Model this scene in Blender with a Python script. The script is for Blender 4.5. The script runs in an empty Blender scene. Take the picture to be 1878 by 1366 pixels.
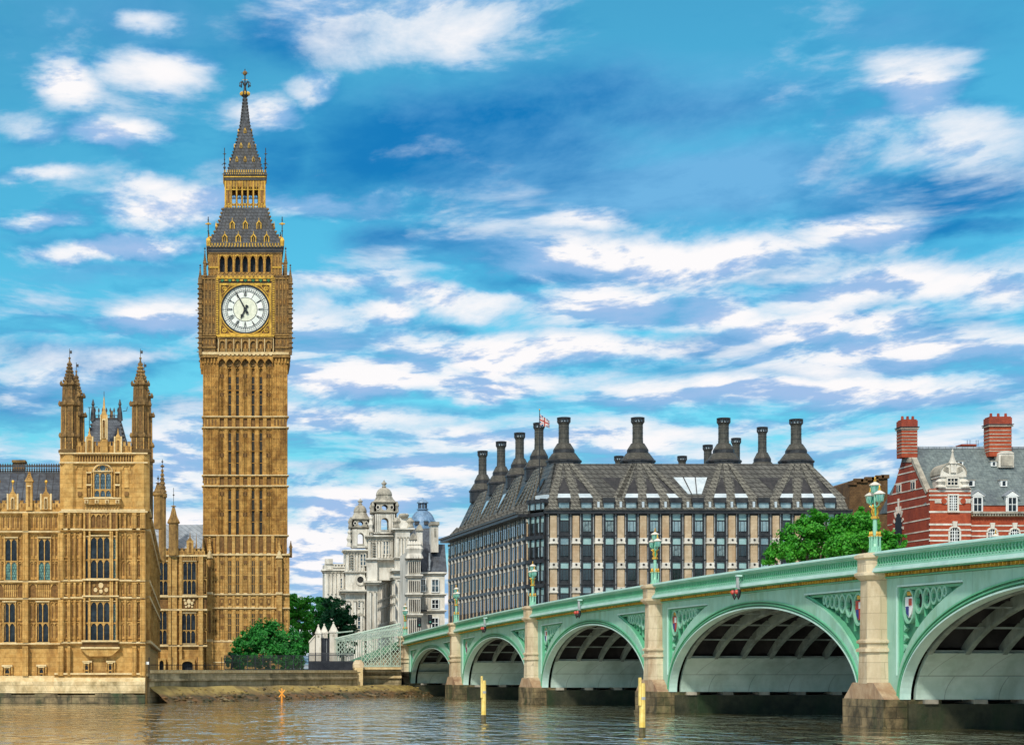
import bpy, math, random
from mathutils import Matrix, Vector
random.seed(7)
PI = math.pi
R = math.radians
scene = bpy.context.scene
C = scene.collection
# ---------------------------------------------------------------- camera, sky, sun, exposure
FPX, CX, HY, HC = 3875.0, 420.0, 1230.0, 2.95      # focal length in photo pixels, principal point, eye height
cam = bpy.data.cameras.new('camera'); camo = bpy.data.objects.new('camera', cam); C.objects.link(camo)
camo.location = (0, 0, HC); camo.rotation_euler = (R(90), 0, 0)
cam.sensor_width = 36; cam.lens = 36*FPX/1878
cam.shift_x = (939-CX)/1878; cam.shift_y = (HY-683)/1878
cam.clip_start = 0.5; cam.clip_end = 9000
scene.camera = camo
scene.render.resolution_x = 1024; scene.render.resolution_y = 744
scene.view_settings.view_transform = 'Standard'; scene.view_settings.look = 'None'
scene.view_settings.gamma = 1; scene.view_settings.use_curve_mapping = False
scene.view_settings.exposure = 0.3
SUN_EL, SUN_AZ = 40, 203      # azimuth clockwise from +Y : behind the camera and to its left
sl = bpy.data.lights.new('sun', 'SUN'); so = bpy.data.objects.new('sun', sl); C.objects.link(so)
sl.energy = 2.5; sl.angle = R(4); sl.color = (1, .93, .80)
sd = Vector((math.sin(R(SUN_AZ))*math.cos(R(SUN_EL)), math.cos(R(SUN_AZ))*math.cos(R(SUN_EL)), math.sin(R(SUN_EL))))
so.rotation_euler = sd.to_track_quat('Z', 'Y').to_euler(); so.location = sd*100

w = bpy.data.worlds.new('World'); scene.world = w; w.use_nodes = True
nt = w.node_tree; nt.nodes.clear()
class NB:
    """small node-building helper"""
    def __init__(s, t): s.t = t
    def n(s, typ, **k):
        x = s.t.nodes.new(typ)
        for a, b in k.items(): setattr(x, a, b)
        return x
    def put(s, sock, v):
        if hasattr(v, 'is_output') or isinstance(v, bpy.types.NodeSocket): s.t.links.new(v, sock)
        elif v is not None: sock.default_value = v
    def m(s, op, a, b=None, c=None, clamp=False):
        x = s.n('ShaderNodeMath', operation=op); x.use_clamp = clamp
        s.put(x.inputs[0], a); s.put(x.inputs[1], b); s.put(x.inputs[2], c); return x.outputs[0]
    def xyz(s, a=0, b=0, c=0):
        x = s.n('ShaderNodeCombineXYZ'); s.put(x.inputs[0], a); s.put(x.inputs[1], b); s.put(x.inputs[2], c); return x.outputs[0]
    def sep(s, v):
        x = s.n('ShaderNodeSeparateXYZ'); s.put(x.inputs[0], v); return x.outputs
    def vm(s, op, a, b=None):
        x = s.n('ShaderNodeVectorMath', operation=op); s.put(x.inputs[0], a)
        if b is not None: s.put(x.inputs[1], b)
        return x.outputs[1] if op in ('LENGTH', 'DISTANCE', 'DOT_PRODUCT') else x.outputs[0]
    def noise(s, v, scale, det=6, rough=.55, dist=0):
        x = s.n('ShaderNodeTexNoise'); s.put(x.inputs['Vector'], v)
        x.inputs['Scale'].default_value = scale; x.inputs['Detail'].default_value = det
        x.inputs['Roughness'].default_value = rough; x.inputs['Distortion'].default_value = dist; return x.outputs[0]
    def mr(s, v, a, b, c=0, d=1, sm=False):
        x = s.n('ShaderNodeMapRange'); x.clamp = True
        if sm: x.interpolation_type = 'SMOOTHSTEP'
        s.put(x.inputs[0], v)
        for i, q in enumerate((a, b, c, d)): s.put(x.inputs[1+i], q)
        return x.outputs[0]
    def mix(s, f, a, b, typ='MIX'):
        x = s.n('ShaderNodeMix', data_type='RGBA', blend_type=typ)
        s.put(x.inputs[0], f)
        for i, q in ((6, a), (7, b)):
            s.put(x.inputs[i], q if not isinstance(q, (tuple, list)) else (tuple(q)+(1,))[:4])
        return x.outputs[2]
B = NB(nt)
tc = B.n('ShaderNodeTexCoord'); gx, gy, gz = B.sep(tc.outputs['Generated'])
az = B.m('ARCTAN2', gx, gy); el = B.m('ARCSINE', gz)          # radians
def AE(px, py):
    a = math.atan((px-CX)/FPX); r = math.hypot(FPX, px-CX)
    return a, math.atan((HY-py)/r)
sky = B.n('ShaderNodeTexSky'); sky.sky_type = 'NISHITA'; sky.sun_disc = False
sky.sun_elevation = R(SUN_EL); sky.sun_rotation = R(SUN_AZ); sky.air_density = 1; sky.dust_density = .4; sky.ozone_density = 2.5
pos = B.xyz(az, el, 0)
wv = B.n('ShaderNodeTexNoise'); wv.inputs['Scale'].default_value = 11; wv.inputs['Detail'].default_value = 6; wv.inputs['Roughness'].default_value = .6
B.put(wv.inputs['Vector'], B.vm('MULTIPLY', pos, (1, 2.0, 1)))
off = B.vm('MULTIPLY', B.vm('SUBTRACT', wv.outputs['Color'], (.5, .5, .5)), (.06, .030, 0))
wp = B.vm('ADD', pos, off)
def blobs(lst):
    """soft bias that gathers cloud in patches, each (x, y, half width, half height, weight)"""
    out = None
    for (px, py, rx, ry, wt) in lst:
        a, e = AE(px, py); sx, sy = FPX/rx, FPX/ry
        d = B.vm('LENGTH', B.vm('MULTIPLY', B.vm('SUBTRACT', wp, (a, e, 0)), (sx, sy, 0)))
        v = B.mr(d, .1, 1.8, wt, 0, True)
        out = v if out is None else B.m('MAXIMUM', out, v)
    return out
WHITE = [(760,30,250,85,1),(285,42,60,22,.9),(300,120,95,36,1),(118,150,50,34,1),(470,215,75,28,.9),(590,180,50,32,.6),(200,243,60,22,.9),
 (75,318,85,15,.8),(275,345,50,20,.7),(60,240,60,22,.5),(330,385,105,34,1),(600,372,120,26,1),(180,460,160,20,1),(40,400,70,15,.8),(560,520,90,16,.6),
 (1690,165,90,60,1),(1760,250,150,60,.95),(1580,250,90,60,.6),(1090,400,70,22,.8),(1210,470,270,34,1),(1590,425,110,26,.8),(860,545,120,28,1),(1090,560,110,36,.9),
 (700,575,50,16,.7),(1270,570,90,34,1),(1430,590,140,30,.9),(1640,530,220,30,.85),(1000,640,290,28,.95),(1600,600,80,18,.7),(700,685,230,24,.9),(900,700,160,18,.7),
 (290,590,110,20,.8),(1640,640,230,26,.7),(1500,715,330,22,.8),(1840,540,60,30,.7),(620,760,170,20,.6),(620,930,100,30,.55),(340,880,80,30,.45),(560,1010,120,50,.7),
 (1700,730,160,22,.7),(350,960,90,30,.5),(1000,790,220,16,.5),(1300,800,200,16,.5),(800,850,120,14,.5),(230,640,60,12,.4)]
DARK = [(900,260,330,100,1),(1150,180,330,80,.9),(1180,330,420,55,1),(560,60,130,60,.9),(500,280,90,60,.6),(300,40,200,60,.4),(1700,60,170,50,.7),(1700,350,200,40,.8),
 (720,430,110,34,.7),(900,440,200,30,.6),(1080,500,200,16,.7),(1330,625,160,20,.8),(180,645,140,26,.8),(60,430,90,14,.4),(200,500,160,16,.4),(820,600,90,16,.6),(1560,580,150,16,.5),
 (860,740,330,16,.65),(700,640,90,18,.4),(620,850,90,16,.5),(1500,670,330,16,.5),(330,740,90,30,.6),(40,740,110,40,.6),(1780,600,140,18,.6),(1750,420,130,16,.5),(620,715,110,12,.5),(1200,505,260,14,.6),(120,560,90,20,.3)]
# a flat layer of cloud seen in perspective: patches shrink and flatten towards the horizon
ep = B.m('MAXIMUM', B.m('ADD', el, .20), .02)
lu = B.m('DIVIDE', B.m('MULTIPLY', az, .30), B.m('ADD', ep, .0)); lv = B.m('DIVIDE', -.34, ep)
def fbm(du, dv, sc, det=9, rough=.57, w_=0.):
    return B.noise(B.xyz(B.m('ADD', lu, du), B.m('ADD', lv, dv), w_), sc, det, rough, .25)
fA = fbm(0, 0, 14.5, 11, .60); fB = fbm(0, .020, 14.5, 7, .60)     # the second is the same field a little higher: gives lit tops
fC = fbm(3.1, 1.7, 5.5, 7, .6, 2.)
low = B.mr(el, .235, .09, 0, 1)
W0 = blobs(WHITE); D0 = blobs(DARK)
bias = B.m('ADD', B.m('MULTIPLY', W0, .34), B.m('ADD', B.m('MULTIPLY', low, .185), B.m('MULTIPLY', B.m('SUBTRACT', fC, .5), .30)))
bias = B.m('SUBTRACT', bias, B.m('MULTIPLY', D0, .07))
dens = B.m('ADD', fA, bias)
wh = B.mr(dens, .53, .90, 0, 1, True)
lit = B.mr(B.m('SUBTRACT', fA, fB), -.09, .08, 0, 1, True)
dk = B.mr(B.m('ADD', fC, B.m('MULTIPLY', D0, .40)), .46, .86, 0, 1, True)
hz = B.m('POWER', B.mr(el, .20, .0, 0, 1), 1.5)
clear = B.mix(1, sky.outputs[0], (.034, .118, .120), 'MULTIPLY')      # the sky texture at about 0.1, tinted
clear = B.mix(B.m('MULTIPLY', hz, .80), clear, (.30, .60, .78))
azure = B.mix(hz, (.0, .170, .49), (.09, .36, .68))
dcol = B.mix(B.mr(fbm(1.3, 4.1, 8, 9, .62), .42, .66), azure, B.mix(hz, (.17, .46, .78), (.34, .58, .84)))
c1 = B.mix(B.m('MULTIPLY', dk, .88), clear, dcol)
c1 = B.mix(B.m('MULTIPLY', B.mr(B.m('SUBTRACT', fB, fA), .0, .09, 0, .6, True), B.mr(dens, .45, .62)), c1, B.mix(hz, (.01, .24, .55), (.12, .36, .68)))
veil = B.mr(dens, .50, .74, 0, .6, True)                 # thin blue-grey cloud round the white
c1 = B.mix(veil, c1, B.mix(hz, (.18, .50, .84), (.38, .57, .84)))
wc = B.mix(B.mr(B.m('ADD', lit, B.m('MULTIPLY', W0, .22)), .20, .85), (.36, .54, .83), (1.0, .98, .99))
c2 = B.mix(B.m('POWER', wh, .85), c1, wc)
high = B.mr(el, .36, .62)                           # unseen pale cloud added above the frame to whiten the ambient light
c2 = B.mix(B.m('MULTIPLY', high, B.mr(fC, .3, .5, .75, 1)), c2, (.82, .80, .78))
bg = B.n('ShaderNodeBackground'); B.put(bg.inputs[0], c2); bg.inputs[1].default_value = .80
ow = B.n('ShaderNodeOutputWorld'); nt.links.new(bg.outputs[0], ow.inputs[0])

# ---------------------------------------------------------------- materials
MATS = {}
def mat(name, c1, c2=None, scale=1.0, rough=.85, st=1.0, c3=None, bump=0, bs=12, brick=None, metal=0, spec=.4, s3=.12, lo=.38, hi=.62, k3=.8):
    m = bpy.data.materials.new(name); m.use_nodes = True; t = m.node_tree; t.nodes.clear(); b = NB(t)
    p = b.n('ShaderNodeBsdfPrincipled'); o = b.n('ShaderNodeOutputMaterial'); t.links.new(p.outputs[0], o.inputs[0])
    tc = b.n('ShaderNodeTexCoord').outputs['Object']
    v = b.vm('MULTIPLY', tc, (1, 1, st))
    n = b.noise(v, scale, 8, .65)
    col = b.mix(b.mr(n, lo, hi), c1, c2 or c1)
    if c3:
        n3 = b.noise(b.vm('MULTIPLY', tc, (1, 1, .35)), s3, 7, .68)
        col = b.mix(b.m('MULTIPLY', b.mr(n3, .48, .66), k3), col, c3)
    h = b.noise(tc, bs, 5, .6)
    if brick:
        x, y, z = b.sep(tc)
        bt = b.n('ShaderNodeTexBrick'); b.put(bt.inputs['Vector'], b.xyz(b.m('ADD', x, y), z, 0))
        bt.inputs['Scale'].default_value = 1; bt.inputs['Brick Width'].default_value = brick[0]; bt.inputs['Row Height'].default_value = brick[1]
        bt.inputs['Mortar Size'].default_value = brick[2]; bt.inputs['Color1'].default_value = (1, 1, 1, 1); bt.inputs['Color2'].default_value = (brick[3],)*3+(1,)
        bt.inputs['Mortar'].default_value = (brick[4],)*3+(1,)
        col = b.mix(1, col, bt.outputs[0], 'MULTIPLY')
        h = b.m('ADD', h, b.m('MULTIPLY', bt.outputs[1], -1.0))
    b.put(p.inputs['Base Color'], col); p.inputs['Roughness'].default_value = rough; p.inputs['Metallic'].default_value = metal
    p.inputs['Specular IOR Level'].default_value = spec
    if bump:
        bp = b.n('ShaderNodeBump'); bp.inputs['Strength'].default_value = bump; bp.inputs['Distance'].default_value = .06
        b.put(bp.inputs['Height'], h); t.links.new(bp.outputs[0], p.inputs['Normal'])
    MATS[name] = m; return m
ST = mat('honey_limestone', (.38,.185,.040), (.60,.335,.088), 1.1, c3=(.17,.08,.02), bump=.6, brick=(1.1,.6,.014,.84,.74), s3=.75, k3=.85, lo=.42, hi=.58)
STP = mat('palace_limestone', (.49,.265,.070), (.69,.43,.145), 1.5, c3=(.25,.125,.035), bump=.6, brick=(.9,.42,.014,.84,.72), s3=.8, k3=.8)
STL = mat('pale_ledge_stone', (.62,.45,.22), (.78,.62,.36), 2.2, c3=(.36,.24,.11), bump=.5, s3=.7, k3=.5)
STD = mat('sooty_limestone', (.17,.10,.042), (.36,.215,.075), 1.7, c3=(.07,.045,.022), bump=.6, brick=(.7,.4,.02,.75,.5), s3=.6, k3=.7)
STM = mat('weathered_shade_limestone', (.21,.115,.036), (.42,.245,.075), 1.8, c3=(.14,.08,.03), bump=.6, s3=.7, k3=.6)  # weathered stone, darkened so the shaft's recess backs look shaded
STR = mat('shade_toned_panel_stone', (.14,.07,.022), (.26,.135,.042), 3.0, c3=(.10,.055,.025), bump=.8, bs=5, s3=1.0, k3=.5)  # carved panels and strips with recess shade painted into the colour
GOLD = mat('gilding', (.55,.31,.035), (.80,.48,.07), 2, rough=.45, metal=.3, c3=(.22,.12,.02), s3=1.6, k3=.85)
IRON = mat('cast_iron_roof_tiles', (.045,.05,.062), (.11,.12,.14), 2.2, rough=.6, c3=(.05,.042,.03), bump=.6, brick=(.55,.5,.05,.75,.45), s3=.8)
IROND = mat('dark_iron', (.03,.032,.04), (.075,.07,.07), 3, rough=.55, c3=(.02,.02,.02))
SLATE = mat('blue_slate', (.055,.065,.09), (.12,.14,.17), 1.4, rough=.6, c3=(.05,.05,.055), bump=.4, brick=(.4,.28,.02,.8,.6), s3=.4)
LEAD = mat('grey_lead_roof', (.27,.31,.36), (.40,.44,.49), 1, rough=.55, c3=(.16,.19,.23), brick=(.9,2.2,.05,.85,.45), s3=.3)
GLASS = mat('dark_window_glass', (.008,.011,.016), (.03,.042,.055), .9, rough=.22, spec=.35, lo=.45, hi=.62)
SLITG = mat('slit_glass', (.022,.020,.016), (.06,.052,.04), .9, rough=.4, spec=.2)
GLASSB = mat('leaded_blue_glass', (.035,.06,.075), (.16,.25,.30), 1.1, rough=.15, spec=.8, brick=(.22,.3,.03,.8,.25))
GLASST = mat('teal_stained_glass', (.03,.10,.09), (.20,.42,.36), 1.7, rough=.2, spec=.8, brick=(.2,.25,.03,.7,.3))
OPAL = mat('opal_dial_glass', (.80,.83,.78), (.90,.91,.86), .8, rough=.3, c3=(.66,.70,.66), s3=1.2)
CREAM = mat('cream_dial_centre', (.72,.73,.58), (.84,.83,.68), 1.6, rough=.4, c3=(.58,.60,.48), s3=2)
BLACK = mat('black_paint', (.008,.009,.012), (.02,.022,.028), 2, rough=.45)
GREENP = mat('green_enamel', (.02,.12,.05), (.04,.2,.08), 2, rough=.4)
REDP = mat('red_enamel', (.40,.035,.025), (.52,.06,.04), 2, rough=.4)
GRANITE = mat('pier_granite', (.54,.44,.29), (.70,.60,.43), 1.0, c3=(.28,.155,.075), bump=.4, bs=9, brick=(1.9,.85,.016,.92,.66), s3=.42, k3=.75, st=.4)
WETG = mat('algae_wet_granite', (.07,.055,.028), (.34,.25,.13), .8, rough=.55, c3=(.014,.050,.012), bump=.7, bs=4, brick=(1.3,.55,.03,.75,.5), s3=.33, k3=.97, lo=.42, hi=.66)
WETD = mat('black_wet_stone', (.018,.022,.012), (.05,.05,.028), .9, rough=.5, c3=(.008,.03,.008), bump=.7, bs=4, s3=.4, k3=.9)
TURR = mat('smoke_darkened_limestone', (.14,.085,.032), (.28,.165,.06), 1.7, c3=(.09,.055,.025), bump=.6, brick=(.7,.4,.02,.75,.5), s3=.6, k3=.7)
BRONZES = mat('bronze_roof_strip', (.135,.13,.11), (.23,.22,.185), 1.3, rough=.5, c3=(.10,.10,.09), bump=.4, brick=(.6,.6,.075,.85,.25), s3=.3)
SLOPE = mat('rust_stained_granite', (.38,.24,.14), (.52,.38,.25), 1.1, c3=(.20,.10,.06), bump=.5, bs=6, s3=.5)
GREEN = mat('bridge_green_paint', (.09,.40,.22), (.13,.47,.28), .6, rough=.42, c3=(.13,.36,.235), bump=.06, bs=3, s3=.3, k3=.7)
GREENL = mat('bridge_pale_green_paint', (.23,.52,.385), (.29,.58,.45), .6, rough=.4, c3=(.17,.44,.29), bump=.05, bs=3, s3=.35, k3=.7)
GREENH = mat('bridge_coping_paint', (.46,.70,.64), (.56,.78,.73), .7, rough=.35, c3=(.35,.56,.55), s3=.6, k3=.6)
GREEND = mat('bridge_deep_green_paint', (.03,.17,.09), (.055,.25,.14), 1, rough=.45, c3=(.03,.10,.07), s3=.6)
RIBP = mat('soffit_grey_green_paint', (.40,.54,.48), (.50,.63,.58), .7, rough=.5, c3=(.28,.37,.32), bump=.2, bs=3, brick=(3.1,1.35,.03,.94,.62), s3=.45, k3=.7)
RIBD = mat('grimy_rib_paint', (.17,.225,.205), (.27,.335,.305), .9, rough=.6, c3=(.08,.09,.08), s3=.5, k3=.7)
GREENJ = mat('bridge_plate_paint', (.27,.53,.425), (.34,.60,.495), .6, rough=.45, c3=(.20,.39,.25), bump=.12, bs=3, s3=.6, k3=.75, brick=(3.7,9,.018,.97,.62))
BLACKG = mat('near_black_girders', (.012,.012,.013), (.035,.034,.033), .8, rough=.8)  # near-black girders, also dark fill for openings and gaps
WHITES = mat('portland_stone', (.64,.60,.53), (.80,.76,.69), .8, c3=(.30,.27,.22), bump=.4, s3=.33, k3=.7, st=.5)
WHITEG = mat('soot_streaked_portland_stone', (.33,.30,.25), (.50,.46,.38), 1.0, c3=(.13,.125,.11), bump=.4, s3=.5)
DOMEB = mat('blue_lead_dome', (.13,.25,.42), (.24,.38,.56), .8, rough=.45, c3=(.10,.15,.22), s3=.4, brick=(1.5,9,.06,.9,.7))
BRONZE = mat('bronze_roof', (.080,.080,.074), (.145,.142,.128), 1.3, rough=.5, c3=(.06,.062,.06), bump=.4, brick=(.9,.75,.085,.80,.22), s3=.25)
BRONZED = mat('dark_bronze', (.02,.021,.025), (.048,.047,.05), 1.5, rough=.4, metal=.2)
BUFF = mat('buff_sandstone', (.47,.35,.22), (.62,.48,.33), .9, c3=(.42,.27,.15), bump=.3, brick=(2,.5,.02,.9,.78), s3=.4)
WHITEP = mat('white_painted_wood', (.70,.72,.72), (.82,.84,.84), 2, rough=.5, c3=(.5,.5,.5))
BLIND = mat('pale_teal_window_blind', (.27,.45,.45), (.40,.58,.58), .8, rough=.25, spec=.8, c3=(.2,.36,.38), s3=.4)
SKYG = mat('sky_reflecting_glass', (.42,.50,.56), (.60,.67,.72), .6, rough=.12, spec=.9)
OFFG = mat('office_window_glass', (.02,.035,.05), (.16,.24,.30), .55, rough=.1, spec=.9, lo=.42, hi=.62, c3=(.02,.03,.03), s3=.2)
BRICK = mat('red_brick', (.38,.062,.024), (.52,.105,.042), 1.5, c3=(.34,.055,.025), bump=.3, brick=(.45,.15,.014,.82,.72), s3=.3)
BRICKD = mat('dark_and_shaded_red_brick', (.33,.055,.028), (.42,.08,.04), 1.5, c3=(.23,.045,.03), bump=.3, brick=(.45,.15,.014,.82,.75), s3=.3)  # dark chimney-cap brick, also the gable's shaded side painted in
BRICKB = mat('brown_brick', (.12,.062,.024), (.20,.11,.045), 1.2, c3=(.07,.04,.02), brick=(.5,.3,.03,.8,.6), s3=.3)
BSLATE = mat('green_grey_slate', (.12,.155,.165), (.22,.27,.27), 1.6, rough=.6, c3=(.085,.105,.13), bump=.35, brick=(.42,.3,.025,.8,.62), s3=.25)
FOOT = mat('worn_foot_stone', (.50,.37,.19), (.74,.60,.36), 1.1, c3=(.20,.15,.06), bump=.6, brick=(1.9,.55,.02,.85,.62), s3=.7, k3=.85, st=.5)
QUAY = mat('quay_stone', (.46,.36,.20), (.66,.54,.34), 1.2, c3=(.12,.10,.045), bump=.5, brick=(1.6,.5,.03,.8,.6), s3=.45)
MUD = mat('foreshore_mud', (.26,.185,.05), (.44,.33,.10), .5, rough=.7, c3=(.075,.055,.022), bump=.8, bs=2, s3=.16)
YELLOW = mat('yellow_paint', (.72,.52,.11), (.86,.68,.24), 2.5, rough=.6, c3=(.38,.24,.06), s3=2.2, k3=.8)
ORANGE = mat('orange_paint', (.78,.30,.03), (.88,.38,.06), 2, rough=.5, c3=(.5,.16,.02), s3=1.5)
LATT = mat('pale_green_lattice_paint', (.36,.47,.40), (.47,.58,.50), 1, rough=.5, c3=(.25,.32,.26), s3=.6)
HOARD = mat('dark_green_mesh', (.012,.022,.018), (.03,.045,.04), 1.5, rough=.7, c3=(.012,.05,.022), s3=.8)
FENCE = mat('black_railing_paint', (.015,.018,.028), (.04,.045,.06), 1, rough=.5)
BARK = mat('bark', (.07,.05,.035), (.13,.10,.07), 2, st=.3, bump=.6)
ASPH = mat('asphalt', (.045,.045,.047), (.06,.06,.06), .5)
LAND = mat('paved_ground', (.16,.15,.12), (.22,.20,.16), .3)
STEEL = mat('grey_metal', (.28,.30,.32), (.4,.42,.44), 2, rough=.5)
CLOTH = mat('flag_blue', (.02,.03,.16), (.03,.05,.22), 2)
SKIN = mat('skin', (.45,.26,.18), (.5,.3,.2), 2)
LGLASS = mat('lantern_green_glass', (.02,.20,.13), (.10,.38,.30), 3, rough=.12, spec=.9, c3=(.35,.55,.60), s3=2.5)
def leafmat(name, a, b_, c):
    m = bpy.data.materials.new(name); m.use_nodes = True; t = m.node_tree; t.nodes.clear(); b = NB(t)
    tc = b.n('ShaderNodeTexCoord').outputs['Object']
    col = b.mix(b.mr(b.noise(tc, .45, 5, .6), .40, .62), a, b_)
    col = b.mix(b.m('MULTIPLY', b.mr(b.noise(tc, 3.5, 3, .7), .45, .68), .7), col, c)
    d = b.n('ShaderNodeBsdfPrincipled'); b.put(d.inputs['Base Color'], col); d.inputs['Roughness'].default_value = .6
    tr = b.n('ShaderNodeBsdfTranslucent'); b.put(tr.inputs[0], col)
    mx = b.n('ShaderNodeMixShader'); mx.inputs[0].default_value = .3
    t.links.new(d.outputs[0], mx.inputs[1]); t.links.new(tr.outputs[0], mx.inputs[2])
    o = b.n('ShaderNodeOutputMaterial'); t.links.new(mx.outputs[0], o.inputs[0]); return m
LEAFD = leafmat('dark_leaves', (.008,.15,.025), (.02,.25,.03), (.06,.38,.04))
LEAFB = leafmat('bright_leaves', (.02,.24,.014), (.06,.38,.02), (.15,.52,.03))
LEAFK = leafmat('deep_green_leaves', (.005,.075,.028), (.008,.12,.036), (.018,.18,.04))  # darkest green of the three leaf materials

# ---------------------------------------------------------------- mesh helpers
class MB:
    def __init__(s): s.v = []; s.f = []; s.mi = []; s.mats = []; s.T = None; s.calls = []
    def _m(s, m):
        if m not in s.mats: s.mats.append(m)
        return s.mats.index(m)
    def add(s, vs, fs, m):
        k = len(s.v); i = s._m(m)
        if s.T is not None: vs = [tuple(s.T @ Vector(p)) for p in vs]
        s.calls.append((k, k+len(vs), len(s.f), len(s.f)+len(fs)))
        s.v.extend(vs)
        for f in fs: s.f.append(tuple(k+j for j in f)); s.mi.append(i)
    def box(s, x0, x1, y0, y1, z0, z1, m):
        s.add([(x0,y0,z0),(x1,y0,z0),(x1,y1,z0),(x0,y1,z0),(x0,y0,z1),(x1,y0,z1),(x1,y1,z1),(x0,y1,z1)],
              [(0,3,2,1),(4,5,6,7),(0,1,5,4),(1,2,6,5),(2,3,7,6),(3,0,4,7)], m)
    def poly(s, pts, m): s.add(list(pts), [tuple(range(len(pts)))], m)
    def prism(s, pts, y0, y1, m):                      # outline in x,z extruded along y
        n = len(pts)
        a = sum(pts[i][0]*pts[(i+1) % n][1]-pts[(i+1) % n][0]*pts[i][1] for i in range(n))
        if a < 0: pts = pts[::-1]
        vs = [(x, y0, z) for x, z in pts]+[(x, y1, z) for x, z in pts]
        fs = [tuple(range(n)), tuple(range(2*n-1, n-1, -1))]+[(i, i+n, (i+1) % n+n, (i+1) % n) for i in range(n)]
        s.add(vs, fs, m)
    def ribbon(s, lo, hi, y0, y1, m):                  # plate between two polylines (x,z), real thickness
        n = len(lo); vs = [(x, y0, z) for x, z in lo]+[(x, y0, z) for x, z in hi]+[(x, y1, z) for x, z in lo]+[(x, y1, z) for x, z in hi]
        fs = []
        for i in range(n-1):
            fs += [(i, i+1, n+i+1, n+i), (2*n+i, 3*n+i, 3*n+i+1, 2*n+i+1), (i, 2*n+i, 2*n+i+1, i+1), (n+i, n+i+1, 3*n+i+1, 3*n+i)]
        fs += [(0, n, 3*n, 2*n), (n-1, 3*n-1, 4*n-1, 2*n-1)]
        s.add(vs, fs, m)
    def lathe(s, prof, cx, cy, n, m, rot=0, sx=1, sy=1):
        vs = []; fs = []
        for r, z in prof:
            for i in range(n):
                a = 2*PI*i/n+rot; vs.append((cx+r*sx*math.cos(a), cy+r*sy*math.sin(a), z))
        k = len(prof)
        for j in range(k-1):
            for i in range(n):
                fs.append((j*n+i, j*n+(i+1) % n, (j+1)*n+(i+1) % n, (j+1)*n+i))
        fs.append(tuple(range(n-1, -1, -1))); fs.append(tuple((k-1)*n+i for i in range(n)))
        s.add(vs, fs, m)
    def sq(s, prof, cx, cy, m): s.lathe([(r*math.sqrt(2), z) for r, z in prof], cx, cy, 4, m, PI/4)   # square section, half-width r
    def tube(s, a, b, r, m, n=6, r2=None):
        a = Vector(a); b = Vector(b); d = (b-a)
        if d.length < 1e-6: return
        d.normalize(); u = d.orthogonal().normalized(); w_ = d.cross(u); r2 = r if r2 is None else r2
        vs = [tuple(a+(u*math.cos(2*PI*i/n)+w_*math.sin(2*PI*i/n))*r) for i in range(n)]+[tuple(b+(u*math.cos(2*PI*i/n)+w_*math.sin(2*PI*i/n))*r2) for i in range(n)]
        s.add(vs, [(i, (i+1) % n, n+(i+1) % n, n+i) for i in range(n)]+[tuple(range(n-1, -1, -1)), tuple(range(n, 2*n))], m)
    def ball(s, c, r, m, n=8, k=5, sz=1):
        s.lathe([(max(.001, r*math.sin(PI*j/k)), c[2]-r*sz*math.cos(PI*j/k)) for j in range(k+1)], c[0], c[1], n, m)
    def build(s, name, parent=None, smooth=False, base=None):
        me = bpy.data.meshes.new(name)
        o = bpy.data.objects.new(name, me); C.objects.link(o)
        P = Vector(parent['_p']) if parent is not None and '_p' in parent else Vector((0, 0, 0))
        if base is not None:
            P = Vector(base)
        me.from_pydata([tuple(Vector(v)-P) for v in s.v], [], s.f)
        for m in s.mats: me.materials.append(m)
        me.polygons.foreach_set('material_index', s.mi)
        if smooth: me.polygons.foreach_set('use_smooth', [True]*len(me.polygons))
        me.update()
        if parent is not None:
            o.parent = parent
            o['_p'] = tuple(P)
            if base is not None: o.location = P-Vector(parent['_p'])
        else:
            o.location = P; o['_p'] = tuple(P)
        return o
def build_each(mb, name, parent, gap=.03, axis=None):
    """one part object for each separate piece: shapes whose boxes touch belong together (or, with AXIS, shapes close along that axis)"""
    bb = []
    for (v0, v1, f0, f1) in mb.calls:
        P = mb.v[v0:v1]; bb.append([min(p[i] for p in P)-gap for i in range(3)]+[max(p[i] for p in P)+gap for i in range(3)])
    par = list(range(len(bb)))
    def fnd(i):
        while par[i] != i: par[i] = par[par[i]]; i = par[i]
        return i
    order = sorted(range(len(bb)), key=lambda i: bb[i][axis or 0]); ax = axis or 0
    for n_, i in enumerate(order):
        for j in order[n_+1:]:
            if bb[j][ax] > bb[i][ax+3]: break
            if axis is not None or all(bb[i][k] <= bb[j][k+3] and bb[j][k] <= bb[i][k+3] for k in range(3)): par[fnd(j)] = fnd(i)
    gr = {}
    for i in range(len(bb)): gr.setdefault(fnd(i), []).append(i)
    out = []
    for g_ in gr.values():
        q = MB()
        for i in sorted(g_):
            v0, v1, f0, f1 = mb.calls[i]
            for fi in range(f0, f1):
                q.f.append(tuple(len(q.v)+j-v0 for j in mb.f[fi])); q.mi.append(q._m(mb.mats[mb.mi[fi]]))
            q.v.extend(mb.v[v0:v1])
        out.append(q.build(name, parent))
    return out
def tag(o, label=None, cat=None, group=None, kind=None):
    if label: o['label'] = label
    if cat: o['category'] = cat
    if group: o['group'] = group
    if kind: o['kind'] = kind
    return o
def thing(name, label, cat, loc, group=None, rz=0):
    o = bpy.data.objects.new(name, None); C.objects.link(o); o.location = loc; o['_p'] = tuple(loc); o.empty_display_size = .5
    o.rotation_euler = (0, 0, rz)
    return tag(o, label, cat, group)
def copy_tree(o, parent=None):
    c = o.copy(); C.objects.link(c)
    if parent is not None: c.parent = parent
    for ch in [x for x in bpy.data.objects if x.parent == o]: copy_tree(ch, c)
    return c
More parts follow.
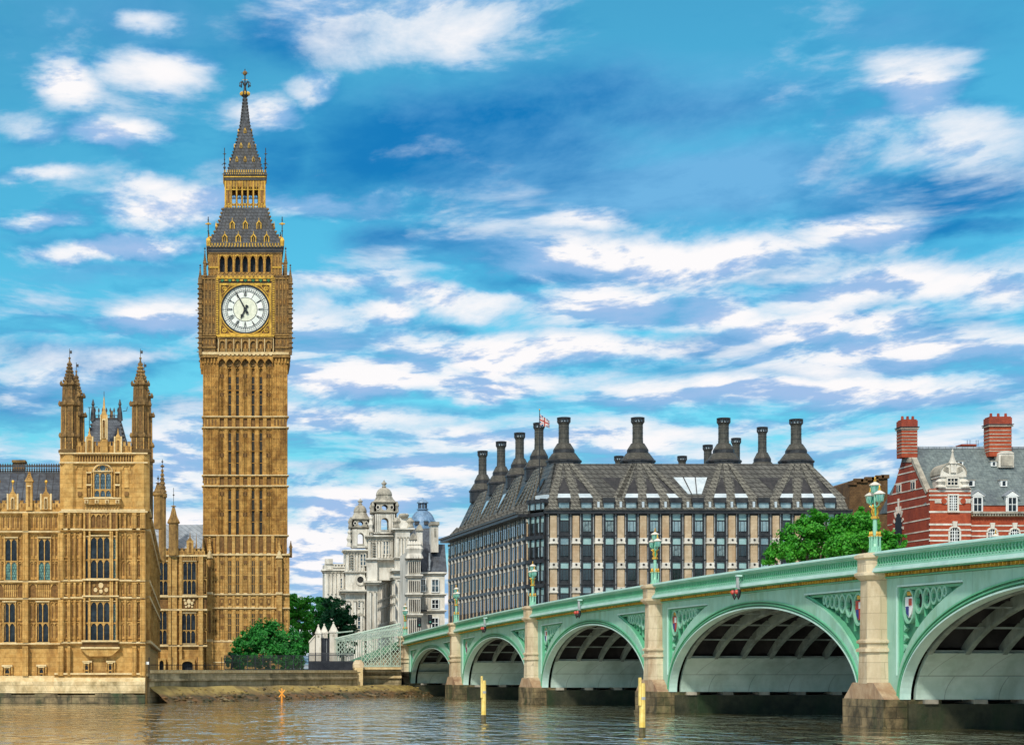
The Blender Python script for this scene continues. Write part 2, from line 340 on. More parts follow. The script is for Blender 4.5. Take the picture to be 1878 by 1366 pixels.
def copy_part(o, kids, parent, loc):
    c = o.copy(); C.objects.link(c); c.parent = parent; c.location = loc
    for k in kids:
        d = k.copy(); C.objects.link(d); d.parent = c
    return c
class Fr:
    """reads sizes off an enlarged view of the photo for a wall standing at distance Z: x,y there -> metres"""
    def __init__(s, ox, oy, k, Z): s.ox, s.oy, s.k, s.Z = ox, oy, k, Z
    def x(s, a, Z=None): return (s.ox+a/s.k-CX)*(Z or s.Z)/FPX
    def z(s, a, Z=None): return HC+(HY-(s.oy+a/s.k))*(Z or s.Z)/FPX
    def box(s, mb, x0, x1, y0, y1, d0, d1, m):          # d = metres in front of the wall plane
        mb.box(s.x(x0), s.x(x1), s.Z-d1, s.Z-d0, s.z(y1), s.z(y0), m)
def wx(px, Z): return (px-CX)*Z/FPX
def wz(py, Z): return HC+(HY-py)*Z/FPX

def pinnacle(mb, x, y, z0, hw, hs, hc, m, mt=None, n=4, crock=5, fin=None):
    """shaft of half-width hw and height hs, crocketed cone of height hc, finial"""
    mt = mt or m; k = math.sqrt(2) if n == 4 else 1.05; ro = PI/4 if n == 4 else PI/8
    mb.lathe([(hw*k, z0), (hw*k, z0+hs*.93), (hw*k*1.28, z0+hs*.95), (hw*k*1.28, z0+hs)], x, y, n, m, ro)
    mb.lathe([(hw*k*1.0, z0+hs), (hw*k*.45, z0+hs+hc*.45), (hw*k*.12, z0+hs+hc*.9), (.02, z0+hs+hc)], x, y, n, mt, ro)
    for j in range(crock):
        t = (j+.5)/crock; zz = z0+hs+hc*.88*t; r = hw*k*(1-t*1.0)*(.98-.25*math.sin(t*PI))
        q = hw*.20+.03
        for i in range(4 if n == 4 else 8):
            a = ro+i*2*PI/(4 if n == 4 else 8); mb.sq([(q, zz-q), (q*.4, zz+q*1.2)], x+(r+q*.4)*math.cos(a), y+(r+q*.4)*math.sin(a), mt)
    mb.sq([(hw*.3+.02, z0+hs+hc*.93), (hw*.5+.03, z0+hs+hc*.96), (hw*.12, z0+hs+hc*1.02)], x, y, mt)
    if fin: mb.tube((x, y, z0+hs+hc), (x, y, z0+hs+hc+fin), .05, IROND, 4); mb.ball((x, y, z0+hs+hc+fin*.6), .14, IROND, 6, 4)
def spikes(mb, x0, x1, y, z, h, n, m, w_=.10, t=.06):
    for i in range(n):
        x = x0+(x1-x0)*(i+.5)/n
        mb.prism([(x-w_, z), (x+w_, z), (x+w_*.2, z+h*.55), (x+w_*.9, z+h*.6), (x+w_*.9, z+h*.78), (x, z+h), (x-w_*.9, z+h*.78), (x-w_*.9, z+h*.6), (x-w_*.2, z+h*.55)], y, y+t, m)
def archpts(x0, x1, zs, rise, n=5, pointed=True):
    """arch outline points from left spring to right spring"""
    xm = (x0+x1)/2; w_ = (x1-x0)/2; o = []
    if pointed:
        for i in range(n): t = i/n; o.append((x0+w_*(1-math.cos(t*PI/2)), zs+rise*math.sin(t*PI/2)**.85))
        o.append((xm, zs+rise))
        o += [(2*xm-a, b) for a, b in o[:-1]][::-1]
    else:
        for i in range(2*n+1): a = PI-PI*i/(2*n); o.append((xm+w_*math.cos(a), zs+rise*math.sin(a)))
    return o
def archhole(mb, x0, x1, z0, z1, X0, X1, Z0, Z1, y0, y1, m, rise=None, pointed=True):
    """wall piece X0..X1 x Z0..Z1 with an arched opening x0..x1, z0..z1 cut in it"""
    rise = rise or (x1-x0)*.7
    if X0 < x0: mb.box(X0, x0, y0, y1, Z0, Z1, m)
    if X1 > x1: mb.box(x1, X1, y0, y1, Z0, Z1, m)
    if Z0 < z0: mb.box(x0, x1, y0, y1, Z0, z0, m)
    a = archpts(x0, x1, z1-rise, rise, 4, pointed)
    mb.ribbon(a, [(p[0], max(Z1, p[1]+.001)) for p in a], y0, y1, m)

# ================================================================ clock tower
TZ = 311.0; TS = TZ/FPX; HWT = 6.1; TX, TY = wx(449.8, TZ), TZ+HWT
def U(a): return (a-449.8)*TS                 # photo x -> metres from the tower's axis
def V(y): return wz(y, TZ)
def VC(y): return wz(y, TZ+HWT)               # for things on the axis
ct = thing('clock_tower', 'tall golden stone clock tower with a white round dial and dark iron spire', 'clock tower', (TX, TY, 2.9))
sh = MB(); cs = MB(); be = MB(); trim = MB(); carv = MB(); cor = MB(); r1 = MB(); lan = MB(); spi = MB(); pin = MB(); low = MB()
BAYS = [407, 421.3, 435.6, 449.9, 464.2, 478.5, 492.8]
strings = [(654,668),(764,784),(871.5,891),(981.7,1017)]
sh.T = Matrix.Translation((TX, TY, 0))
sh.box(-HWT+.55, HWT-.55, -HWT+.55, HWT-.55, 2.9, V(650), STM)  # darker core paints the shade between the ribs
# lower stages a little wider
for k in range(4):
    T = Matrix.Translation((TX, TY, .004*(k % 2))) @ Matrix.Rotation(k*PI/2, 4, 'Z') @ Matrix.Diagonal((1+.0008*(k % 2), 1+.0008*(k % 2), 1, 1))
    for q in (sh, cs, be, trim, carv, cor, r1, lan, spi, pin, low): q.T = T
    def bx(q, x0, x1, y0, y1, d0, d1, m, V_=V): q.box(x0, x1, -d1, -d0, V_(y1), V_(y0), m)
    # corner piers
    for sx in (-1, 1):
        a, b = sorted((sx*(HWT-.0015), sx*(HWT-2.1)))
        bx(sh, a, b, 650, 1020, HWT-.6, HWT, STM if 0 else ST)
        # blind panelling on the corner piers: thin ribs
        for j in range(9):
            x = 0
            if (y0_ := 0) == 0:
                for (ya, yb) in ((670,762),(787,869),(894,980)):
                    bx(sh, a+(b-a)*j/8-.045, a+(b-a)*j/8+.045, ya, yb, HWT-.01, HWT+(.12 if j % 2 == 0 else .06), ST)
        for (ya, yb) in ((670,762),(787,869),(894,980)):
            for f in (.2, .42, .66, .88):
                y = ya+(yb-ya)*f
                for j in range(4):
                    xm = a+(b-a)*(j+.5)/4
                    bx(carv, xm-.13, xm+.13, y, y+2.6, HWT, HWT+.03, STR)
    # mullion ribs between the seven bays + slit windows in four of them
    edges = [399.6]+[(BAYS[i]+BAYS[i+1])/2 for i in range(6)]+[500.2]
    for (ya, yb) in ((672,762),(786,870),(893,980)):
        for i, e in enumerate(edges):
            ww = .20 if 0 < i < 7 else .14
            bx(sh, U(e)-ww, U(e)+ww, ya-6, yb+1, HWT-.6, HWT-.02, ST)
        for i, c in enumerate(BAYS):
            slit = i in (1, 2, 4, 5)
            if slit:
                for sx in (-1, 1):
                    e = U(c)+sx*.24; bx(sh, min(e, e+sx*.22), max(e, e+sx*.22), ya, yb+1, HWT-.58, HWT-.12, ST)
            else:
                for f in (-.27, 0, .27): bx(sh, U(c)+f-.05, U(c)+f+.05, ya, yb, HWT-.58, HWT-.16, ST)
                for y in (ya+(9 if ya > 700 else 14), (ya+yb)/2+3):
                    bx(carv, U(c)-.30, U(c)+.30, y, y+7, HWT-.58, HWT-.10, STR)
                bx(carv, U(c)-.42, U(c)+.42, ya-3, ya+10 if ya > 700 else ya+3, HWT-.58, HWT-.2, STR)
            for f in ((-.36, .36, -.18, .18) if not slit else (-.52, .52)): bx(sh, U(c)+f-.035, U(c)+f+.035, ya, yb, HWT-.58, HWT-.10, ST)
            # pointed heads
            z = V(ya+2)
            for sx in (-1, 1):
                carv.prism([(U(c)+sx*.58, z), (U(c)+sx*.58, z-.75), (U(c)+sx*.30, z-.2), (U(c), z)], -HWT+.10, -HWT+.56, ST)
        # faint transom
        ym = (ya+yb)/2-2
        bx(sh, U(400), U(500), ym, ym+1.2, HWT-.58, HWT-.10, ST)
    # string courses with the carved bands between
    for si, (ya, yb) in enumerate(strings[1:]):
        for y in (ya, yb):
            bx(trim, -HWT-.22, HWT+.22, y-1.2, y+.8, HWT-.3, HWT+.22, STL)
            bx(trim, -HWT-.10, HWT+.10, y+.8, y+2.6, HWT-.3, HWT+.10, ST)
            for c in (-1, 1): bx(trim, c*5.05-.9, c*5.05+.9, y-1.2, y+.9, HWT+.2, HWT+.32, STL)
        bx(carv, U(398), U(502), ya+3, yb-1.5, HWT-.4, HWT-.22, STR)
        for i, e in enumerate(edges): bx(carv, U(e)-.27, U(e)+.27, ya+2.5, yb-1.2, HWT-.25, HWT+.03, ST)
        for sx in (-1, 1):
            for j in range(4):
                xm = sx*(HWT-.3-j*.48)
                bx(carv, xm-.13, xm+.13, ya+5, yb-4, HWT, HWT+.04, STR)
    # corbel table under the clock stage (654-668)
    for i, c in enumerate(BAYS+[]):
        for sx in (-1, 1):
            carv.prism([(U(c)+sx*.58, V(655)), (U(c)+sx*.58, V(669)), (U(c)+sx*.46, V(664)), (U(c)+sx*.2, V(660)), (U(c), V(658.5)), (U(c), V(655))], -HWT-.55, -HWT+.3, ST)
    bx(carv, U(399), U(501), 656, 672, HWT-.35, HWT-.12, STD)
    for sx in (-1, 1):
        for j in range(5):
            xm = sx*(HWT-.2-j*.46); bx(carv, xm-.11, xm+.11, 655, 666, HWT-.1, HWT+.28, ST)
        a, b = sorted((sx*(HWT+.45), sx*(HWT-2.1))); bx(trim, a, b, 651, 656, HWT-.2, HWT+.5, STM)
    bx(trim, U(400), U(500), 651, 656, HWT-.2, HWT+.5, STM)
    # ---- clock stage: body half-width 6.55, y 649 -> 510
    HC2 = 6.55
    bx(trim, -HC2-.1, HC2+.1, 646.5, 651, HC2-.6, HC2+.12, STL)
    for i in range(13):
        x = U(400)+(U(500)-U(400))*(i+.5)/13
        trim.prism([(x-.28, V(649.5)), (x+.28, V(649.5)), (x+.12, V(653)), (x-.12, V(653))], -HC2-.2, -HC2+.1, STL)
    for sx in (-1, 1):
        a, b = sorted((sx*(HC2-.02), sx*(HC2-2.15)))
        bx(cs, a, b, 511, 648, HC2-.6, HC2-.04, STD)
        for j in range(5):
            x = a+(b-a)*j/4; bx(cs, x-.075, x+.075, 514, 612, HC2-.1, HC2+.09, STM)
        for (y0, y1) in ((520, 534), (549, 561), (580, 594), (622, 634)):
            for j in range(4):
                xm = a+(b-a)*(j+.5)/4; bx(carv, xm-.15, xm+.15, y0, y1, HC2-.05, HC2+.03, STR)
                bx(carv, xm-.05, xm+.05, y0+3, y1-3, HC2, HC2+.07, ST)
        for y in (511, 614, 637, 618): bx(trim, a-.06, b+.06, y, y+2.2, HC2-.1, HC2+.16, STM)
        # bead strip either side of the dial
        x = sx*U(501.4)
        for j in range(26):
            y = 513+j*4.05; bx(trim, x-.15, x+.15, y, y+2.4, HC2-.05, HC2+.13, GOLD if j % 1 == 0 else ST)
        bx(cs, x-.30, x+.30, 511, 618, HC2-.6, HC2+.02, STD)
    # dial recess frame
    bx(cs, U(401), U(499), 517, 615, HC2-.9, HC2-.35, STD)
    bx(trim, U(398), U(502), 615, 619, HC2-.3, HC2+.22, GOLD)
    bx(trim, U(398), U(502), 619, 622.5, HC2-.3, HC2+.08, STD)
    # pointed arcade under the dial
    for i in range(7):
        c = 449.9+(i-3)*14.1
        bx(carv, U(c)-.45, U(c)+.45, 626, 645, HC2-.6, HC2-.30, STD if i % 2 == 0 else STR)
        archhole(cs, U(c)-.38, U(c)+.38, V(646), V(626), U(c)-.567, U(c)+.567, V(647), V(622), -HC2+.02, -HC2+.4, STM, .5)
        bx(trim, U(c)-.62, U(c)-.52, 622.5, 646, HC2-.05, HC2+.12, STL)
        bx(carv, U(c)-.10, U(c)+.10, 632, 645, HC2-.32, HC2-.15, ST)
    bx(trim, U(500.5), U(502), 622, 647, HC2-.05, HC2+.12, STL); bx(carv, U(398), U(502), 640, 647, HC2-.3, HC2-.02, STM)
    # frieze with green shields above the dial
    bx(cs, U(398), U(502), 508, 517, HC2-.6, HC2-.03, STD)
    for i in range(7):
        c = 449.9+(i-3)*14.1
        carv.prism([(U(c)-.22, V(513)), (U(c)+.22, V(513)), (U(c)+.22, V(516)), (U(c), V(518.5)), (U(c)-.22, V(516))], -HC2-.06, -HC2+.1, GREENP)
        bx(trim, U(c+7)-.2, U(c+7)+.2, 513.5, 516.5, HC2-.05, HC2+.08, GOLD)
    bx(trim, U(396), U(504), 510.5, 512.5, HC2-.2, HC2+.15, GOLD)
    bx(cs, U(398), U(502), 500, 510.5, HC2-.6, HC2-.12, STM)
    for i in range(14):
        x = U(400.5)+(U(499.3)-U(400.5))*i/13
        trim.prism([(x-.30, V(509.5)), (x, V(506)), (x+.30, V(509.5)), (x, V(510.4))], -HC2-.02, -HC2+.2, GOLD)
        trim.prism([(x-.28, V(500.5)), (x+.28, V(500.5)), (x, V(504))], -HC2+.02, -HC2+.2, ST)
    # ---- belfry arcade: half-width 5.35 , y 463 -> 500
    HB = 5.33
    for i in range(7):
        c = 449.9+(i-3)*14.1
        archhole(be, U(c)-.37, U(c)+.37, V(499), V(468), U(c)-.567, U(c)+.567, V(500.5), V(463), -HB, -HB+.5, ST, .75)
        bx(be, U(c)-.60, U(c)-.52, 465, 500, HB-.1, HB+.14, GOLD)
        be.prism([(U(c)-.5, V(470)), (U(c), V(464.5)), (U(c)+.5, V(470)), (U(c), V(466.5))], -HB-.1, -HB+.05, GOLD)
        be.prism([(U(c)-.55, V(503)), (U(c), V(500)), (U(c)+.55, V(503)), (U(c), V(505))], -HB-.1, -HB+.2, GOLD)
    bx(be, U(498.6), U(499.6), 465, 500, HB-.1, HB+.14, GOLD)
    for sx in (-1, 1):
        a, b = sorted((sx*(HB-.0015), sx*U(499.2)))
        bx(be, a, b, 463, 510, HB-.5, HB, STM)
        for j in range(4):
            x = a+(b-a)*j/3; bx(be, x-.06, x+.06, 465, 502, HB, HB+.1, ST)
        bx(carv, a+.25, b-.25, 470, 479, HB, HB+.05, STR); bx(be, a, b, 487.5, 490, HB, HB+.16, GOLD)
    # ---- iron cornice and gilded cresting (446-463)
    bx(cor, -HB-.05, HB+.05, 461, 464, HB-.5, HB+.12, STD)
    bx(cor, -HB-.18, HB+.18, 453, 461, HB-.5, HB+.18, IROND); bx(cor, -HB-.35, HB+.35, 449.5, 453, HB-.5, HB+.35, IRON)
    bx(cor, -HB-.28, HB+.28, 457.6, 458.8, HB, HB+.26, IRON)
    for i in range(24):
        x = -HB+(2*HB)*(i+.5)/24; bx(cor, x-.10, x+.10, 450.2, 451.6, HB+.3, HB+.40, GOLD)
    spikes(cor, -HB-.2, HB+.2, -HB-.3, V(449.5), .42, 26, GOLD, .13)
# clock dials: ring, numerals, minute marks, hands
def clock_dial():
    d = MB(); c = MB(); g = MB(); R0 = 42.6*TS
    # dial is built in the x,z plane facing -y
    def disc(mb, r, y0, y1, m, n=72): mb.prism([(r*math.cos(2*PI*i/n), r*math.sin(2*PI*i/n)) for i in range(n)], y0, y1, m)
    def ring(mb, ra, rb, y0, y1, m, n=72):
        lo = [(ra*math.cos(2*PI*i/n), ra*math.sin(2*PI*i/n)) for i in range(n+1)]; hi = [(rb*math.cos(2*PI*i/n), rb*math.sin(2*PI*i/n)) for i in range(n+1)]
        mb.ribbon(lo, hi, y0, y1, m)
    disc(d, R0, -.03, .1, OPAL); disc(c, R0*.50, -.06, -.02, CREAM)
    ring(g, R0*.985, R0*1.06, -.16, .1, BLACK); ring(g, R0*1.06, R0*1.10, -.22, .1, GOLD)
    for r, t in ((.94, .012), (.80, .014), (.775, .008), (.52, .022), (.86, .006)): ring(g, R0*(r-t), R0*r, -.06, -.02, BLACK)
    def stroke(r0, t0, r1, t1, wd, m=BLACK, y=-.075, mb=g):     # polar coords, t in radians clockwise from 12
        a = Vector((r0*math.sin(t0), r0*math.cos(t0))); b = Vector((r1*math.sin(t1), r1*math.cos(t1))); n = (b-a).normalized(); q = Vector((-n.y, n.x))*wd/2
        mb.prism([(a+q)[:], (b+q)[:], (b-q)[:], (a-q)[:]], y, y+.05, m)
    for i in range(60):
        t = i*PI/30; stroke(R0*.80, t, R0*.94, t, .022)
        if i % 5 == 0: stroke(R0*.53, t, R0*.98, t, .055)
    for i in range(120):
        t = (i+.5)*PI/60; stroke(R0*.83, t, R0*.845, t, .05)
    nums = ['XII','I','II','III','IV','V','VI','VII','VIII','IX','X','XI']
    for h, s_ in enumerate(nums):
        t = h*PI/6; wds = {'I': .085, 'V': .17, 'X': .18}; tot = sum(wds[ch] for ch in s_); u = -tot/2
        for ch in s_:
            wd = wds[ch]; ra, rb = R0*.57, R0*.765; uc = u+wd/2; q = wd*.36
            f = lambda r, uu: (r, t+uu*1.0)
            kk = 3.4/2.4/R0*1.6
            def S(r0, u0, r1, u1): stroke(r0, t+u0*kk, r1, t+u1*kk, .06)
            if ch == 'I': S(ra, uc, rb, uc)
            elif ch == 'V': S(ra, uc, rb, uc-q); S(ra, uc, rb, uc+q)
            else: S(ra, uc-q, rb, uc+q); S(ra, uc+q, rb, uc-q)
            u += wd
    hm = MB(); hh = MB()
    tm = -PI/6+.03; th = 7*PI/6-.06
    # minute hand: long blade with counterweight, hour hand: gothic leaf
    def hand(mb, t, ln, w0, w1, back, yy, leaf=False):
        ux = Vector((math.sin(t), math.cos(t))); qx = Vector((ux.y, -ux.x))
        pts = [ux*(-back)+qx*w0*.9, ux*(-back*.75)+qx*w0*1.7, ux*(-back*.45)+qx*w0*.6, ux*0+qx*w0] + \
              ([ux*ln*.52+qx*w0*.6, ux*ln*.62+qx*w0*1.75, ux*ln*.78+qx*w0*.9] if leaf else [ux*ln*.8+qx*w1])+[ux*ln]
        mir = [p-2*qx*(p.dot(qx)) for p in pts[:-1]][::-1]
        mb.prism([p[:] for p in pts+mir], yy, yy+.06, BLACK)
    hand(hm, tm, R0*.93, .13, .055, R0*.22, -.30); hand(hh, th, R0*.46, .16, .1, R0*.20, -.22, True)
    for i in range(12): hm_ = 0
    hm.prism([(.26*math.cos(i*PI/8), .26*math.sin(i*PI/8)) for i in range(16)], -.34, -.02, BLACK)
    # square gilt frame with spandrel corners
    fr = MB(); a = 46.3*TS
    for (x0, x1, z0, z1) in ((-a-.14, a+.14, a-.16, a+.14), (-a-.14, a+.14, -a-.14, -a+.16), (-a-.14, -a+.16, -a+.16, a-.16), (a-.16, a+.14, -a+.16, a-.16)):
        fr.box(x0, x1, -.16, .2, z0, z1, GOLD)
    b_ = a+.42
    for (x0, x1, z0, z1) in ((-b_, b_, a+.15, b_), (-b_, b_, -b_, -a-.15), (-b_, -a-.15, -a-.15, a+.15), (a+.15, b_, -a-.15, a+.15)):
        fr.box(x0, x1, -.05, .2, z0, z1, IROND)
    for sx in (-1, 1):
        for sz in (-1, 1):
            n = 10; lo = []
            for i in range(n+1):
                t = PI/2*i/n; lo.append((sx*R0*1.07*math.cos(t), sz*R0*1.07*math.sin(t)))
            fr.prism(lo+[(sx*(a-.1), sz*(a-.1))] if 0 else [(sx*R0*1.07, 0)]+lo[1:-1]+[(0, sz*R0*1.07), (0, sz*(a-.1)), (sx*(a-.1), sz*(a-.1)), (sx*(a-.1), 0)], .0, .1, STR)
            cx_, cz_ = sx*a*.83, sz*a*.83
            lo = [(cx_+.20*math.cos(2*PI*i/12), cz_+.20*math.sin(2*PI*i/12)) for i in range(13)]; hi = [(cx_+.34*math.cos(2*PI*i/12), cz_+.34*math.sin(2*PI*i/12)) for i in range(13)]
            fr.ribbon(lo, hi, -.12, .02, GOLD)
            fr.prism([(cx_+.12*math.cos(2*PI*i/8), cz_+.12*math.sin(2*PI*i/8)) for i in range(8)], -.12, .02, GOLD)
            for (u1, v1, u2, v2) in ((.60, .93, .90, .60), (.34, .95, .66, .93), (.95, .34, .93, .66)):
                p = Vector((sx*a*u1, sz*a*v1)); q2 = Vector((sx*a*u2, sz*a*v2)); n_ = (q2-p).normalized(); o_ = Vector((-n_.y, n_.x))*.05
                fr.prism([(p+o_)[:], (q2+o_)[:], (q2-o_)[:], (p-o_)[:]], -.10, .02, GOLD)
    return d, c, g, hm, hh, fr
DIALZ = V(568)
parts = clock_dial(); o0 = bpy.data.objects.new('clock_face', None); C.objects.link(o0); o0.parent = ct; o0['_p'] = (0, 0, 0)
kids = []
for mb, nm in zip(parts, ('dial', 'dial_centre', 'numeral_rings', 'minute_hand', 'hour_hand', 'gilded_frame')):
    k_ = mb.build(nm, None); k_.parent = o0; kids.append(k_)
for k in range(4):
    o = o0 if k == 0 else o0.copy()
    if k: C.objects.link(o); o.parent = ct
    Tm = Matrix.Rotation(k*PI/2, 4, 'Z') @ Matrix.Translation((0, -(6.55-.28), DIALZ-2.9))
    o.matrix_local = Tm
    if k:
        for k_ in kids: d = k_.copy(); C.objects.link(d); d.parent = o
# belfry core, roofs, lantern, spire (square sections about the axis)
for q in (sh, cs, be, trim, carv, cor, r1, lan, spi, pin, low): q.T = None
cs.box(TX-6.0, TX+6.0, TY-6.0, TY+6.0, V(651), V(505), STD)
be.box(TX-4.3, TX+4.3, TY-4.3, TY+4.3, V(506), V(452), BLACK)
def zc(y, hw): return wz(y, TZ+HWT-hw)
def hwf(x0, x1, hw0=4.0): return (x1-x0)/2*(TZ+HWT-hw0)/FPX
pr = [(445.5, 383.5, 519), (437, 388.5, 513), (429, 393, 507.5), (417, 398.5, 501.5), (405, 402.8, 497), (392, 406.5, 493), (381, 409, 490)]
prof = [(hwf(a, b), zc(y, hwf(a, b))) for y, a, b in pr]
r1.sq([(prof[0][0]+.1, prof[0][1]-.6)]+prof, TX, TY, IRON)
def edge_at(prof, z):
    for (r0, z0), (r1_, z1) in zip(prof, prof[1:]):
        if z0 <= z <= z1: return r0+(r1_-r0)*(z-z0)/(z1-z0)
    return prof[-1][0]
def crockets(mb, prof, z0, z1, n, q, m):
    for j in range(n):
        z = z0+(z1-z0)*(j+.5)/n; r = edge_at(prof, z)
        for sx in (-1, 1):
            for sy in (-1, 1): mb.sq([(.04, z-q), (q, z), (q*.8, z+q*.8), (.04, z+q*1.4)], TX+sx*(r+q*.3), TY+sy*(r+q*.3), m)
crockets(r1, prof, prof[0][1]+.3, prof[-1][1], 9, .17, STD)
dm = []
for k in range(4):
    T = Matrix.Translation((TX, TY, 0)) @ Matrix.Rotation(k*PI/2, 4, 'Z')
    for row, xs, sc in (((428, 445), (412.3, 437, 465, 489), 1), ((403.5, 420), (426, 450, 475), .92)):
        for x in xs:
            q = MB(); q.T = T; hw = edge_at(prof, zc(row[1], 4.6)); zz0, zz1 = zc(row[1], hw), zc(row[0], hw)
            u = (x-449.8)*(TZ+HWT-hw)/FPX; w_ = .40*sc; hh_ = zz1-zz0; yb = -hw-.02
            q.prism([(u-w_*.62, zz0), (u+w_*.62, zz0), (u+w_*.62, zz0+hh_*.55), (u, zz0+hh_*.82), (u-w_*.62, zz0+hh_*.55)], yb+.1, yb+1.6, BLACK)
            for sx in (-1, 1):
                q.prism([(u+sx*w_*.6, zz0), (u+sx*w_, zz0), (u+sx*w_, zz0+hh_*.6), (u+sx*w_*.6, zz0+hh_*.6)], yb-.05, yb+1.5, GOLD)
                q.prism([(u+sx*w_*1.15, zz0+hh_*.55), (u, zz0+hh_), (u, zz0+hh_*.80), (u+sx*w_*.7, zz0+hh_*.5)], yb-.1, yb+1.8, GOLD)
            q.prism([(u-.03, zz0), (u+.03, zz0), (u+.03, zz0+hh_*.6), (u-.03, zz0+hh_*.6)], yb, yb+.2, GOLD)
            q.tube((u, yb, zz0+hh_), (u, yb, zz0+hh_+.3), .05, GOLD, 4)
            dm.append(q)
# lantern 322-381
HL = hwf(414, 486); zl0, zl1 = zc(381, HL), zc(331, HL)
lan.sq([(HL+.10, zl0-.5), (HL+.14, zl0), (HL-.1, zl0+.02)], TX, TY, IROND)
for k in range(4):
    T = Matrix.Translation((TX, TY, 0)) @ Matrix.Rotation(k*PI/2, 4, 'Z'); T = Matrix.Translation((0, 0, .004*(k % 2))) @ T @ Matrix.Diagonal((1+.002*(k % 2), 1+.002*(k % 2), 1, 1)); lan.T = T; cor.T = T
    n = 7; wb = 2*HL/n
    for i in range(n):
        c = -HL+wb*(i+.5)
        if 0 < i < n-1:
            archhole(lan, c-.27, c+.27, zl0+.55, zl1-.9, c-wb/2, c+wb/2, zl0+.3, zl1, -HL, -HL+.22, STM if i % 2 else ST, .5)
        else:
            lan.box(c-wb/2+(.0 if i == 0 else 0), c+wb/2, -HL, -HL+.3, zl0, zl1, ST); lan.box(c-.12, c+.12, -HL-.03, -HL+.1, zl0+.7, zl1-1.5, STR)
        lan.box(c-wb/2-.06, c-wb/2+.06, -HL-.13, -HL+.05, zl0, zl1-.1, GOLD)
        lan.box(c-.05, c+.05, -HL-.06, -HL+.02, zl1-1.25, zl1-.1, GOLD)
        lan.prism([(c-.32, zl0+.75), (c, zl0+.35), (c+.32, zl0+.75), (c, zl0+.55)], -HL-.1, -HL+.02, GOLD)
    lan.box(HL-.06, HL+.06, -HL-.13, -HL+.05, zl0, zl1-.1, GOLD)
    lan.box(-HL, HL, -HL-.06, -HL+.1, zl1-1.45, zl1-1.30, GOLD)
    spikes(lan, -HL-.1, HL+.1, -HL-.2, zl0-.05, .38, 15, GOLD, .11)
    lan.box(-HL-.1, HL+.1, -HL-.12, -HL+.3, zl1, zc(322, HL), IROND); lan.box(-HL-.28, HL+.28, -HL-.28, -HL+.3, zc(322, HL), zc(317, HL), IRON)
    lan.box(-HL-.2, HL+.2, -HL-.22, -HL+.3, zc(326, HL), zc(324, HL), GOLD)
    spikes(lan, -HL-.2, HL+.2, -HL-.25, zc(317, HL), .40, 18, GOLD, .11)
    for i in range(20):
        x = -HL+(2*HL)*(i+.5)/20; lan.box(x-.05, x+.05, -HL-.36, -HL-.28, zc(321, HL), zc(318.5, HL), GOLD)
lan.T = None; cor.T = None
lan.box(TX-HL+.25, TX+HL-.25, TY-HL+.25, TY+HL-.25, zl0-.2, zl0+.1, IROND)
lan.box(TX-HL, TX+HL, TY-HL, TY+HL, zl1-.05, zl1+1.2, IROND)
for sx in (-1, 0, 1):
    for sy in (-1, 0, 1):
        if (sx or sy) and not (sx and sy): lan.tube((TX+sx*1.3, TY+sy*1.3, zl0), (TX+sx*1.3, TY+sy*1.3, zl1), .10, IROND, 6)
# spire
pr = [(314, 418.4, 481.5), (300, 422, 478), (292, 424.5, 476), (279, 428.6, 471.5), (267, 431.5, 466.3), (253, 435.2, 463), (239, 439, 459.6), (225, 441.8, 457), (211, 443.5, 455.2), (195, 445.5, 453.5), (183, 446.5, 452.2), (175, 447, 451.8)]
prof2 = [(hwf(a, b, 1.5), zc(y, hwf(a, b, 1.5))) for y, a, b in pr]
spi.sq([(HL, prof2[0][1]-.5)]+prof2, TX, TY, IRON)
crockets(spi, prof2, prof2[0][1]+.2, prof2[-1][1]-.4, 22, .13, IROND)
for y, n, sp in ((293, 3, 15.2), (266, 2, 15), (237, 1, 0)):
    for k in range(4):
        T = Matrix.Translation((TX, TY, 0)) @ Matrix.Rotation(k*PI/2, 4, 'Z'); spi.T = T
        for i in range(n):
            z = zc(y, 2.0); hw = edge_at(prof2, z); u = (i-(n-1)/2)*sp*.0805
            spi.prism([(u-.18, z-.35), (u+.18, z-.35), (u+.18, z+.05), (u, z+.5), (u-.18, z+.05)], -hw-.22, -hw+.8, GOLD)
            spi.prism([(u-.09, z-.30), (u+.09, z-.30), (u+.09, z+.02), (u, z+.2), (u-.09, z+.02)], -hw-.25, -hw+.3, BLACK)
spi.T = None
fin = MB(); z0 = prof2[-1][1]; Zf = lambda y: wz(y, TZ+HWT)
fin.lathe([(.22, z0-.4), (.55, z0), (.6, z0+.25), (.35, z0+.5), (.2, z0+.9), (.17, Zf(158)), (.3, Zf(156)), (.13, Zf(154)), (.09, Zf(143)), (.07, Zf(127))], TX, TY, 8, IROND)
for i in range(8):
    a = i*PI/4
    p = [(.1, Zf(159)), (.35, Zf(152)), (.62, Zf(150.5)), (.80, Zf(153)), (.76, Zf(157))]
    for (ra, za), (rb, zb) in zip(p, p[1:]): fin.tube((TX+ra*math.cos(a), TY+ra*math.sin(a), za), (TX+rb*math.cos(a), TY+rb*math.sin(a), zb), .07, IROND, 4)
    fin.ball((TX+.76*math.cos(a), TY+.76*math.sin(a), Zf(158)), .14, IROND, 6, 4)
    fin.sq([(.09, z0), (.16, z0+.3), (.03, z0+.55)], TX+.62*math.cos(a), TY+.62*math.sin(a), GOLD)
fin.ball((TX, TY, Zf(134.5)), .36, STD, 8, 6); fin.tube((TX-.55, TY, Zf(134.5)), (TX+.55, TY, Zf(134.5)), .05, IROND, 4); fin.tube((TX-.4, TY, Zf(147)), (TX+.4, TY, Zf(147)), .05, GOLD, 4)
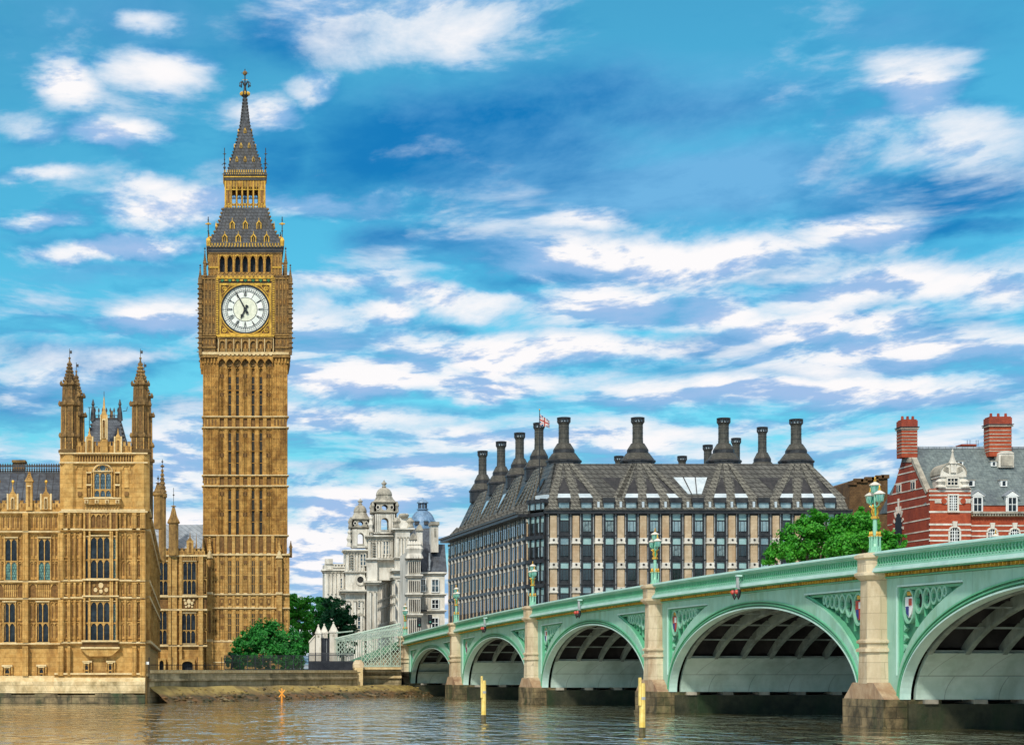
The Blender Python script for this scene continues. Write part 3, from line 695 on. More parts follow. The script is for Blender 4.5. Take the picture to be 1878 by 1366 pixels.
# corner pinnacles
def pinn(x, y, z0, hw, hs, hc, m=STD, fin_=1.0, n=4): 
    q = MB(); pinnacle(q, x, y, z0, hw, hs, hc, m, m, n, 6, fin_); return q
PN = []
for sx in (-1, 1):
    for sy in (-1, 1):
        X, Y = TX+sx*6.62, TY+sy*6.62
        q = pinn(X, Y, V(652), .24, V(513)-V(652), V(492)-V(513), STD, .5)
        for y in range(522, 648, 9): q.sq([(.2, V(y+2)), (.36, V(y)), (.2, V(y-2))], X+sx*.06, Y+sy*.06, STD)
        for y in (571, 622): q.tube((X, Y, V(y)), (X+sx*.7, Y, V(y-1)), .06, STD, 5)
        PN.append(q)
        X, Y = TX+sx*5.95, TY+sy*5.95
        q = pinn(X, Y, V(508), .22, V(482)-V(508), V(460)-V(482), STD, .6)
        q.tube((X, Y, V(490)), (TX+sx*5.3, TY+sy*5.3, V(478)), .12, STD, 5); PN.append(q)
        X, Y = TX+sx*5.45, TY+sy*5.45
        q = MB(); z = V(450); q.tube((X, Y, z), (X, Y, zc(398, 5.4)), .07, IROND, 5); q.sq([(.28, z), (.32, z+.8), (.1, z+1.3)], X, Y, GOLD)
        zz = zc(411, 5.4); q.tube((X-.42, Y, zz), (X+.42, Y, zz), .10, GOLD, 5); q.ball((X, Y, zz), .22, GOLD, 6, 4); q.ball((X, Y, zc(404, 5.4)), .12, IROND, 6, 4); q.ball((X, Y, zc(424, 5.4)), .14, IROND, 6, 4)
        PN.append(q)
        X, Y = TX+sx*(HL+.15), TY+sy*(HL+.15)
        q = MB(); z = zc(322, HL); q.tube((X, Y, z), (X, Y, zc(272, HL)), .06, IROND, 5)
        for y, r in ((283, .14), (293, .12), (300, .16), (308, .2)): q.ball((X, Y, zc(y, HL)), r, IROND, 6, 4)
        q.tube((X-.26, Y, zc(283, HL)), (X+.26, Y, zc(283, HL)), .05, IROND, 4); q.tube((X, Y, zc(300, HL)), (X+sx*.4, Y, zc(303, HL)), .06, IROND, 4)
        PN.append(q)
# ---- lower stages (below y 1017): wider, merging with the palace link
HLW = 6.5
lowb = MB(); lowb.box(TX-6.42, TX+6.5, TZ-.42, TZ+12.6, 2.9, V(1019), STP)
LF = lambda q, x0, x1, y0, y1, d0, d1, m: q.box(wx(x0, TZ), wx(x1, TZ), TZ-d1, TZ-d0, V(y1), V(y0), m)
for y, hgt in ((1017, 3), (1090, 2.4), (1115, 2.4), (1175.5, 3)):
    LF(trim, 369.5, 531.5, y-1.4, y+hgt-1.4, .3, .78, STL); LF(trim, 369.5, 531.5, y+hgt-1.4, y+hgt, .3, .62, STP)
    for i in range(7): LF(trim, BAYS[i]-3.2, BAYS[i]+3.2, y-2.6, y-1.4, .45, .74, STL)
for (ya, yb) in ((1020, 1088), (1118, 1174)):
    for e in edges: LF(low, e-2.3, e+2.3, ya, yb, .4, .72, STP)
    for i, c in enumerate(BAYS):
        if i in (1, 2, 4, 5):
            for sx in (-1, 1): LF(low, c+sx*4.4-.9, c+sx*4.4+.9, ya, yb, .4, .6, STP)
        else:
            for f in (-3, 0, 3): LF(low, c+f-.6, c+f+.6, ya, yb, .4, .56, STP)
            LF(carv, c-3.2, c+3.2, ya+8, ya+14, .4, .6, STR); LF(carv, c-3.2, c+3.2, (ya+yb)/2+2, (ya+yb)/2+7, .4, .6, STR)
    for i in range(29): LF(low, 400+i*3.58-.45, 400+i*3.58+.45, ya, yb, .4, .54, STP)
    LF(low, 400, 500, (ya+yb)/2, (ya+yb)/2+1.2, .4, .58, STP)
    for j in range(6):
        for sd_ in (0, 1):
            x = 373+j*5 if sd_ == 0 else 503+j*5
            LF(low, x-.6, x+.6, ya, yb, .4, .56, STP)
    for f in (.33, .66):
        for j in range(5):
            for s0 in (375.5, 505.5): LF(carv, s0+j*5-1.5, s0+j*5+1.5, ya+(yb-ya)*f, ya+(yb-ya)*f+4, .4, .46, STR)
for i, c in enumerate(BAYS):
    LF(carv, c-4.5, c+4.5, 1093, 1113, .4, .52, STP); LF(carv, c-3, c+3, 1097, 1109, .5, .6, STR); LF(carv, c-1.3, c+1.3, 1100, 1106, .6, .68, STP)
    LF(carv, c-4.2, c+4.2, 985, 1014, -.2, .12, STR)
for e in edges: LF(carv, e-2.8, e+2.8, 983, 1016, -.2, .34, STP); LF(carv, e-2.2, e+2.2, 1092, 1114, .4, .66, STP)
for sx, xx in ((0, 384.5), (1, 511.5)):
    LF(low, xx-5, xx+5, 1026, 1190, .4, 1.25, STP)
    LF(low, xx-2.2, xx+2.2, 1040, 1088, 1.2, 1.32, STR); LF(low, xx-2.2, xx+2.2, 1120, 1160, 1.2, 1.32, STR)
    pinnacle(low, wx(xx, TZ), TZ-.75, V(1030), .30, V(1010)-V(1030), V(985)-V(1010) if sx == 0 else V(992)-V(1010), STP, STP, 4, 5)
    low.prism([(wx(xx-6.5, TZ), V(1024)), (wx(xx+6.5, TZ), V(1024)), (wx(xx, TZ), V(1008))], TZ-1.35, TZ-.4, STL)
    LF(trim, xx-6, xx+6, 1086, 1090, 1.0, 1.42, STL); LF(trim, xx-6, xx+6, 1172, 1177, 1.0, 1.42, STL)
    LF(low, xx-6.5, xx+6.5, 1177, 1232, .3, 1.6, STP)
LF(low, 371, 531.6, 1178, 1234, .3, .95, STP); LF(trim, 371, 531.6, 1213, 1215, .9, 1.05, STL)
pinnacle(low, TX+6.7, TZ+.1, V(1022), .20, V(1003)-V(1022), V(992)-V(1003), STD, STD, 4, 4)
low.box(TX+6.4, TX+6.85, TZ-.2, TZ+.5, V(1022), V(1014), STD)
sh.build('shaft', ct); cs.build('clock_stage', ct); be.build('belfry', ct); build_each(trim, 'string_course', ct, .12, 2); carv.build('carved_panels', ct)
cor.build('cornice', ct); ro_ = r1.build('roof', ct)
for q in dm: q.build('dormer', ct)
lan.build('lantern', ct); spi.build('spire', ct); fin.build('finial', ct)
for q in PN: q.build('pinnacle', ct)
for q in (lowb, low): q.build('lower_stage', ct)
# slit windows
def slit_mesh(w_, h_, name='window', gm=None):
    q = MB(); q.box(-w_-.05, -w_, -.1, .1, 0, h_, STM); q.box(w_, w_+.05, -.1, .1, 0, h_, STM); [q.box(-w_, w_, -.08, .1, h_*f_, h_*f_+.10, ST) for f_ in (.25, .5, .75)]; q.box(-w_, w_, -.08, .1, h_-.35, h_, ST)
    g = MB(); g.box(-w_, w_, -.04, .06, 0, h_-.3, gm or SLITG)
    o = q.build(name); p_ = g.build('pane'); p_.parent = o; return o, p_
SM = {}
for (ya, yb, z_off) in ((686, 761, 0), (789, 869, 0), (895, 978, 0)):
    o, p_ = slit_mesh(.20, V(ya)-V(yb)); first = True
    for k in (0, 1, 3):
        for i in (1, 2, 4, 5):
            Tm = Matrix.Rotation(k*PI/2, 4, 'Z') @ Matrix.Translation((U(BAYS[i]), -(HWT-.50), V(yb)-2.9))
            if first: c = o; first = False
            else: c = o.copy(); C.objects.link(c); d = p_.copy(); C.objects.link(d); d.parent = c
            c.parent = ct; c.matrix_local = Tm
for (ya, yb) in ((1024, 1087), (1121, 1173)):
    o, p_ = slit_mesh(.20, V(ya)-V(yb)); first = True
    for i in (1, 2, 4, 5):
        if first: c = o; first = False
        else: c = o.copy(); C.objects.link(c); d = p_.copy(); C.objects.link(d); d.parent = c
        c.parent = ct; c.matrix_local = Matrix.Translation((U(BAYS[i]), -(HWT+.48), V(yb)-2.9))

# ================================================================ water, ground, quay
def wmat():
    m = bpy.data.materials.new('river_water'); m.use_nodes = True; t = m.node_tree; t.nodes.clear(); b = NB(t)
    p = b.n('ShaderNodeBsdfPrincipled'); o = b.n('ShaderNodeOutputMaterial'); t.links.new(p.outputs[0], o.inputs[0])
    tc = b.n('ShaderNodeTexCoord').outputs['Object']
    n0 = b.noise(tc, .06, 4, .5)
    b.put(p.inputs['Base Color'], b.mix(n0, (.24, .19, .08), (.32, .26, .11)))
    p.inputs['Roughness'].default_value = .25; p.inputs['IOR'].default_value = 1.33
    a = b.noise(b.vm('MULTIPLY', tc, (.50, .20, 1)), 1.0, 3, .58, .6)
    c = b.noise(b.vm('MULTIPLY', tc, (.22, .10, 1)), 1.0, 3, .55, .6)
    e = b.noise(b.vm('MULTIPLY', tc, (2.6, 1.1, 1)), 1.0, 2, .5)
    h = b.m('ADD', b.m('ADD', b.m('MULTIPLY', a, .46), b.m('MULTIPLY', c, .30)), b.m('MULTIPLY', e, .040))
    bp = b.n('ShaderNodeBump'); bp.inputs['Strength'].default_value = 1.0; bp.inputs['Distance'].default_value = 1.0
    b.put(bp.inputs['Height'], h); t.links.new(bp.outputs[0], p.inputs['Normal'])
    gl = b.n('ShaderNodeBsdfGlossy'); gl.inputs['Roughness'].default_value = .04; gl.inputs['Color'].default_value = (1, .98, .93, 1); t.links.new(bp.outputs[0], gl.inputs['Normal'])
    fz_ = b.n('ShaderNodeFresnel'); fz_.inputs['IOR'].default_value = 1.6; t.links.new(bp.outputs[0], fz_.inputs['Normal'])
    ms = b.n('ShaderNodeMixShader'); b.put(ms.inputs[0], b.m('MINIMUM', b.m('ADD', b.m('MULTIPLY', fz_.outputs[0], 1.1), .14), .96)); t.links.new(p.outputs[0], ms.inputs[1]); t.links.new(gl.outputs[0], ms.inputs[2]); t.links.new(ms.outputs[0], o.inputs[0]); return m
WATER = wmat()
q = MB(); q.poly([(-1500, -300, 0), (1800, -300, 0), (1800, 700, 0), (-1500, 700, 0)], WATER)
tag(q.build('water'), kind='structure')
PZ = 195.0                                               # river front of the palace
QX0, QY0 = wx(268, PZ), PZ+1.5
QX1, QY1 = wx(650, 248), 248.0
q = MB(); zl = 2.86
q.poly([(-900, PZ+.4, zl), (QX0, PZ+.4, zl), (QX0, QY0, zl), (QX1, QY1, zl), (22, 251.5, zl), (46, 253, zl), (1500, 262, zl), (3500, 6000, zl), (-3500, 6000, zl)], LAND)
tag(q.build('ground'), kind='structure')
# quay wall: a straight stretch from the palace to the bridge steps, with coping and ledge
qw = MB()
def seg(mb, a, b_, prof, m):                             # sweep a profile of (outward, z) along a-b; outward is towards the river
    a = Vector(a); b_ = Vector(b_); d = (b_-a).normalized(); n = Vector((d.y, -d.x))
    k = len(prof); vs = [(a.x+n.x*o, a.y+n.y*o, z) for o, z in prof]+[(b_.x+n.x*o, b_.y+n.y*o, z) for o, z in prof]
    mb.add(vs, [(i, i+1, k+i+1, k+i) for i in range(k-1)]+[tuple(range(k-1, -1, -1)), tuple(range(k, 2*k))], m)
A_, B_ = (QX0, QY0), (QX1, QY1)
seg(qw, A_, B_, [(-.5, 3.05), (.35, 3.05), (.35, 2.75), (.1, 2.72), (.1, -1), (-.5, -1)], STL)
qw2 = MB(); seg(qw2, A_, B_, [(.05, 2.7), (.22, 2.68), (.22, 2.25), (.5, 2.2), (.5, 2.0), (.28, 1.95), (.28, -1), (.05, -1)], QUAY)
qo = thing('quay_wall', 'long low weathered stone quay wall between the palace and the bridge', 'river wall', ((QX0+QX1)/2, (QY0+QY1)/2, 0))
qw.build('coping', qo); qw2.build('wall', qo)
def mudmat():
    m = mat('tidal_mud', (.27,.19,.05), (.46,.34,.10), .5, rough=.7, c3=(.10,.07,.028), bump=.9, bs=2.2, s3=.20); b = NB(m.node_tree)
    p = [n for n in m.node_tree.nodes if n.type == 'BSDF_PRINCIPLED'][0]; l = p.inputs['Base Color'].links[0]; src = l.from_socket
    g = b.n('ShaderNodeNewGeometry'); x, y, z = b.sep(g.outputs['Position']); nn_ = b.noise(g.outputs['Position'], .35, 5, .6)
    f = b.mr(b.m('ADD', z, b.m('MULTIPLY', nn_, .8)), .95, 1.3, 1, 0); wet = b.mix(b.mr(b.noise(g.outputs['Position'], .8, 5, .7), .4, .6), (.03, .035, .012), (.16, .085, .03))
    b.put(p.inputs['Base Color'], b.mix(f, src, wet)); return m
MUDW = mudmat()
# foreshore apron of mud and stones
fs = MB(); nx = 90; ny = 9; vs = []; rnd = random.Random(3)
a = Vector((QX0, QY0)); b_ = Vector((QX1+6.5, QY1+2.6)); d = b_-a; nn = Vector((d.y, -d.x)).normalized()
for i in range(nx+1):
    t = i/nx; p = a+d*t
    for j in range(ny+1):
        s_ = j/ny; wd = 2.6+1.6*t+.25*math.sin(t*23)+.15*math.sin(t*61); zt = 1.5-.2*t+.06*math.sin(t*31)
        z = zt*(1-s_)**1.0-.35*s_+(rnd.random()-.5)*.16*(1-abs(2*s_-1)*.5)+.12*math.sin(t*37+s_*5)*(s_)
        if j == 0: z = zt
        vs.append((p.x+nn.x*(.2+wd*s_), p.y+nn.y*(.2+wd*s_), z))
fs.add(vs, [(i*(ny+1)+j, (i+1)*(ny+1)+j, (i+1)*(ny+1)+j+1, i*(ny+1)+j+1) for i in range(nx) for j in range(ny)], MUDW)
tag(fs.build('foreshore', smooth=True), kind='structure')

# ================================================================ bridge
BO = Vector((20.93, 253.5, 0)); BR = math.atan2(-.9964, .0846)
TB = Matrix.Translation(BO) @ Matrix.Rotation(BR, 4, 'Z')
def bpos(L, y, z=0): return tuple(TB @ Vector((L, y, z)))
PIERS = [-2.4, 29.9, 65.4, 103.6, 143.8, 182.0]
WB = 26.0; YF = .85; ZS = 1.50
def zp(L): return 9.09-.000127*(L-122)**2
CROWN = [5.50, 6.20, 6.62, 6.80, 6.75]
br = thing('road_bridge', 'pale green iron arch bridge on stone piers crossing the river', 'bridge', bpos(70, 13, 0))
def bm(): q = MB(); q.T = TB; return q
def lin(a, b_, n): return [a+(b_-a)*i/n for i in range(n+1)]
for si in range(5):
    L0, L1 = PIERS[si], PIERS[si+1]; a0, a1 = L0+2.85, L1-2.85; mid = (a0+a1)/2; ha = (a1-a0)/2; rise = CROWN[si]-ZS
    def ell(off, n=56, t0=0., t1=PI, ox=None):           # curve parallel to the arch, off metres outside
        return [(mid-(ha+(off if ox is None else ox))*math.cos(t0+(t1-t0)*i/n), ZS+(rise+off)*math.sin(t0+(t1-t0)*i/n)) for i in range(n+1)]
    def ez(x, off, ox=None):
        k = (x-mid)/(ha+(off if ox is None else ox)); return ZS+(rise+off)*math.sqrt(max(0, 1-k*k)) if abs(k) < 1 else ZS-.3
    ring = bm()
    for (o0_, o1_, y0, y1, m) in ((0, .09, YF-.06, YF+.5, GREENH), (.09, .20, YF+.06, YF+.5, GREEND), (.20, .27, YF-.06, YF+.5, GREEN), (.27, .38, YF+.04, YF+.5, GREEND), (.38, .46, YF-.08, YF+.5, GREEN)):
        ring.ribbon(ell(o0_), ell(o1_), y0, y1, m)
    ring.build('arch_ring', br)
    # face plate with a sunk triangular panel over each haunch
    fp = bm()
    zc_ = lambda L: zp(L)-1.24
    edges_ = []
    xl, xr = L0+1.0, L1-1.0
    PW = 9.3 if si in (3, 4) else 8.3-(.8*(2-si) if si < 2 else 0)
    for side in (0, 1):
        tr = bm()
        # panel polygon: vertical edge at xe, top at zc-0.62, hypotenuse = ring offset .44+.85
        xe = L0+3.05-1.0+.35 if side == 0 else L1-2.05-.35
        sg = 1 if side == 0 else -1
        xs = lin(xe, xe+sg*PW, 24)
        HO = 1.30
        lo = [(x, ez(x, HO, .55+.2)) for x in xs]; hi = [(x, zc_(x)-.55) for x in xs]
        cut = [i for i in range(len(xs)) if hi[i][1]-lo[i][1] > .03]
        k = cut[-1]+1 if cut else 1
        xs, lo, hi = xs[:k], lo[:k], hi[:k]; xend = xs[-1]
        lo = [(x, max(z, 2.2)) for x, z in lo]
        def pl(A, B_, y0, y1, m, q=fp):
            if sg < 0: A, B_ = A[::-1], B_[::-1]
            q.ribbon(A, B_, y0, y1, m)
        # below and above the panel
        pl([(x, max(ez(x, .44), ZS-.2)) for x in xs], lo, YF, YF+.30, GREENJ)
        pl(hi, [(x, zc_(x)+.1) for x in xs], YF, YF+.30, GREENJ)
        # pilaster strip next to the pier
        xa, xb = (xl, xe) if side == 0 else (xe, xr)
        fp.ribbon([(x, max(ZS-.2, ez(x, .44) if abs((x-mid)/(ha+.44)) < 1 else ZS-.2)) for x in lin(xa, xb, 6)], [(x, zc_(x)+.1) for x in lin(xa, xb, 6)], YF, YF+.30, GREENJ)
        if side == 0: x_left = xend
        else: x_right = xend
        # sunk back and mouldings
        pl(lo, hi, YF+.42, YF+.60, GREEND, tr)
        pl([(x, z) for x, z in hi], [(x, z+.10) for x, z in hi], YF-.05, YF+.4, GREENH, tr)
        pl([(x, z-.16) for x, z in hi if z-.16 > ez(x, HO, .75)+.02] or lo[:2], [(x, z-.02) for x, z in hi if z-.16 > ez(x, HO, .75)+.02] or hi[:2], YF+.18, YF+.4, GREEN, tr)
        pl([(x, z) for x, z in lo], [(x, z+.12) for x, z in lo], YF+.12, YF+.4, GREEN, tr)
        xv = sorted((xe, xe+sg*.12)); tr.box(xv[0], xv[1], YF+.08, YF+.45, lo[0][1], hi[0][1], GREEN)
        xv = sorted((xe-sg*.10, xe-sg*.02)); tr.box(xv[0], xv[1], YF-.05, YF+.2, lo[0][1], hi[0][1], GREENH)
        # tracery: round openings in diminishing size
        x = xe+sg*.20; first_c = None; j_ = 0
        while True:
            wd = (1.45, 1.05, .85, .7, .6)[min(j_, 4)]*(1 if si >= 3 else .9)
            for _ in range(4):
                xc = x+sg*wd/2; zt = zc_(xc)-.66; zb = max(ez(xc+sg*wd*.3, HO, .75), 2.4)+.16; hh_ = min(zt-zb, wd*1.2); wd = min(wd, max(.35, hh_*.95))
            if hh_ < .4 or abs(xc-xe) > PW: break
            n = 24; zm = zt-hh_/2
            A1 = [(xc+(wd/2-.09)*math.cos(2*PI*i/n), zm+(hh_/2-.09)*math.sin(2*PI*i/n)) for i in range(n+1)]
            A2 = [(xc+(wd/2+.03)*math.cos(2*PI*i/n), zm+(hh_/2+.03)*math.sin(2*PI*i/n)) for i in range(n+1)]
            tr.ribbon(A1, A2, YF+.16, YF+.42, GREENL); tr.prism(A1[:-1], YF+.37, YF+.40, BLACKG if j_ else GREEND)
            if j_ == 0: first_c = (xc, zm, wd, hh_)
            else:
                for k_ in range(4):
                    a_ = k_*PI/2; tr.prism([(xc+wd*.40*math.cos(a_)+wd*.13*math.cos(u_*PI/4), zm+hh_*.40*math.sin(a_)+hh_*.13*math.sin(u_*PI/4)) for u_ in range(8)], YF+.22, YF+.38, GREEN)
            tr.prism([(x, zt+.04), (x+sg*.26, zt+.04), (x, zt-.30)], YF+.26, YF+.43, GREENL); tr.box(min(x, x-sg*.05), max(x, x-sg*.05), YF+.24, YF+.43, zb-.1, zt, GREEN)
            x += sg*(wd+.04); j_ += 1
        if first_c is None: first_c = (xe+sg*.5, zc_(xe)-1.1, .6, .7)
        xc, zm, wd, hh_ = first_c
        for k_ in range(3):      # lower cusps in the narrow foot of the panel
            zq = zm-hh_/2-.25-k_*.5
            if zq > max(ez(xe+sg*.5, HO, .75), 2.3)+.15: tr.prism([(xe+sg*.15, zq+.2), (xe+sg*.5, zq), (xe+sg*.15, zq-.2)], YF+.24, YF+.43, GREENL)
        # painted shield in the first oval
        xc, zm, wd, hh_ = first_c; sh_ = bm(); sc = min(.46, wd*.34)
        sh_.prism([(xc-sc, zm+sc*1.0), (xc+sc, zm+sc*1.0), (xc+sc, zm-sc*.2), (xc+sc*.6, zm-sc*.9), (xc, zm-sc*1.3), (xc-sc*.6, zm-sc*.9), (xc-sc, zm-sc*.2)], YF+.20, YF+.40, WHITEP if si % 2 == 0 else REDP)
        sh_.prism([(xc-sc*.8, zm-sc*.05), (xc, zm-sc*.05), (xc, zm-sc*1.15), (xc-sc*.55, zm-sc*.8)], YF+.17, YF+.25, CLOTH)
        sh_.prism([(xc+sc*.1, zm+sc*.8), (xc+sc*.8, zm+sc*.8), (xc+sc*.8, zm+sc*.05), (xc+sc*.1, zm+sc*.05)], YF+.17, YF+.25, REDP if si % 2 == 0 else WHITEP)
        sh_.box(xc-sc*.5, xc+sc*.5, YF+.2, YF+.4, zm+sc*1.15, zm+sc*1.6, GOLD)
        sh_.build('painted_shield', br); tr.build('spandrel_tracery', br)
    xs = lin(x_left, x_right, 40)
    fp.ribbon([(x, ez(x, .44)) for x in xs], [(x, zc_(x)+.1) for x in xs], YF, YF+.30, GREENJ)
    fp.build('face_plate', br)
    # cornice: dentils, moulding, parapet, coping
    co = bm(); xs = lin(L0+.95, L1-.95, 24)
    def band(z0, z1, y0, y1, m, q=co): q.ribbon([(x, zp(x)+z0) for x in xs], [(x, zp(x)+z1) for x in xs], y0, y1, m)
    band(-1.30, -1.22, YF-.14, YF+.3, GREEN); band(-1.22, -1.02, YF-.12, YF+.3, BLACKG); band(-1.02, -.97, .14, YF+.3, GREEN)
    band(-.97, -.88, .08, YF, GREENH); band(-.88, -.76, .14, YF, GREENH); band(-.76, -.66, .24, YF, GREENL)
    x = L0+1.05
    while x < L1-1.0:
        z = zp(x); co.box(x, x+.10, YF-.30, YF, z-1.20, z-1.05, GOLD); x += .42
    co.build('cornice', br)
    pa = bm()
    band(-.66, -.56, .30, YF-.2, GREENL, pa); band(-.22, -.14, .28, YF-.2, GREENL, pa)
    band(-.62, -.16, .55, .60, BLACK, pa)
    step = .34 if si >= 2 else .5
    x = L0+1.1
    while x < L1-1.1:
        z = zp(x); pa.box(x-.05, x+.05, .32, .54, z-.57, z-.2, GREEN)
        pa.prism([(x-.16, z-.21), (x+.16, z-.21), (x+.05, z-.34), (x-.05, z-.34)], .33, .54, GREEN)
        if si >= 2:
            c_ = x+step/2; pa.prism([(c_-.06, z-.38), (c_, z-.30), (c_+.06, z-.38), (c_, z-.46)], .36, .54, GREENL)
            pa.prism([(c_-.035, z-.60), (c_+.035, z-.60), (c_+.035, z-.655), (c_-.035, z-.655)], .285, .34, GREEND)
        x += step
    pa.build('parapet', br)
    cp = bm(); band(-.14, -.05, .16, YF-.1, GREENL, cp); band(-.05, .0, .10, YF, GREENH, cp)
    cp.ribbon([(x, zp(x)) for x in xs], [(x, zp(x)+.09) for x in xs], .22, YF-.1, GREENH); cp.build('coping', br)
    # far side: same plate, parapet and coping in plain form
    fa = bm()
    fa.ribbon([(x, max(ez(x, .1), ZS)) for x in lin(L0+1, L1-1, 50)], [(x, zp(x)-.95) for x in lin(L0+1, L1-1, 50)], WB-1.1, WB-.8, GREENL)
    fa.ribbon([(x, zp(x)-.95) for x in xs], [(x, zp(x)+.05) for x in xs], WB-.6, WB-.3, GREEN); fa.build('far_parapet', br)
    # ribs, haunch plating, purlins
    nr = 13
    t_hi = math.asin(min(.99, (3.85-ZS)/rise))
    for side in (0, 1):
        t0, t1 = (0, t_hi) if side == 0 else (PI-t_hi, PI)
        pts = ell(-.02, 10, t0, t1); pts2 = ell(.25, 10, t0, t1)
        rb = bm(); rb.ribbon(pts, pts2, YF+.75, WB-1.5, RIBP); rb.build('haunch_plating', br)
    for k in range(nr):
        y = YF+.8+(WB-2.6)*k/(nr-1); q = bm()
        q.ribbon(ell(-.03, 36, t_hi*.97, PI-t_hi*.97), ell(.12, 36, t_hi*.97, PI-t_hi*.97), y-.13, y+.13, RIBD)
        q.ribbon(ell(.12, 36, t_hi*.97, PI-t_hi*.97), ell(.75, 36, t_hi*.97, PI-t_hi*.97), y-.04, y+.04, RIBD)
        q.build('rib', br)
    pu = bm()
    for t in lin(t_hi, PI-t_hi, 9):
        x = mid-(ha+.2)*math.cos(t); z = ZS+(rise+.22)*math.sin(t); pu.box(x-.05, x+.05, YF+.7, WB-1.4, z-.05, z+.05, RIBD)
        x = mid-(ha+.9)*math.cos(t); z = ZS+(rise+.62)*math.sin(t)
        if z < zp(x)-1.45 and L0+1 < x < L1-1: pu.box(x-.12, x+.12, YF+.7, WB-1.4, z, zp(x)-1.35, BLACKG)
    pu.ribbon([(x, zp(x)-1.4) for x in xs], [(x, zp(x)-1.3) for x in xs], YF+.3, WB-.9, BLACKG)
    pu.build('deck_girders', br)
# deck
dk_ = bm(); xs = lin(-60, 260, 80); zr = lambda L: zp(max(-60, L))-1.12 if L > -6 else zp(-6)-1.12-(-6-L)*.052
dk_.ribbon([(x, zr(x)-.2) for x in xs], [(x, zr(x)) for x in xs], YF, WB-.8, ASPH)
dk_.build('road_deck', br)
q = bm(); xs = lin(-60, -3.6, 12); q.ribbon([(x, 1.0) for x in xs], [(x, zr(x)-.22) for x in xs], YF+.2, WB-1, GRANITE); q.ribbon([(x, zr(x)) for x in xs], [(x, zr(x)+1.0) for x in xs], YF+.2, YF+.5, GREEN); q.build('approach_ramp', br)
# piers
def octo(hw, y0, hs, d): return [(-hw, YF+.3), (-hw, y0+d), (-hs, y0), (hs, y0), (hw, y0+d), (hw, YF+.3)]
def taper(q, L, secs, m):
    """stack of plan outlines (list of (dx,y)) with heights"""
    for (A, za), (B_, zb) in zip(secs, secs[1:]):
        n = len(A); vs = [(L+x, y, za) for x, y in A]+[(L+x, y, zb) for x, y in B_]
        q.add(vs, [(i, i+1, n+i+1, n+i) for i in range(n-1)]+[tuple(range(n-1, -1, -1)), tuple(range(n, 2*n)), (n-1, 0, n, 2*n-1)], m)
for pi, L in enumerate(PIERS):
    q = bm(); zt = zp(L)
    c0 = octo(1.22, -.12, .62, .5); c1 = octo(1.05, 0, .5, .45); c2 = octo(1.28, -.25, .66, .52); c3 = octo(1.12, -.1, .58, .5)
    taper(q, L, [(octo(1.22, -.06, .60, .48), 2.3), (octo(1.14, -.02, .55, .46), 3.95)], GRANITE)
    taper(q, L, [(octo(1.28, -.16, .66, .5), 3.95), (octo(1.28, -.16, .66, .5), 4.1), (octo(1.12, -.02, .56, .46), 4.16), (octo(1.12, -.02, .56, .46), 4.36), (octo(1.26, -.14, .64, .5), 4.42), (octo(1.26, -.14, .64, .5), 4.52), (c1, 4.62)], GRANITE)
    taper(q, L, [(c1, 4.6), (octo(1.0, .03, .47, .44), zt-1.35)], GRANITE)
    taper(q, L, [(octo(1.02, .0, .48, .45), zt-1.36), (c2, zt-1.12), (c2, zt-1.0), (c3, zt-.92), (c3, zt-.28), (c2, zt-.2), (c2, zt-.06), (octo(1.0, 0, .5, .4), zt+.06)], GRANITE)
    q.box(L-1.1, L+1.1, YF+.2, 1.6, 2, zt+.02, GRANITE)
    q.build('pier_column', br)
    q = bm()
    blk = [(-2.75, 1.3), (-2.75, 0), (2.75, 0), (2.75, 1.3)]; top = [(-1.25, 1.3), (-1.25, -.03), (1.25, -.03), (1.25, 1.3)]
    taper(q, L, [([(-2.75, 1.4), (-2.75, .0), (2.75, 0), (2.75, 1.4)], 1.5), ([(-1.4, 1.4), (-1.4, -.05), (1.4, -.05), (1.4, 1.4)], 2.35)], SLOPE)
    q.build('pier_cutwater_slope', br)
    q = bm()
    q.box(L-2.78, L+2.78, -.05, 3, -1.5, 1.5, WETG); q.box(L-2.95, L+2.95, 1.2, WB-1, -1.5, ZS-.22, WETD)
    q.box(L-2.84, L+2.84, -.12, .5, -1.5, .12, WETG)
    rr = random.Random(pi)
    for j in range(9): y = 2+j*2.6; q.box(L-3.1, L+3.1, y, y+.7, ZS-.22, ZS, WHITEG)
    q.build('pier_base', br)
    q = bm(); q.box(L-1.6, L+1.6, 1.5, WB-1.5, ZS-.1, zt-1.4, BLACKG); taper(q, L, [([(-1.2, WB-1), (-1.2, WB+.3), (1.2, WB+.3), (1.2, WB-1)][::-1], 1), ([(-1.2, WB-1), (-1.2, WB+.3), (1.2, WB+.3), (1.2, WB-1)][::-1], zt+.06)], GRANITE)
    q.build('pier_core', br)
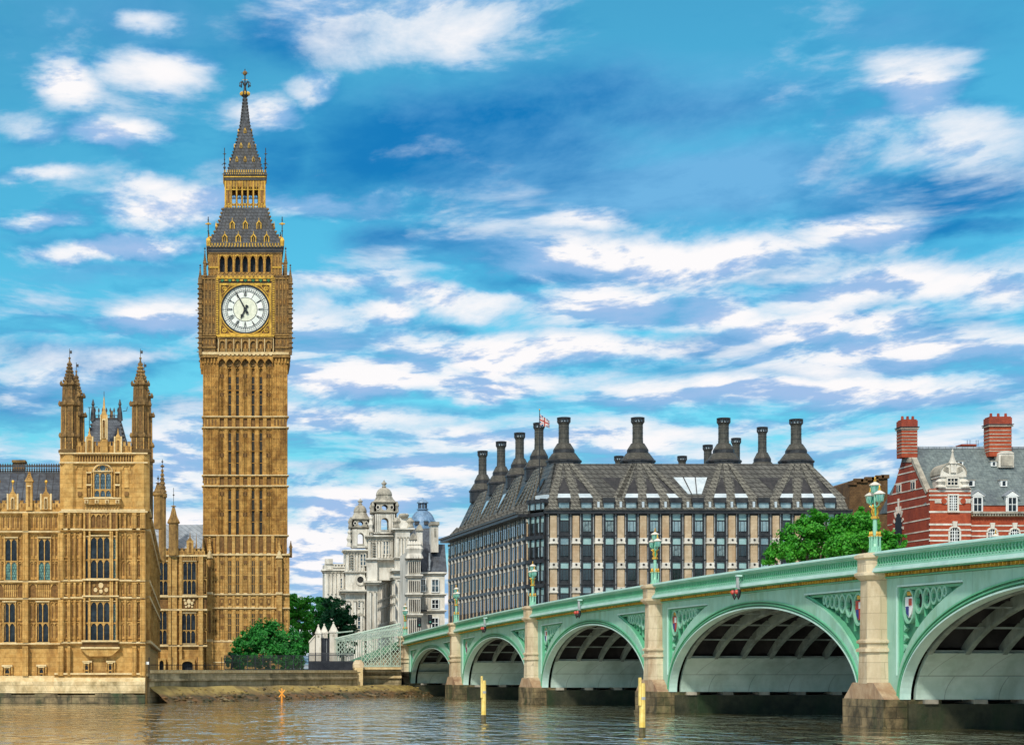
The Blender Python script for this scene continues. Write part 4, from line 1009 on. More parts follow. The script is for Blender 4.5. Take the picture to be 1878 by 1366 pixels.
# ---- three-lantern lamp standards
def lamp_meshes():
    parts = []
    q = MB()
    q.lathe([(.36, 0), (.36, .08), (.30, .12), (.28, .32), (.22, .36)], 0, 0, 8, GREENL, PI/8)
    for i in range(6):
        a = i*PI/3; x, y = .25*math.cos(a), .25*math.sin(a)
        q.lathe([(.075, .1), (.05, .3), (.045, .8), (.085, .84), (.10, .88)], x, y, 6, GREENL); q.lathe([(.10, .88), (.11, .93), (.03, .95), (.06, 1.02), (.04, 1.1), (.01, 1.16)], x, y, 6, GOLD)
    q.lathe([(.20, .3), (.14, .5), (.13, .85), (.12, 1.0), (.11, 1.75), (.18, 1.8)], 0, 0, 8, GREENL)
    parts.append(('post', q))
    g = MB(); g.lathe([(.15, 1.78), (.22, 1.82), (.22, 1.91), (.12, 1.95)], 0, 0, 8, GOLD); g.lathe([(.09, 1.93), (.07, 2.2), (.08, 2.5)], 0, 0, 6, GREEN)
    for i in range(4):
        a = i*PI/2+PI/4; c_, s_ = math.cos(a), math.sin(a)
        for (ra, za, rb, zb) in ((.10, 1.98, .17, 2.15), (.17, 2.15, .13, 2.35), (.13, 2.35, .27, 2.46)): g.tube((ra*c_, ra*s_, za), (rb*c_, rb*s_, zb), .040, GOLD, 5)
        g.ball((.27*c_, .27*s_, 2.46), .055, GOLD, 6, 4)
    parts.append(('gilded_ornament', g))
    a_ = MB(); a_.tube((0, 0, 2.4), (0, 0, 3.12), .055, GREENL, 6)
    for sx in (-1, 1):
        pts = [(0, 2.5), (sx*.25, 2.42), (sx*.48, 2.48), (sx*.6, 2.62)]
        for (xa, za), (xb, zb) in zip(pts, pts[1:]): a_.tube((xa, 0, za), (xb, 0, zb), .04, GREENL, 6)
    parts.append(('bracket_arms', a_))
    for (x, z, s_) in ((-.6, 2.6, 1), (.6, 2.6, 1), (0, 3.1, 1)):
        l = MB()
        l.lathe([(.05, 0+z), (.12, .04+z), (.17, .08+z)], x, 0, 8, GREENL, PI/8)
        l.lathe([(.165, .08+z), (.235, .42+z)], x, 0, 8, LGLASS, PI/8)
        for i in range(8):
            a = i*PI/4+PI/8; l.tube((x+.17*math.cos(a), .17*math.sin(a), z+.08), (x+.24*math.cos(a), .24*math.sin(a), z+.43), .018, GREENL, 4)
        l.lathe([(.26, .42+z), (.31, .46+z), (.22, .54+z), (.10, .61+z), (.06, .64+z)], x, 0, 8, WHITES, PI/8)
        l.lathe([(.06, .64+z), (.09, .70+z), (.03, .76+z), (.05, .82+z), (.008, .92+z)], x, 0, 6, GOLD)
        parts.append(('lantern', l))
    return parts
lamp_parts = None
def place_lamp(L, y, label, zt=None, sc=1.0):
    global lamp_parts
    t = thing('street_lamp', label, 'street lamp', bpos(L, y, (zp(L) if zt is None else zt)+.05), 'ornate three-lantern lamps on the bridge', BR)
    t.scale = (sc, sc, sc)
    if lamp_parts is None:
        lamp_parts = []
        for nm, q in lamp_meshes(): o = q.build(nm); o.parent = t; lamp_parts.append(o)
    else:
        for o in lamp_parts: c = o.copy(); C.objects.link(c); c.parent = t
    return t
place_lamp(PIERS[4], .62, 'green and gold three-lantern lamp on the nearest bridge pier, largest of the lamps')
place_lamp(PIERS[3], .62, 'second largest green and gold lamp, standing before the front of the dark roofed block')
place_lamp(PIERS[2], .62, 'green and gold lamp on the bridge pier at the corner of the dark roofed block')
place_lamp(PIERS[1], .62, 'green and gold lamp before the far left end of the dark roofed block')
place_lamp(PIERS[0], .62, 'small green and gold lamp on the far end pier, before the white stone offices')
place_lamp(PIERS[3], WB-.3, 'lamp on the far parapet, only its lanterns showing before the red brick building')
place_lamp(PIERS[2], WB-.3, 'lamp on the far parapet with only its gilt tips showing before the bright green tree')
place_lamp(-22, 3.2, 'small dark lamp on the bridge approach left of the end pier, above the lattice screen', zp(-6)-2.0)
# ---- navigation lights hung at the crown of each arch
nl = None
names = ['pair of small red navigation lights at the crown of the arch second from the bank', 'pair of red navigation lights hung at the crown of the third arch',
         'pair of orange-red navigation lights hung at the crown of the widest fully seen arch']
for si, lab in ((1, names[0]), (2, names[1]), (3, names[2])):
    L = (PIERS[si]+PIERS[si+1])/2; t = thing('navigation_light', lab, 'light', bpos(L, .1, zp(L)-.6), 'red navigation lights on the arches', BR)
    if nl is None:
        nl = []
        q = MB(); q.box(-.09, .09, -.22, -.08, -.62, .35, STEEL); q.box(-.16, .16, -.25, .1, .28, .38, GREENH); q.box(-.12, .12, -.26, -.04, -.9, -.42, GREEN); q.box(-.3, .3, -.2, -.1, -.5, -.42, STEEL)
        nl.append(('bracket', q))
        for sx in (-1, 1):
            q = MB(); q.lathe([(.02, -1.15), (.12, -.95), (.17, -.72), (.16, -.6), (.05, -.5)], sx*.38, -.22, 8, BLACK); q.ball((sx*.38, -.32, -.68), .15, REDP, 8, 6); nl.append(('lamp', q))
        objs = []
        for nm, q in nl: o = q.build(nm); o.parent = t; objs.append(o)
        nl = objs
    else:
        for o in nl: c = o.copy(); C.objects.link(c); c.parent = t
# ---- traffic lights on the approach
for (px, py, Z, lab) in ((789, 1128, 262, 'traffic light on the bridge approach showing green, nearer the dark office block'), (769, 1134, 268, 'traffic light on the bridge approach in front of the white terrace')):
    X, zt = wx(px, Z), wz(py, Z); t = thing('traffic_light', lab, 'traffic light', (X, Z, 5.9), 'traffic lights on the bridge approach')
    q = MB(); q.tube((X, Z, 5.0), (X, Z, zt), .07, BLACK, 6); q.build('pole', t)
    q = MB(); q.box(X-.16, X+.16, Z-.15, Z+.15, zt-1.0, zt, BLACK); q.box(X-.26, X+.26, Z+.15, Z+.18, zt-1.1, zt+.1, BLACK)
    for j in range(3): q.lathe([(.13, 0), (.13, .1)], 0, 0, 8, BLACK) if 0 else q.box(X-.10, X+.10, Z-.22, Z-.14, zt-.27-j*.32, zt-.08-j*.32, LGLASS if j == 2 else IROND)
    q.build('signal_head', t)
# ---- fendering poles in the river
YZ = {}
for (px, ytop, Z, wpx, lab) in ((887, 1241, 122, 9, 'thin yellow mooring pole standing in the river before the second pier'), (1178, 1246, 95, 11.5, 'thick yellow mooring pole standing in the river left of the near pier')):
    X = wx(px, Z); zt = wz(ytop+6, Z); hw = wpx*Z/FPX/2
    t = thing('mooring_pole', lab, 'pole', (X, Z, 0), 'yellow poles in the river')
    q = MB(); q.lathe([(hw, -2), (hw, zt-.15), (hw*.85, zt)], X, Z, 8, YELLOW); q.build('post', t, smooth=False)
    q = MB(); q.box(X-hw*1.25, X-hw*.55, Z-hw*1.3, Z+hw*.3, zt-1.0, zt+.25, YELLOW); q.build('side_plank', t)
    q = MB(); q.lathe([(hw*1.06, zt-.75), (hw*1.06, zt-.62)], X, Z, 8, STEEL); q.build('iron_band', t)
    q = MB(); q.lathe([(hw*1.04, -.5), (hw*1.04, .32), (hw*1.01, .42)], X, Z, 8, WETG); q.build('tide_stain', t)
X, Z = wx(517, 205), 205.; t = thing('cross_marker', 'small orange cross shaped beacon standing in the river by the quay', 'marker', (X, Z, 0))
q = MB(); q.tube((X, Z, -1), (X, Z, wz(1272, Z)), .10, ORANGE, 8); q.build('post', t); q = MB()
zc0 = wz(1271, Z)
for a in (PI/4, -PI/4, 0):
    dx, dz = math.sin(a)*.42, math.cos(a)*.5; q.tube((X-dx, Z-.1, zc0-dz), (X+dx, Z-.1, zc0+dz), .075, ORANGE, 4)
q.build('topmark', t)

# stones and weed lying on the foreshore
q = MB(); r_ = random.Random(21)
for i in range(520):
    t = r_.random(); s_ = r_.random()**.7; wd = 2.6+1.6*t+.25*math.sin(t*23)+.15*math.sin(t*61); pz = 1.4*(1-s_)-.35*s_; x_ = a.x if 0 else 0
    p0 = Vector((QX0, QY0)); p1 = Vector((QX1+6.5, QY1+2.6)); dd = p1-p0; n_ = Vector((dd.y, -dd.x)).normalized(); P = p0+dd*t+n_*(.3+wd*s_); k = r_.uniform(.05, .20)*(1.25 if s_ > .5 else .7)
    q.lathe([(k*.7, pz-k*.4), (k, pz), (k*.75, pz+k*.4), (k*.2, pz+k*.62)], P.x, P.y, r_.choice((5, 6, 7)), MUDW if r_.random() < .6 else WETG, r_.random()*3, r_.uniform(.7, 1.8), 1)
tag(q.build('shore_stones'), kind='stuff')

# ================================================================ palace (river wing with its four-turreted pavilion)
fe = Fr(0, 630, 4.14, PZ); fg = Fr(0, 930, 3.693, PZ)
pal = thing('palace_building', 'golden gothic palace wing with a four-turreted tower rising straight from the river', 'palace', (wx(150, PZ), PZ+6, 0))
XL, XR = wx(-300, PZ), wx(268, PZ)
PB = MB(); PB.box(XL, wx(112, PZ), PZ, PZ+16, 0, fe.z(1210), STP)
PB.box(wx(112, PZ), XR-.02, PZ-.9, PZ+9.2, 0, fe.z(835), STP); PB.box(wx(111.6, PZ), XR-.3, PZ+9.2, PZ+16, 0, fe.z(1210), STP)
PB.build('wall', pal)
pt = MB(); pc = MB(); ps = MB(); pb2 = MB()
def gwin(w_, h_, lights, transoms, head=True, gm=GLASS, gm2=None, name='window', deep=.22, lab=None):
    """traceried window facing -y, centred on x=0, sill at z=0"""
    q = MB(); t_ = .075
    q.box(-w_/2-.09, -w_/2, -deep, .12, -.08, h_+.1, STP); q.box(w_/2, w_/2+.09, -deep, .12, -.08, h_+.1, STP); q.box(-w_/2-.14, w_/2+.14, -deep-.06, .12, -.16, -.04, STL); q.box(-w_/2-.12, w_/2+.12, -deep-.04, .12, h_+.04, h_+.14, STL)
    lw = w_/lights
    for i in range(1, lights): q.box(-w_/2+lw*i-t_/2, -w_/2+lw*i+t_/2, -deep*.7, .1, 0, h_, STP)
    for tz in transoms: q.box(-w_/2, w_/2, -deep*.75, .1, h_*tz-.05, h_*tz+.05, STP)
    tops = [1.0]+(transoms if head else [])
    for tz in tops:
        z = h_*tz-.04
        for i in range(lights):
            x0 = -w_/2+lw*i+t_/2; x1 = x0+lw-t_; xm = (x0+x1)/2; rr = lw*.6
            q.prism([(x0, z), (x0, z-rr), (x0+lw*.14, z-rr*.35), (xm, z-.02), (xm, z)], -deep*.5, .08, STP); q.prism([(x1, z), (x1, z-rr), (x1-lw*.14, z-rr*.35), (xm, z-.02), (xm, z)], -deep*.5, .08, STP)
    g = MB(); ts = sorted([0]+transoms+[1])
    for i in range(len(ts)-1):
        g.box(-w_/2, w_/2, .0, .06, h_*ts[i], h_*ts[i+1]-.0, (gm2 if gm2 and i == 0 else gm))
    o = q.build(name); p_ = g.build('pane'); p_.parent = o; return o, p_
def place_many(op, parent, locs, rz=0):
    o, p_ = op; P = Vector(parent.location)
    for i, l in enumerate(locs):
        if i == 0: c = o
        else: c = o.copy(); C.objects.link(c); d = p_.copy(); C.objects.link(d); d.parent = c
        c.parent = parent; c.location = Vector(l)-P; c.rotation_euler = (0, 0, rz)
def W_(fr, x0, x1, y0, y1): return (fr.x(x1)-fr.x(x0), fr.z(y0)-fr.z(y1))
# wing windows, bays continue to the left out of frame
wb = 61*PZ/FPX
w1, h1 = W_(fg, 40, 118, 212, 492); w2, h2 = W_(fg, 25, 102, 645, 910)
cx1 = [fg.x(302)-wb*i for i in range(0, 6)]
place_many(gwin(w1, h1, 2, [.45], True, GLASS, GLASST, 'window'), pal, [(x, PZ-.05, fg.z(492)) for x in cx1])
place_many(gwin(w2, h2, 2, [.48], True, GLASS), pal, [(fg.x(290)-wb*i, PZ-.05, fg.z(910)) for i in range(6)])
# bay windows of the pavilion
def pav(fr, x): return fr.x(x)
yb_ = PZ-1.35
for (ya, yb, g2) in ((205, 482, None), (640, 900, None)):
    w_, h_ = W_(fg, 622, 752, ya, yb); place_many(gwin(w_, h_, 3, [.45], True, GLASS, g2), pal, [(fg.x(686), yb_, fg.z(yb))])
    w_, h_ = W_(fg, 582, 606, ya+5, yb); place_many(gwin(w_, h_, 1, [.45], True, GLASS, g2), pal, [(fg.x(590), yb_+.2, fg.z(yb))])
    place_many(gwin(w_, h_, 1, [.45], True, GLASST, g2), pal, [(fg.x(780), yb_+.2, fg.z(yb))])
# arched window high in the pavilion
w_, h_ = W_(fe, 722, 848, 985, 1168)
place_many(gwin(w_, h_, 3, [.28], True, GLASSB), pal, [(fe.x(785), PZ-.98, fe.z(1168))])
q = MB(); a = archpts(fe.x(722), fe.x(848), fe.z(985), fe.z(932)-fe.z(985), 6, False)
q.prism(a, PZ-.98, PZ-.85, GLASSB)
oo = [(x+(x-fe.x(785))*.10, z+(z-fe.z(985))*.12) for x, z in a]; q.ribbon(a, oo, PZ-1.25, PZ-.85, STP)
q.ribbon(oo, [(x+(x-fe.x(785))*.12, z+(z-fe.z(985))*.14) for x, z in a and oo], PZ-1.12, PZ-.85, STL)
for dx in (-.33, .33): q.prism([(fe.x(785)+dx-.04, fe.z(985)), (fe.x(785)+dx+.04, fe.z(985)), (fe.x(785)+dx*1.6+.04, fe.z(945)), (fe.x(785)+dx*1.6-.04, fe.z(945))], PZ-1.1, PZ-.9, STP)
for cx_, cz_, r_ in ((0, 955, .3), (-.45, 972, .2), (.45, 972, .2)):
    n = 10; c0 = fe.x(785)+cx_; z0 = fe.z(cz_); q.ribbon([(c0+r_*math.cos(2*PI*i/n), z0+r_*math.sin(2*PI*i/n)) for i in range(n+1)], [(c0+(r_+.07)*math.cos(2*PI*i/n), z0+(r_+.07)*math.sin(2*PI*i/n)) for i in range(n+1)], PZ-1.1, PZ-.9, STP)
q.build('arched_window_head', pal)
# small basement windows with label moulds
for xs, ya, yb, pl in (((30, 70), 1090, 1165, PZ), ((262, 300), 1088, 1162, PZ), ((576, 608), 1062, 1145, PZ-.9), ((736, 766), 1062, 1145, PZ-.9)):
    w_, h_ = W_(fg, xs[0]+6, xs[1]-6, ya, yb); place_many(gwin(w_, h_, 1, [.5], True, GLASS, None, 'basement_window'), pal, [((fg.x(xs[0])+fg.x(xs[1]))/2, pl-.06, fg.z(yb))])
    f2 = Fr(0, 930, 3.693, pl); f2.box(pt, xs[0]-16, xs[1]+16, ya-24, ya-12, -.1, .35, STL)
    for sx in (xs[0]-16, xs[1]+8): f2.box(pt, sx, sx+8, ya-12, ya+35, -.1, .3, STP)
    f2.box(pt, xs[0]-10, xs[1]+10, yb, yb+8, -.1, .3, STL)
# string courses on wing and pavilion
fp_ = Fr(0, 930, 3.693, PZ-.9)
for y, d in ((35, .42), (165, .45), (502, .35), (618, .35), (922, .45)):
    fg.box(pt, -1106, 425, y-4, y+6, -.2, d, STL); fg.box(pt, -1106, 425, y+6, y+16, -.2, d*.5, STP)
    fp_.box(pt, 418, 985, y-20+(8 if y > 400 else 0), y-9+(8 if y > 400 else 0), -.2, d, STL); fp_.box(pt, 418, 985, y-9+(8 if y > 400 else 0), y+1+(8 if y > 400 else 0), -.2, d*.55, STP)
fp_.box(pt, 560, 806, 486, 497, .1, .85, STL); fp_.box(pt, 560, 806, 598, 607, .1, .85, STL); fp_.box(pt, 555, 806, 900, 912, .1, .9, STL); fp_.box(pt, 560, 806, 150, 160, .1, .8, STL)
# vertical ribs / buttresses
def butt(fr, x0, x1, segs, m=STP, d=.55):
    for (ya, yb, dd) in segs:
        fr.box(ps, x0, x1, ya, yb, -.1, d*dd, m); xm = (x0+x1)/2; wq = (x1-x0)
        if dd > .6 and yb-ya > 60:
            fr.box(pc, xm-wq*.30, xm-wq*.22, ya+12, yb-8, d*dd-.01, d*dd+.06, STP); fr.box(pc, xm+wq*.22, xm+wq*.30, ya+12, yb-8, d*dd-.01, d*dd+.06, STP)
segs = [(40, 160, 1), (175, 495, .85), (510, 612, .9), (628, 915, 1), (940, 1140, 1.3)]
for x in (152, -73, 152-225*2, 152-225*3, 152-225*4, 152-225*5): butt(fg, x+4, x+42, segs)
for xa, xb in ((395, 432), (460, 478), (895, 925), (950, 985)): butt(fp_, xa, xb, segs, d=.45)
for xa in (540, 805, 500, 842): butt(fp_, xa, xa+14, segs[:4], d=.3)
for x in (575, 610, 750, 792): fp_.box(ps, x-6, x+6, 40, 905, .0, .72, STP)
fp_.box(ps, 606, 616, 160, 900, -.1, .66, STP); fp_.box(ps, 758, 768, 160, 900, -.1, .66, STP)
# panelled wall faces (perpendicular tracery) : thin mullions, heads and dark strips painting the recess shade
def panels(fr, x0, x1, y0, y1, n, d=.0, rec=True, m=STP):
    wq = (x1-x0)/n
    for i in range(n+1): fr.box(pc, x0+wq*i-1.6, x0+wq*i+1.6, y0, y1, -.02+d, .13+d, m)
    fr.box(pc, x0, x1, y0, y0+4, -.02+d, .13+d, m); fr.box(pc, x0, x1, y1-3, y1, -.02+d, .12+d, m)
    for i in range(n):
        a0, a1 = fr.x(x0+wq*i), fr.x(x0+wq*(i+1)); z = fr.z(y0+3); k = (a1-a0)*.7
        for s_ in (0, 1):
            e = a0 if s_ == 0 else a1; mm = (a0+a1)/2; pc.prism([(e, z), (e, z-k), (e+(mm-e)*.35, z-k*.4), (mm, z)], fr.Z-.12-d, fr.Z-d+.02, m)
        if rec: fr.box(pc, x0+wq*(i+.33), x0+wq*(i+.67), y0+(y1-y0)*.16+4, y1-(y1-y0)*.12-3, -.01+d, .025+d, STR)
def roundels(fr, x0, x1, y, n, s_=6, d=.02):
    for i in range(n):
        x = x0+(x1-x0)*(i+.5)/n; fr.box(pc, x-s_, x+s_, y-s_, y+s_, d-.02, d+.05, STR); fr.box(pc, x-s_*.45, x+s_*.45, y-s_*.45, y+s_*.45, d+.04, d+.12, STP)
for b0 in range(6):
    o = -225*b0
    for (xa, xb) in ((196+o, 262+o), (342+o, 400+o)):
        panels(fg, xa+6, xb-6, 182, 350, 2, 0, True); panels(fg, xa+6, xb-6, 362, 490, 2, 0, True); roundels(fg, xa+10, xb-10, 380, 2, 7)
        panels(fg, xa, xb-2, 640, 770, 2, 0, True); panels(fg, xa, xb-2, 780, 900, 2, 0, True); roundels(fg, xa+8, xb-12, 785, 1, 12)
    panels(fg, 200+o, 395+o, 45, 155, 6, 0, True)
    for (xa, xb) in ((196+o, 250+o), (345+o, 395+o)): fg.box(pc, xa, xb, 516, 608, -.02, .04, STR); panels(fg, xa, xb, 512, 610, 1, 0, False)
    fg.box(pc, 258+o, 340+o, 520, 552, 0, .06, STR); fg.box(pc, 258+o, 340+o, 572, 606, 0, .06, STR)
    for j in range(6): fg.box(pc, 262+o+j*13, 268+o+j*13, 522, 606, .05, .10, STP)
    fg.box(pc, 200+o, 400+o, 930, 945, 0, .1, STP)
for (xa, xb) in ((480, 540), (820, 895)):
    for (ya, yb) in ((182, 345), (358, 480), (632, 765), (775, 890)): panels(fp_, xa, xb, ya, yb, 2, 0, True)
    roundels(fp_, xa+5, xb-5, 368, 1, 13); roundels(fp_, xa+5, xb-5, 775, 1, 13); panels(fp_, xa, xb, 505, 600, 2, 0, True); panels(fp_, xa, xb, 45, 140, 3, 0, True)
for xa, xb in ((420, 460), (925, 985)):
    for (ya, yb) in ((50, 140), (180, 340), (355, 480), (505, 595), (632, 765), (775, 890)): panels(fp_, xa+2, xb-2, ya, yb, 2, .1, True)
    roundels(fp_, xa, xb, 430, 2, 5, .1); roundels(fp_, xa, xb, 860, 2, 5, .1); roundels(fp_, xa, xb, 260, 2, 5, .1); roundels(fp_, xa, xb, 700, 2, 5, .1)
panels(fp_, 618, 758, 48, 145, 4, .5, True); fp_.box(pc, 575, 800, 42, 148, 0, .48, STR)
# coat of arms panel between the bay windows
fp_.box(ps, 575, 795, 505, 600, 0, .5, STR)
for (x, y, s_) in ((686, 530, 17), (650, 560, 13), (722, 560, 13), (640, 530, 9), (735, 530, 9), (686, 570, 12), (665, 585, 9), (708, 585, 9)):
    zc0 = fp_.z(y); xx = fp_.x(x); r_ = s_*PZ/FPX/3.7; pc.prism([(xx+r_*math.cos(i*PI/4+.3), zc0+r_*1.2*math.sin(i*PI/4+.3)) for i in range(8)], PZ-.9-.62, PZ-.9-.4, STM if s_ < 12 else STL)
# oriel base (tapered corbel)
q = [(fp_.x(545), fp_.z(955)), (fp_.x(815), fp_.z(955)), (fp_.x(765), fp_.z(1000)), (fp_.x(740), fp_.z(1008)), (fp_.x(610), fp_.z(1008)), (fp_.x(590), fp_.z(998))]
ps.prism(q, PZ-1.5, PZ-.8, STP); fp_.box(pt, 550, 812, 945, 957, 0, .75, STL); fp_.box(pc, 560, 805, 915, 944, 0, .6, STR)
# plinth, ledge and stained foot in the river
fp_.box(pt, 372, 985, 1120, 1132, -.1, .55, STL); fg.box(pt, -1106, 372, 1140, 1152, -.1, .5, STL); fp_.box(pt, 372, 985, 1132, 1152, -.1, .35, STP)
foot = MB()
for (xa, xb, o_) in ((-1106, 375, 0), (375, 985, .9)):
    X0, X1 = fg.x(xa), fp_.x(xb)
    for (da, db, ya, yb, m) in ((.55, .9, 1152, 1178, STL), (.9, 1.5, 1178, 1256, FOOT)):
        za, zb = fg.z(ya), fg.z(yb); foot.add([(X0, PZ-o_-da, za), (X1, PZ-o_-da, za), (X1, PZ-o_-db, zb), (X0, PZ-o_-db, zb), (X0, PZ, za), (X1, PZ, za), (X1, PZ, zb), (X0, PZ, zb)], [(0, 3, 2, 1), (4, 5, 6, 7), (0, 1, 5, 4), (2, 3, 7, 6), (1, 2, 6, 5), (0, 4, 7, 3)], m)
rr = random.Random(5)
X = fg.x(-1106)
while X < fp_.x(985):
    w_ = rr.uniform(1.0, 2.2); zt = fg.z(1256+rr.uniform(-6, 14)); o_ = 0 if X < fg.x(372) else .9
    foot.box(X, min(X+w_, fp_.x(985)), PZ-o_-1.55-rr.uniform(0, .25), PZ, -1, zt, WETG); X += w_
pwf = foot.build('river_foot', pal)
# parapet: battlements, pierced panels, gablets
def battl(fr, x0, x1, yt, yb, n, d0, d1, mb, m=STP, pitch=.55):
    wq = (x1-x0)/n; ym = yt+(yb-yt)*.38
    fr.box(mb, x0, x1, ym, yb, d0, d1, m)
    for i in range(n):
        a0 = x0+wq*i; fr.box(mb, a0+wq*.2, a0+wq*.8, yt+2, ym, d0, d1, m); fr.box(mb, a0+wq*.12, a0+wq*.88, yt, yt+4, d0-.03, d1+.06, m)
        fr.box(mb, a0+wq*.38, a0+wq*.62, ym+5, yb-(yb-ym)*.25, d1-.01, d1+.03, STR)
        fr.box(mb, a0-wq*.06, a0+wq*.06, ym-3, yb, d1-.02, d1+.1, m)
fe.box(pb2, -1240, 455, 1250, 1285, -.1, .15, STP)
battl(fe, -1240, 455, 1192, 1250, 38, -.1, .2, pb2)
for i in range(-5, 2):
    o = 252*i
    # gablet with niche and finial
    xc = 98+o+(252 if 0 else 0)
    for xc in (98+o,):
        fe.box(pb2, xc-42, xc+42, 1155, 1262, -.1, .28, STP); pb2.prism([(fe.x(xc-34), fe.z(1156)), (fe.x(xc+34), fe.z(1156)), (fe.x(xc+8), fe.z(1122)), (fe.x(xc), fe.z(1070)), (fe.x(xc-8), fe.z(1122))], PZ-.28, PZ+.1, STP)
        for s_ in (-1, 1): fe.box(pb2, xc+s_*38-6, xc+s_*38+6, 1140, 1262, -.1, .34, STL)
        archhole(pb2, fe.x(xc-9), fe.x(xc+9), fe.z(1255), fe.z(1178), fe.x(xc-14), fe.x(xc+14), fe.z(1258), fe.z(1168), PZ-.4, PZ-.27, STL); fe.box(pb2, xc-8, xc+8, 1180, 1255, .2, .30, STR); fe.box(pb2, xc-4, xc+4, 1192, 1250, .28, .38, STM)
        pb2.tube((fe.x(xc), PZ, fe.z(1072)), (fe.x(xc), PZ, fe.z(1045)), .05, GOLD, 5); pb2.ball((fe.x(xc), PZ, fe.z(1048)), .16, GOLD, 6, 4)
q = MB(); x0_ = 225
for o in (0, -252, -504, -756, -1008, -1260): 
    xc = 225+o; pinnacle(q, fe.x(xc), PZ-.25, fe.z(1270), .30, fe.z(1040)-fe.z(1270), fe.z(978)-fe.z(1040), STP, STP, 4, 4)
    fe.box(q, xc-16, xc+16, 1080, 1088, 0, .6, STL); fe.box(q, xc-6, xc+6, 1090, 1240, .5, .58, STR)
q.build('pinnacle', pal)
# string under battlements on the pavilion, frieze
fE = Fr(0, 630, 4.14, PZ-.9)
for y, d in ((835, .42), (905, .35), (1278, .45)):
    fE.box(pt, 452, 1122, y-5, y+5, -.2, d, STL); fE.box(pt, 455, 1118, y+5, y+14, -.2, d*.55, STP)
fE.box(pc, 560, 1010, 848, 898, 0, .03, STR)
for i in range(22): x = 565+i*20.7; fE.box(pc, x-3.5, x+3.5, 846, 900, 0, .14, STP)
for i in range(30): x = 470+i*21.8; fE.box(pc, x-5, x+5, 843, 850, .1, .3, STM)
battl(fE, 585, 1000, 745, 832, 11, -.1, .12, pb2)
for xc in (680, 897):
    fE.box(pb2, xc-22, xc+22, 722, 828, -.1, .35, STP); pb2.prism([(fE.x(xc-26), fE.z(724)), (fE.x(xc+26), fE.z(724)), (fE.x(xc+7), fE.z(690)), (fE.x(xc), fE.z(640)), (fE.x(xc-7), fE.z(690))], PZ-1.25, PZ-.8, STP)
    fE.box(pb2, xc-9, xc+9, 738, 815, .32, .38, STR); fE.box(pb2, xc-4, xc+4, 750, 812, .36, .44, STM)
    for s_ in (-1, 1): fE.box(pb2, xc+s_*25-5, xc+s_*25+5, 708, 830, -.1, .42, STL)
xc = 791; fE.box(pb2, xc-27, xc+27, 560, 830, -.2, .45, STP)
pb2.prism([(fE.x(xc-29), fE.z(562)), (fE.x(xc+29), fE.z(562)), (fE.x(xc+10), fE.z(512)), (fE.x(xc+3), fE.z(415)), (fE.x(xc), fE.z(400)), (fE.x(xc-3), fE.z(415)), (fE.x(xc-10), fE.z(512))], PZ-1.3, PZ-.9, STP)
for s_ in (-1, 1): fE.box(pb2, xc+s_*24-4, xc+s_*24+4, 545, 735, .3, .55, STL)
archhole(pb2, fE.x(xc-9), fE.x(xc+9), fE.z(720), fE.z(585), fE.x(xc-14), fE.x(xc+14), fE.z(722), fE.z(575), PZ-1.48, PZ-1.34, STL); fE.box(pb2, xc-9, xc+9, 588, 720, .44, .47, STR); fE.box(pb2, xc-5, xc+5, 640, 718, .46, .6, STM)
pb2.tube((fE.x(xc), PZ-1.1, fE.z(405)), (fE.x(xc), PZ-1.1, fE.z(365)), .035, IROND, 4)
# window stage of the pavilion: niches with figures, balcony
for x0, x1 in ((655, 695), (872, 912)):
    fE.box(pc, x0+5, x1-5, 985, 1160, 0, .03, STR)
    for (ya, yb) in ((1005, 1060), (1100, 1160)): fE.box(pc, x0+12, x1-12, ya, yb, 0, .18, STM)
    for x in (x0, x1): fE.box(pc, x-4, x+4, 950, 1170, 0, .2, STP)
    fE.box(pc, x0, x1, 1068, 1080, 0, .26, STL); fE.box(pc, x0, x1, 975, 985, 0, .24, STL)
for xc in (605, 960):
    fE.box(pc, xc-18, xc+18, 985, 1095, 0, .12, STP); pc.prism([(fE.x(xc-18), fE.z(986)), (fE.x(xc+18), fE.z(986)), (fE.x(xc), fE.z(940))], PZ-1.02, PZ-.88, STP); fE.box(pc, xc-15, xc+15, 1125, 1155, 0, .22, STR)
    panels(fE, xc-30, xc+30, 915, 930, 1, 0, False)
fE.box(pc, 640, 920, 1172, 1182, 0, .75, STL); fE.box(pc, 645, 915, 1182, 1225, .5, .66, STP); fE.box(pc, 650, 910, 1225, 1262, 0, .35, STP)
for i in range(4): x = 660+i*78; fE.box(pc, x-14, x+14, 1188, 1216, .64, .80, STL); fE.box(pc, x-6, x+6, 1195, 1212, .79, .86, STR)
for i in range(13): x = 640+i*22; fE.box(pc, x-4, x+4, 1228, 1262, .3, .45, STM)
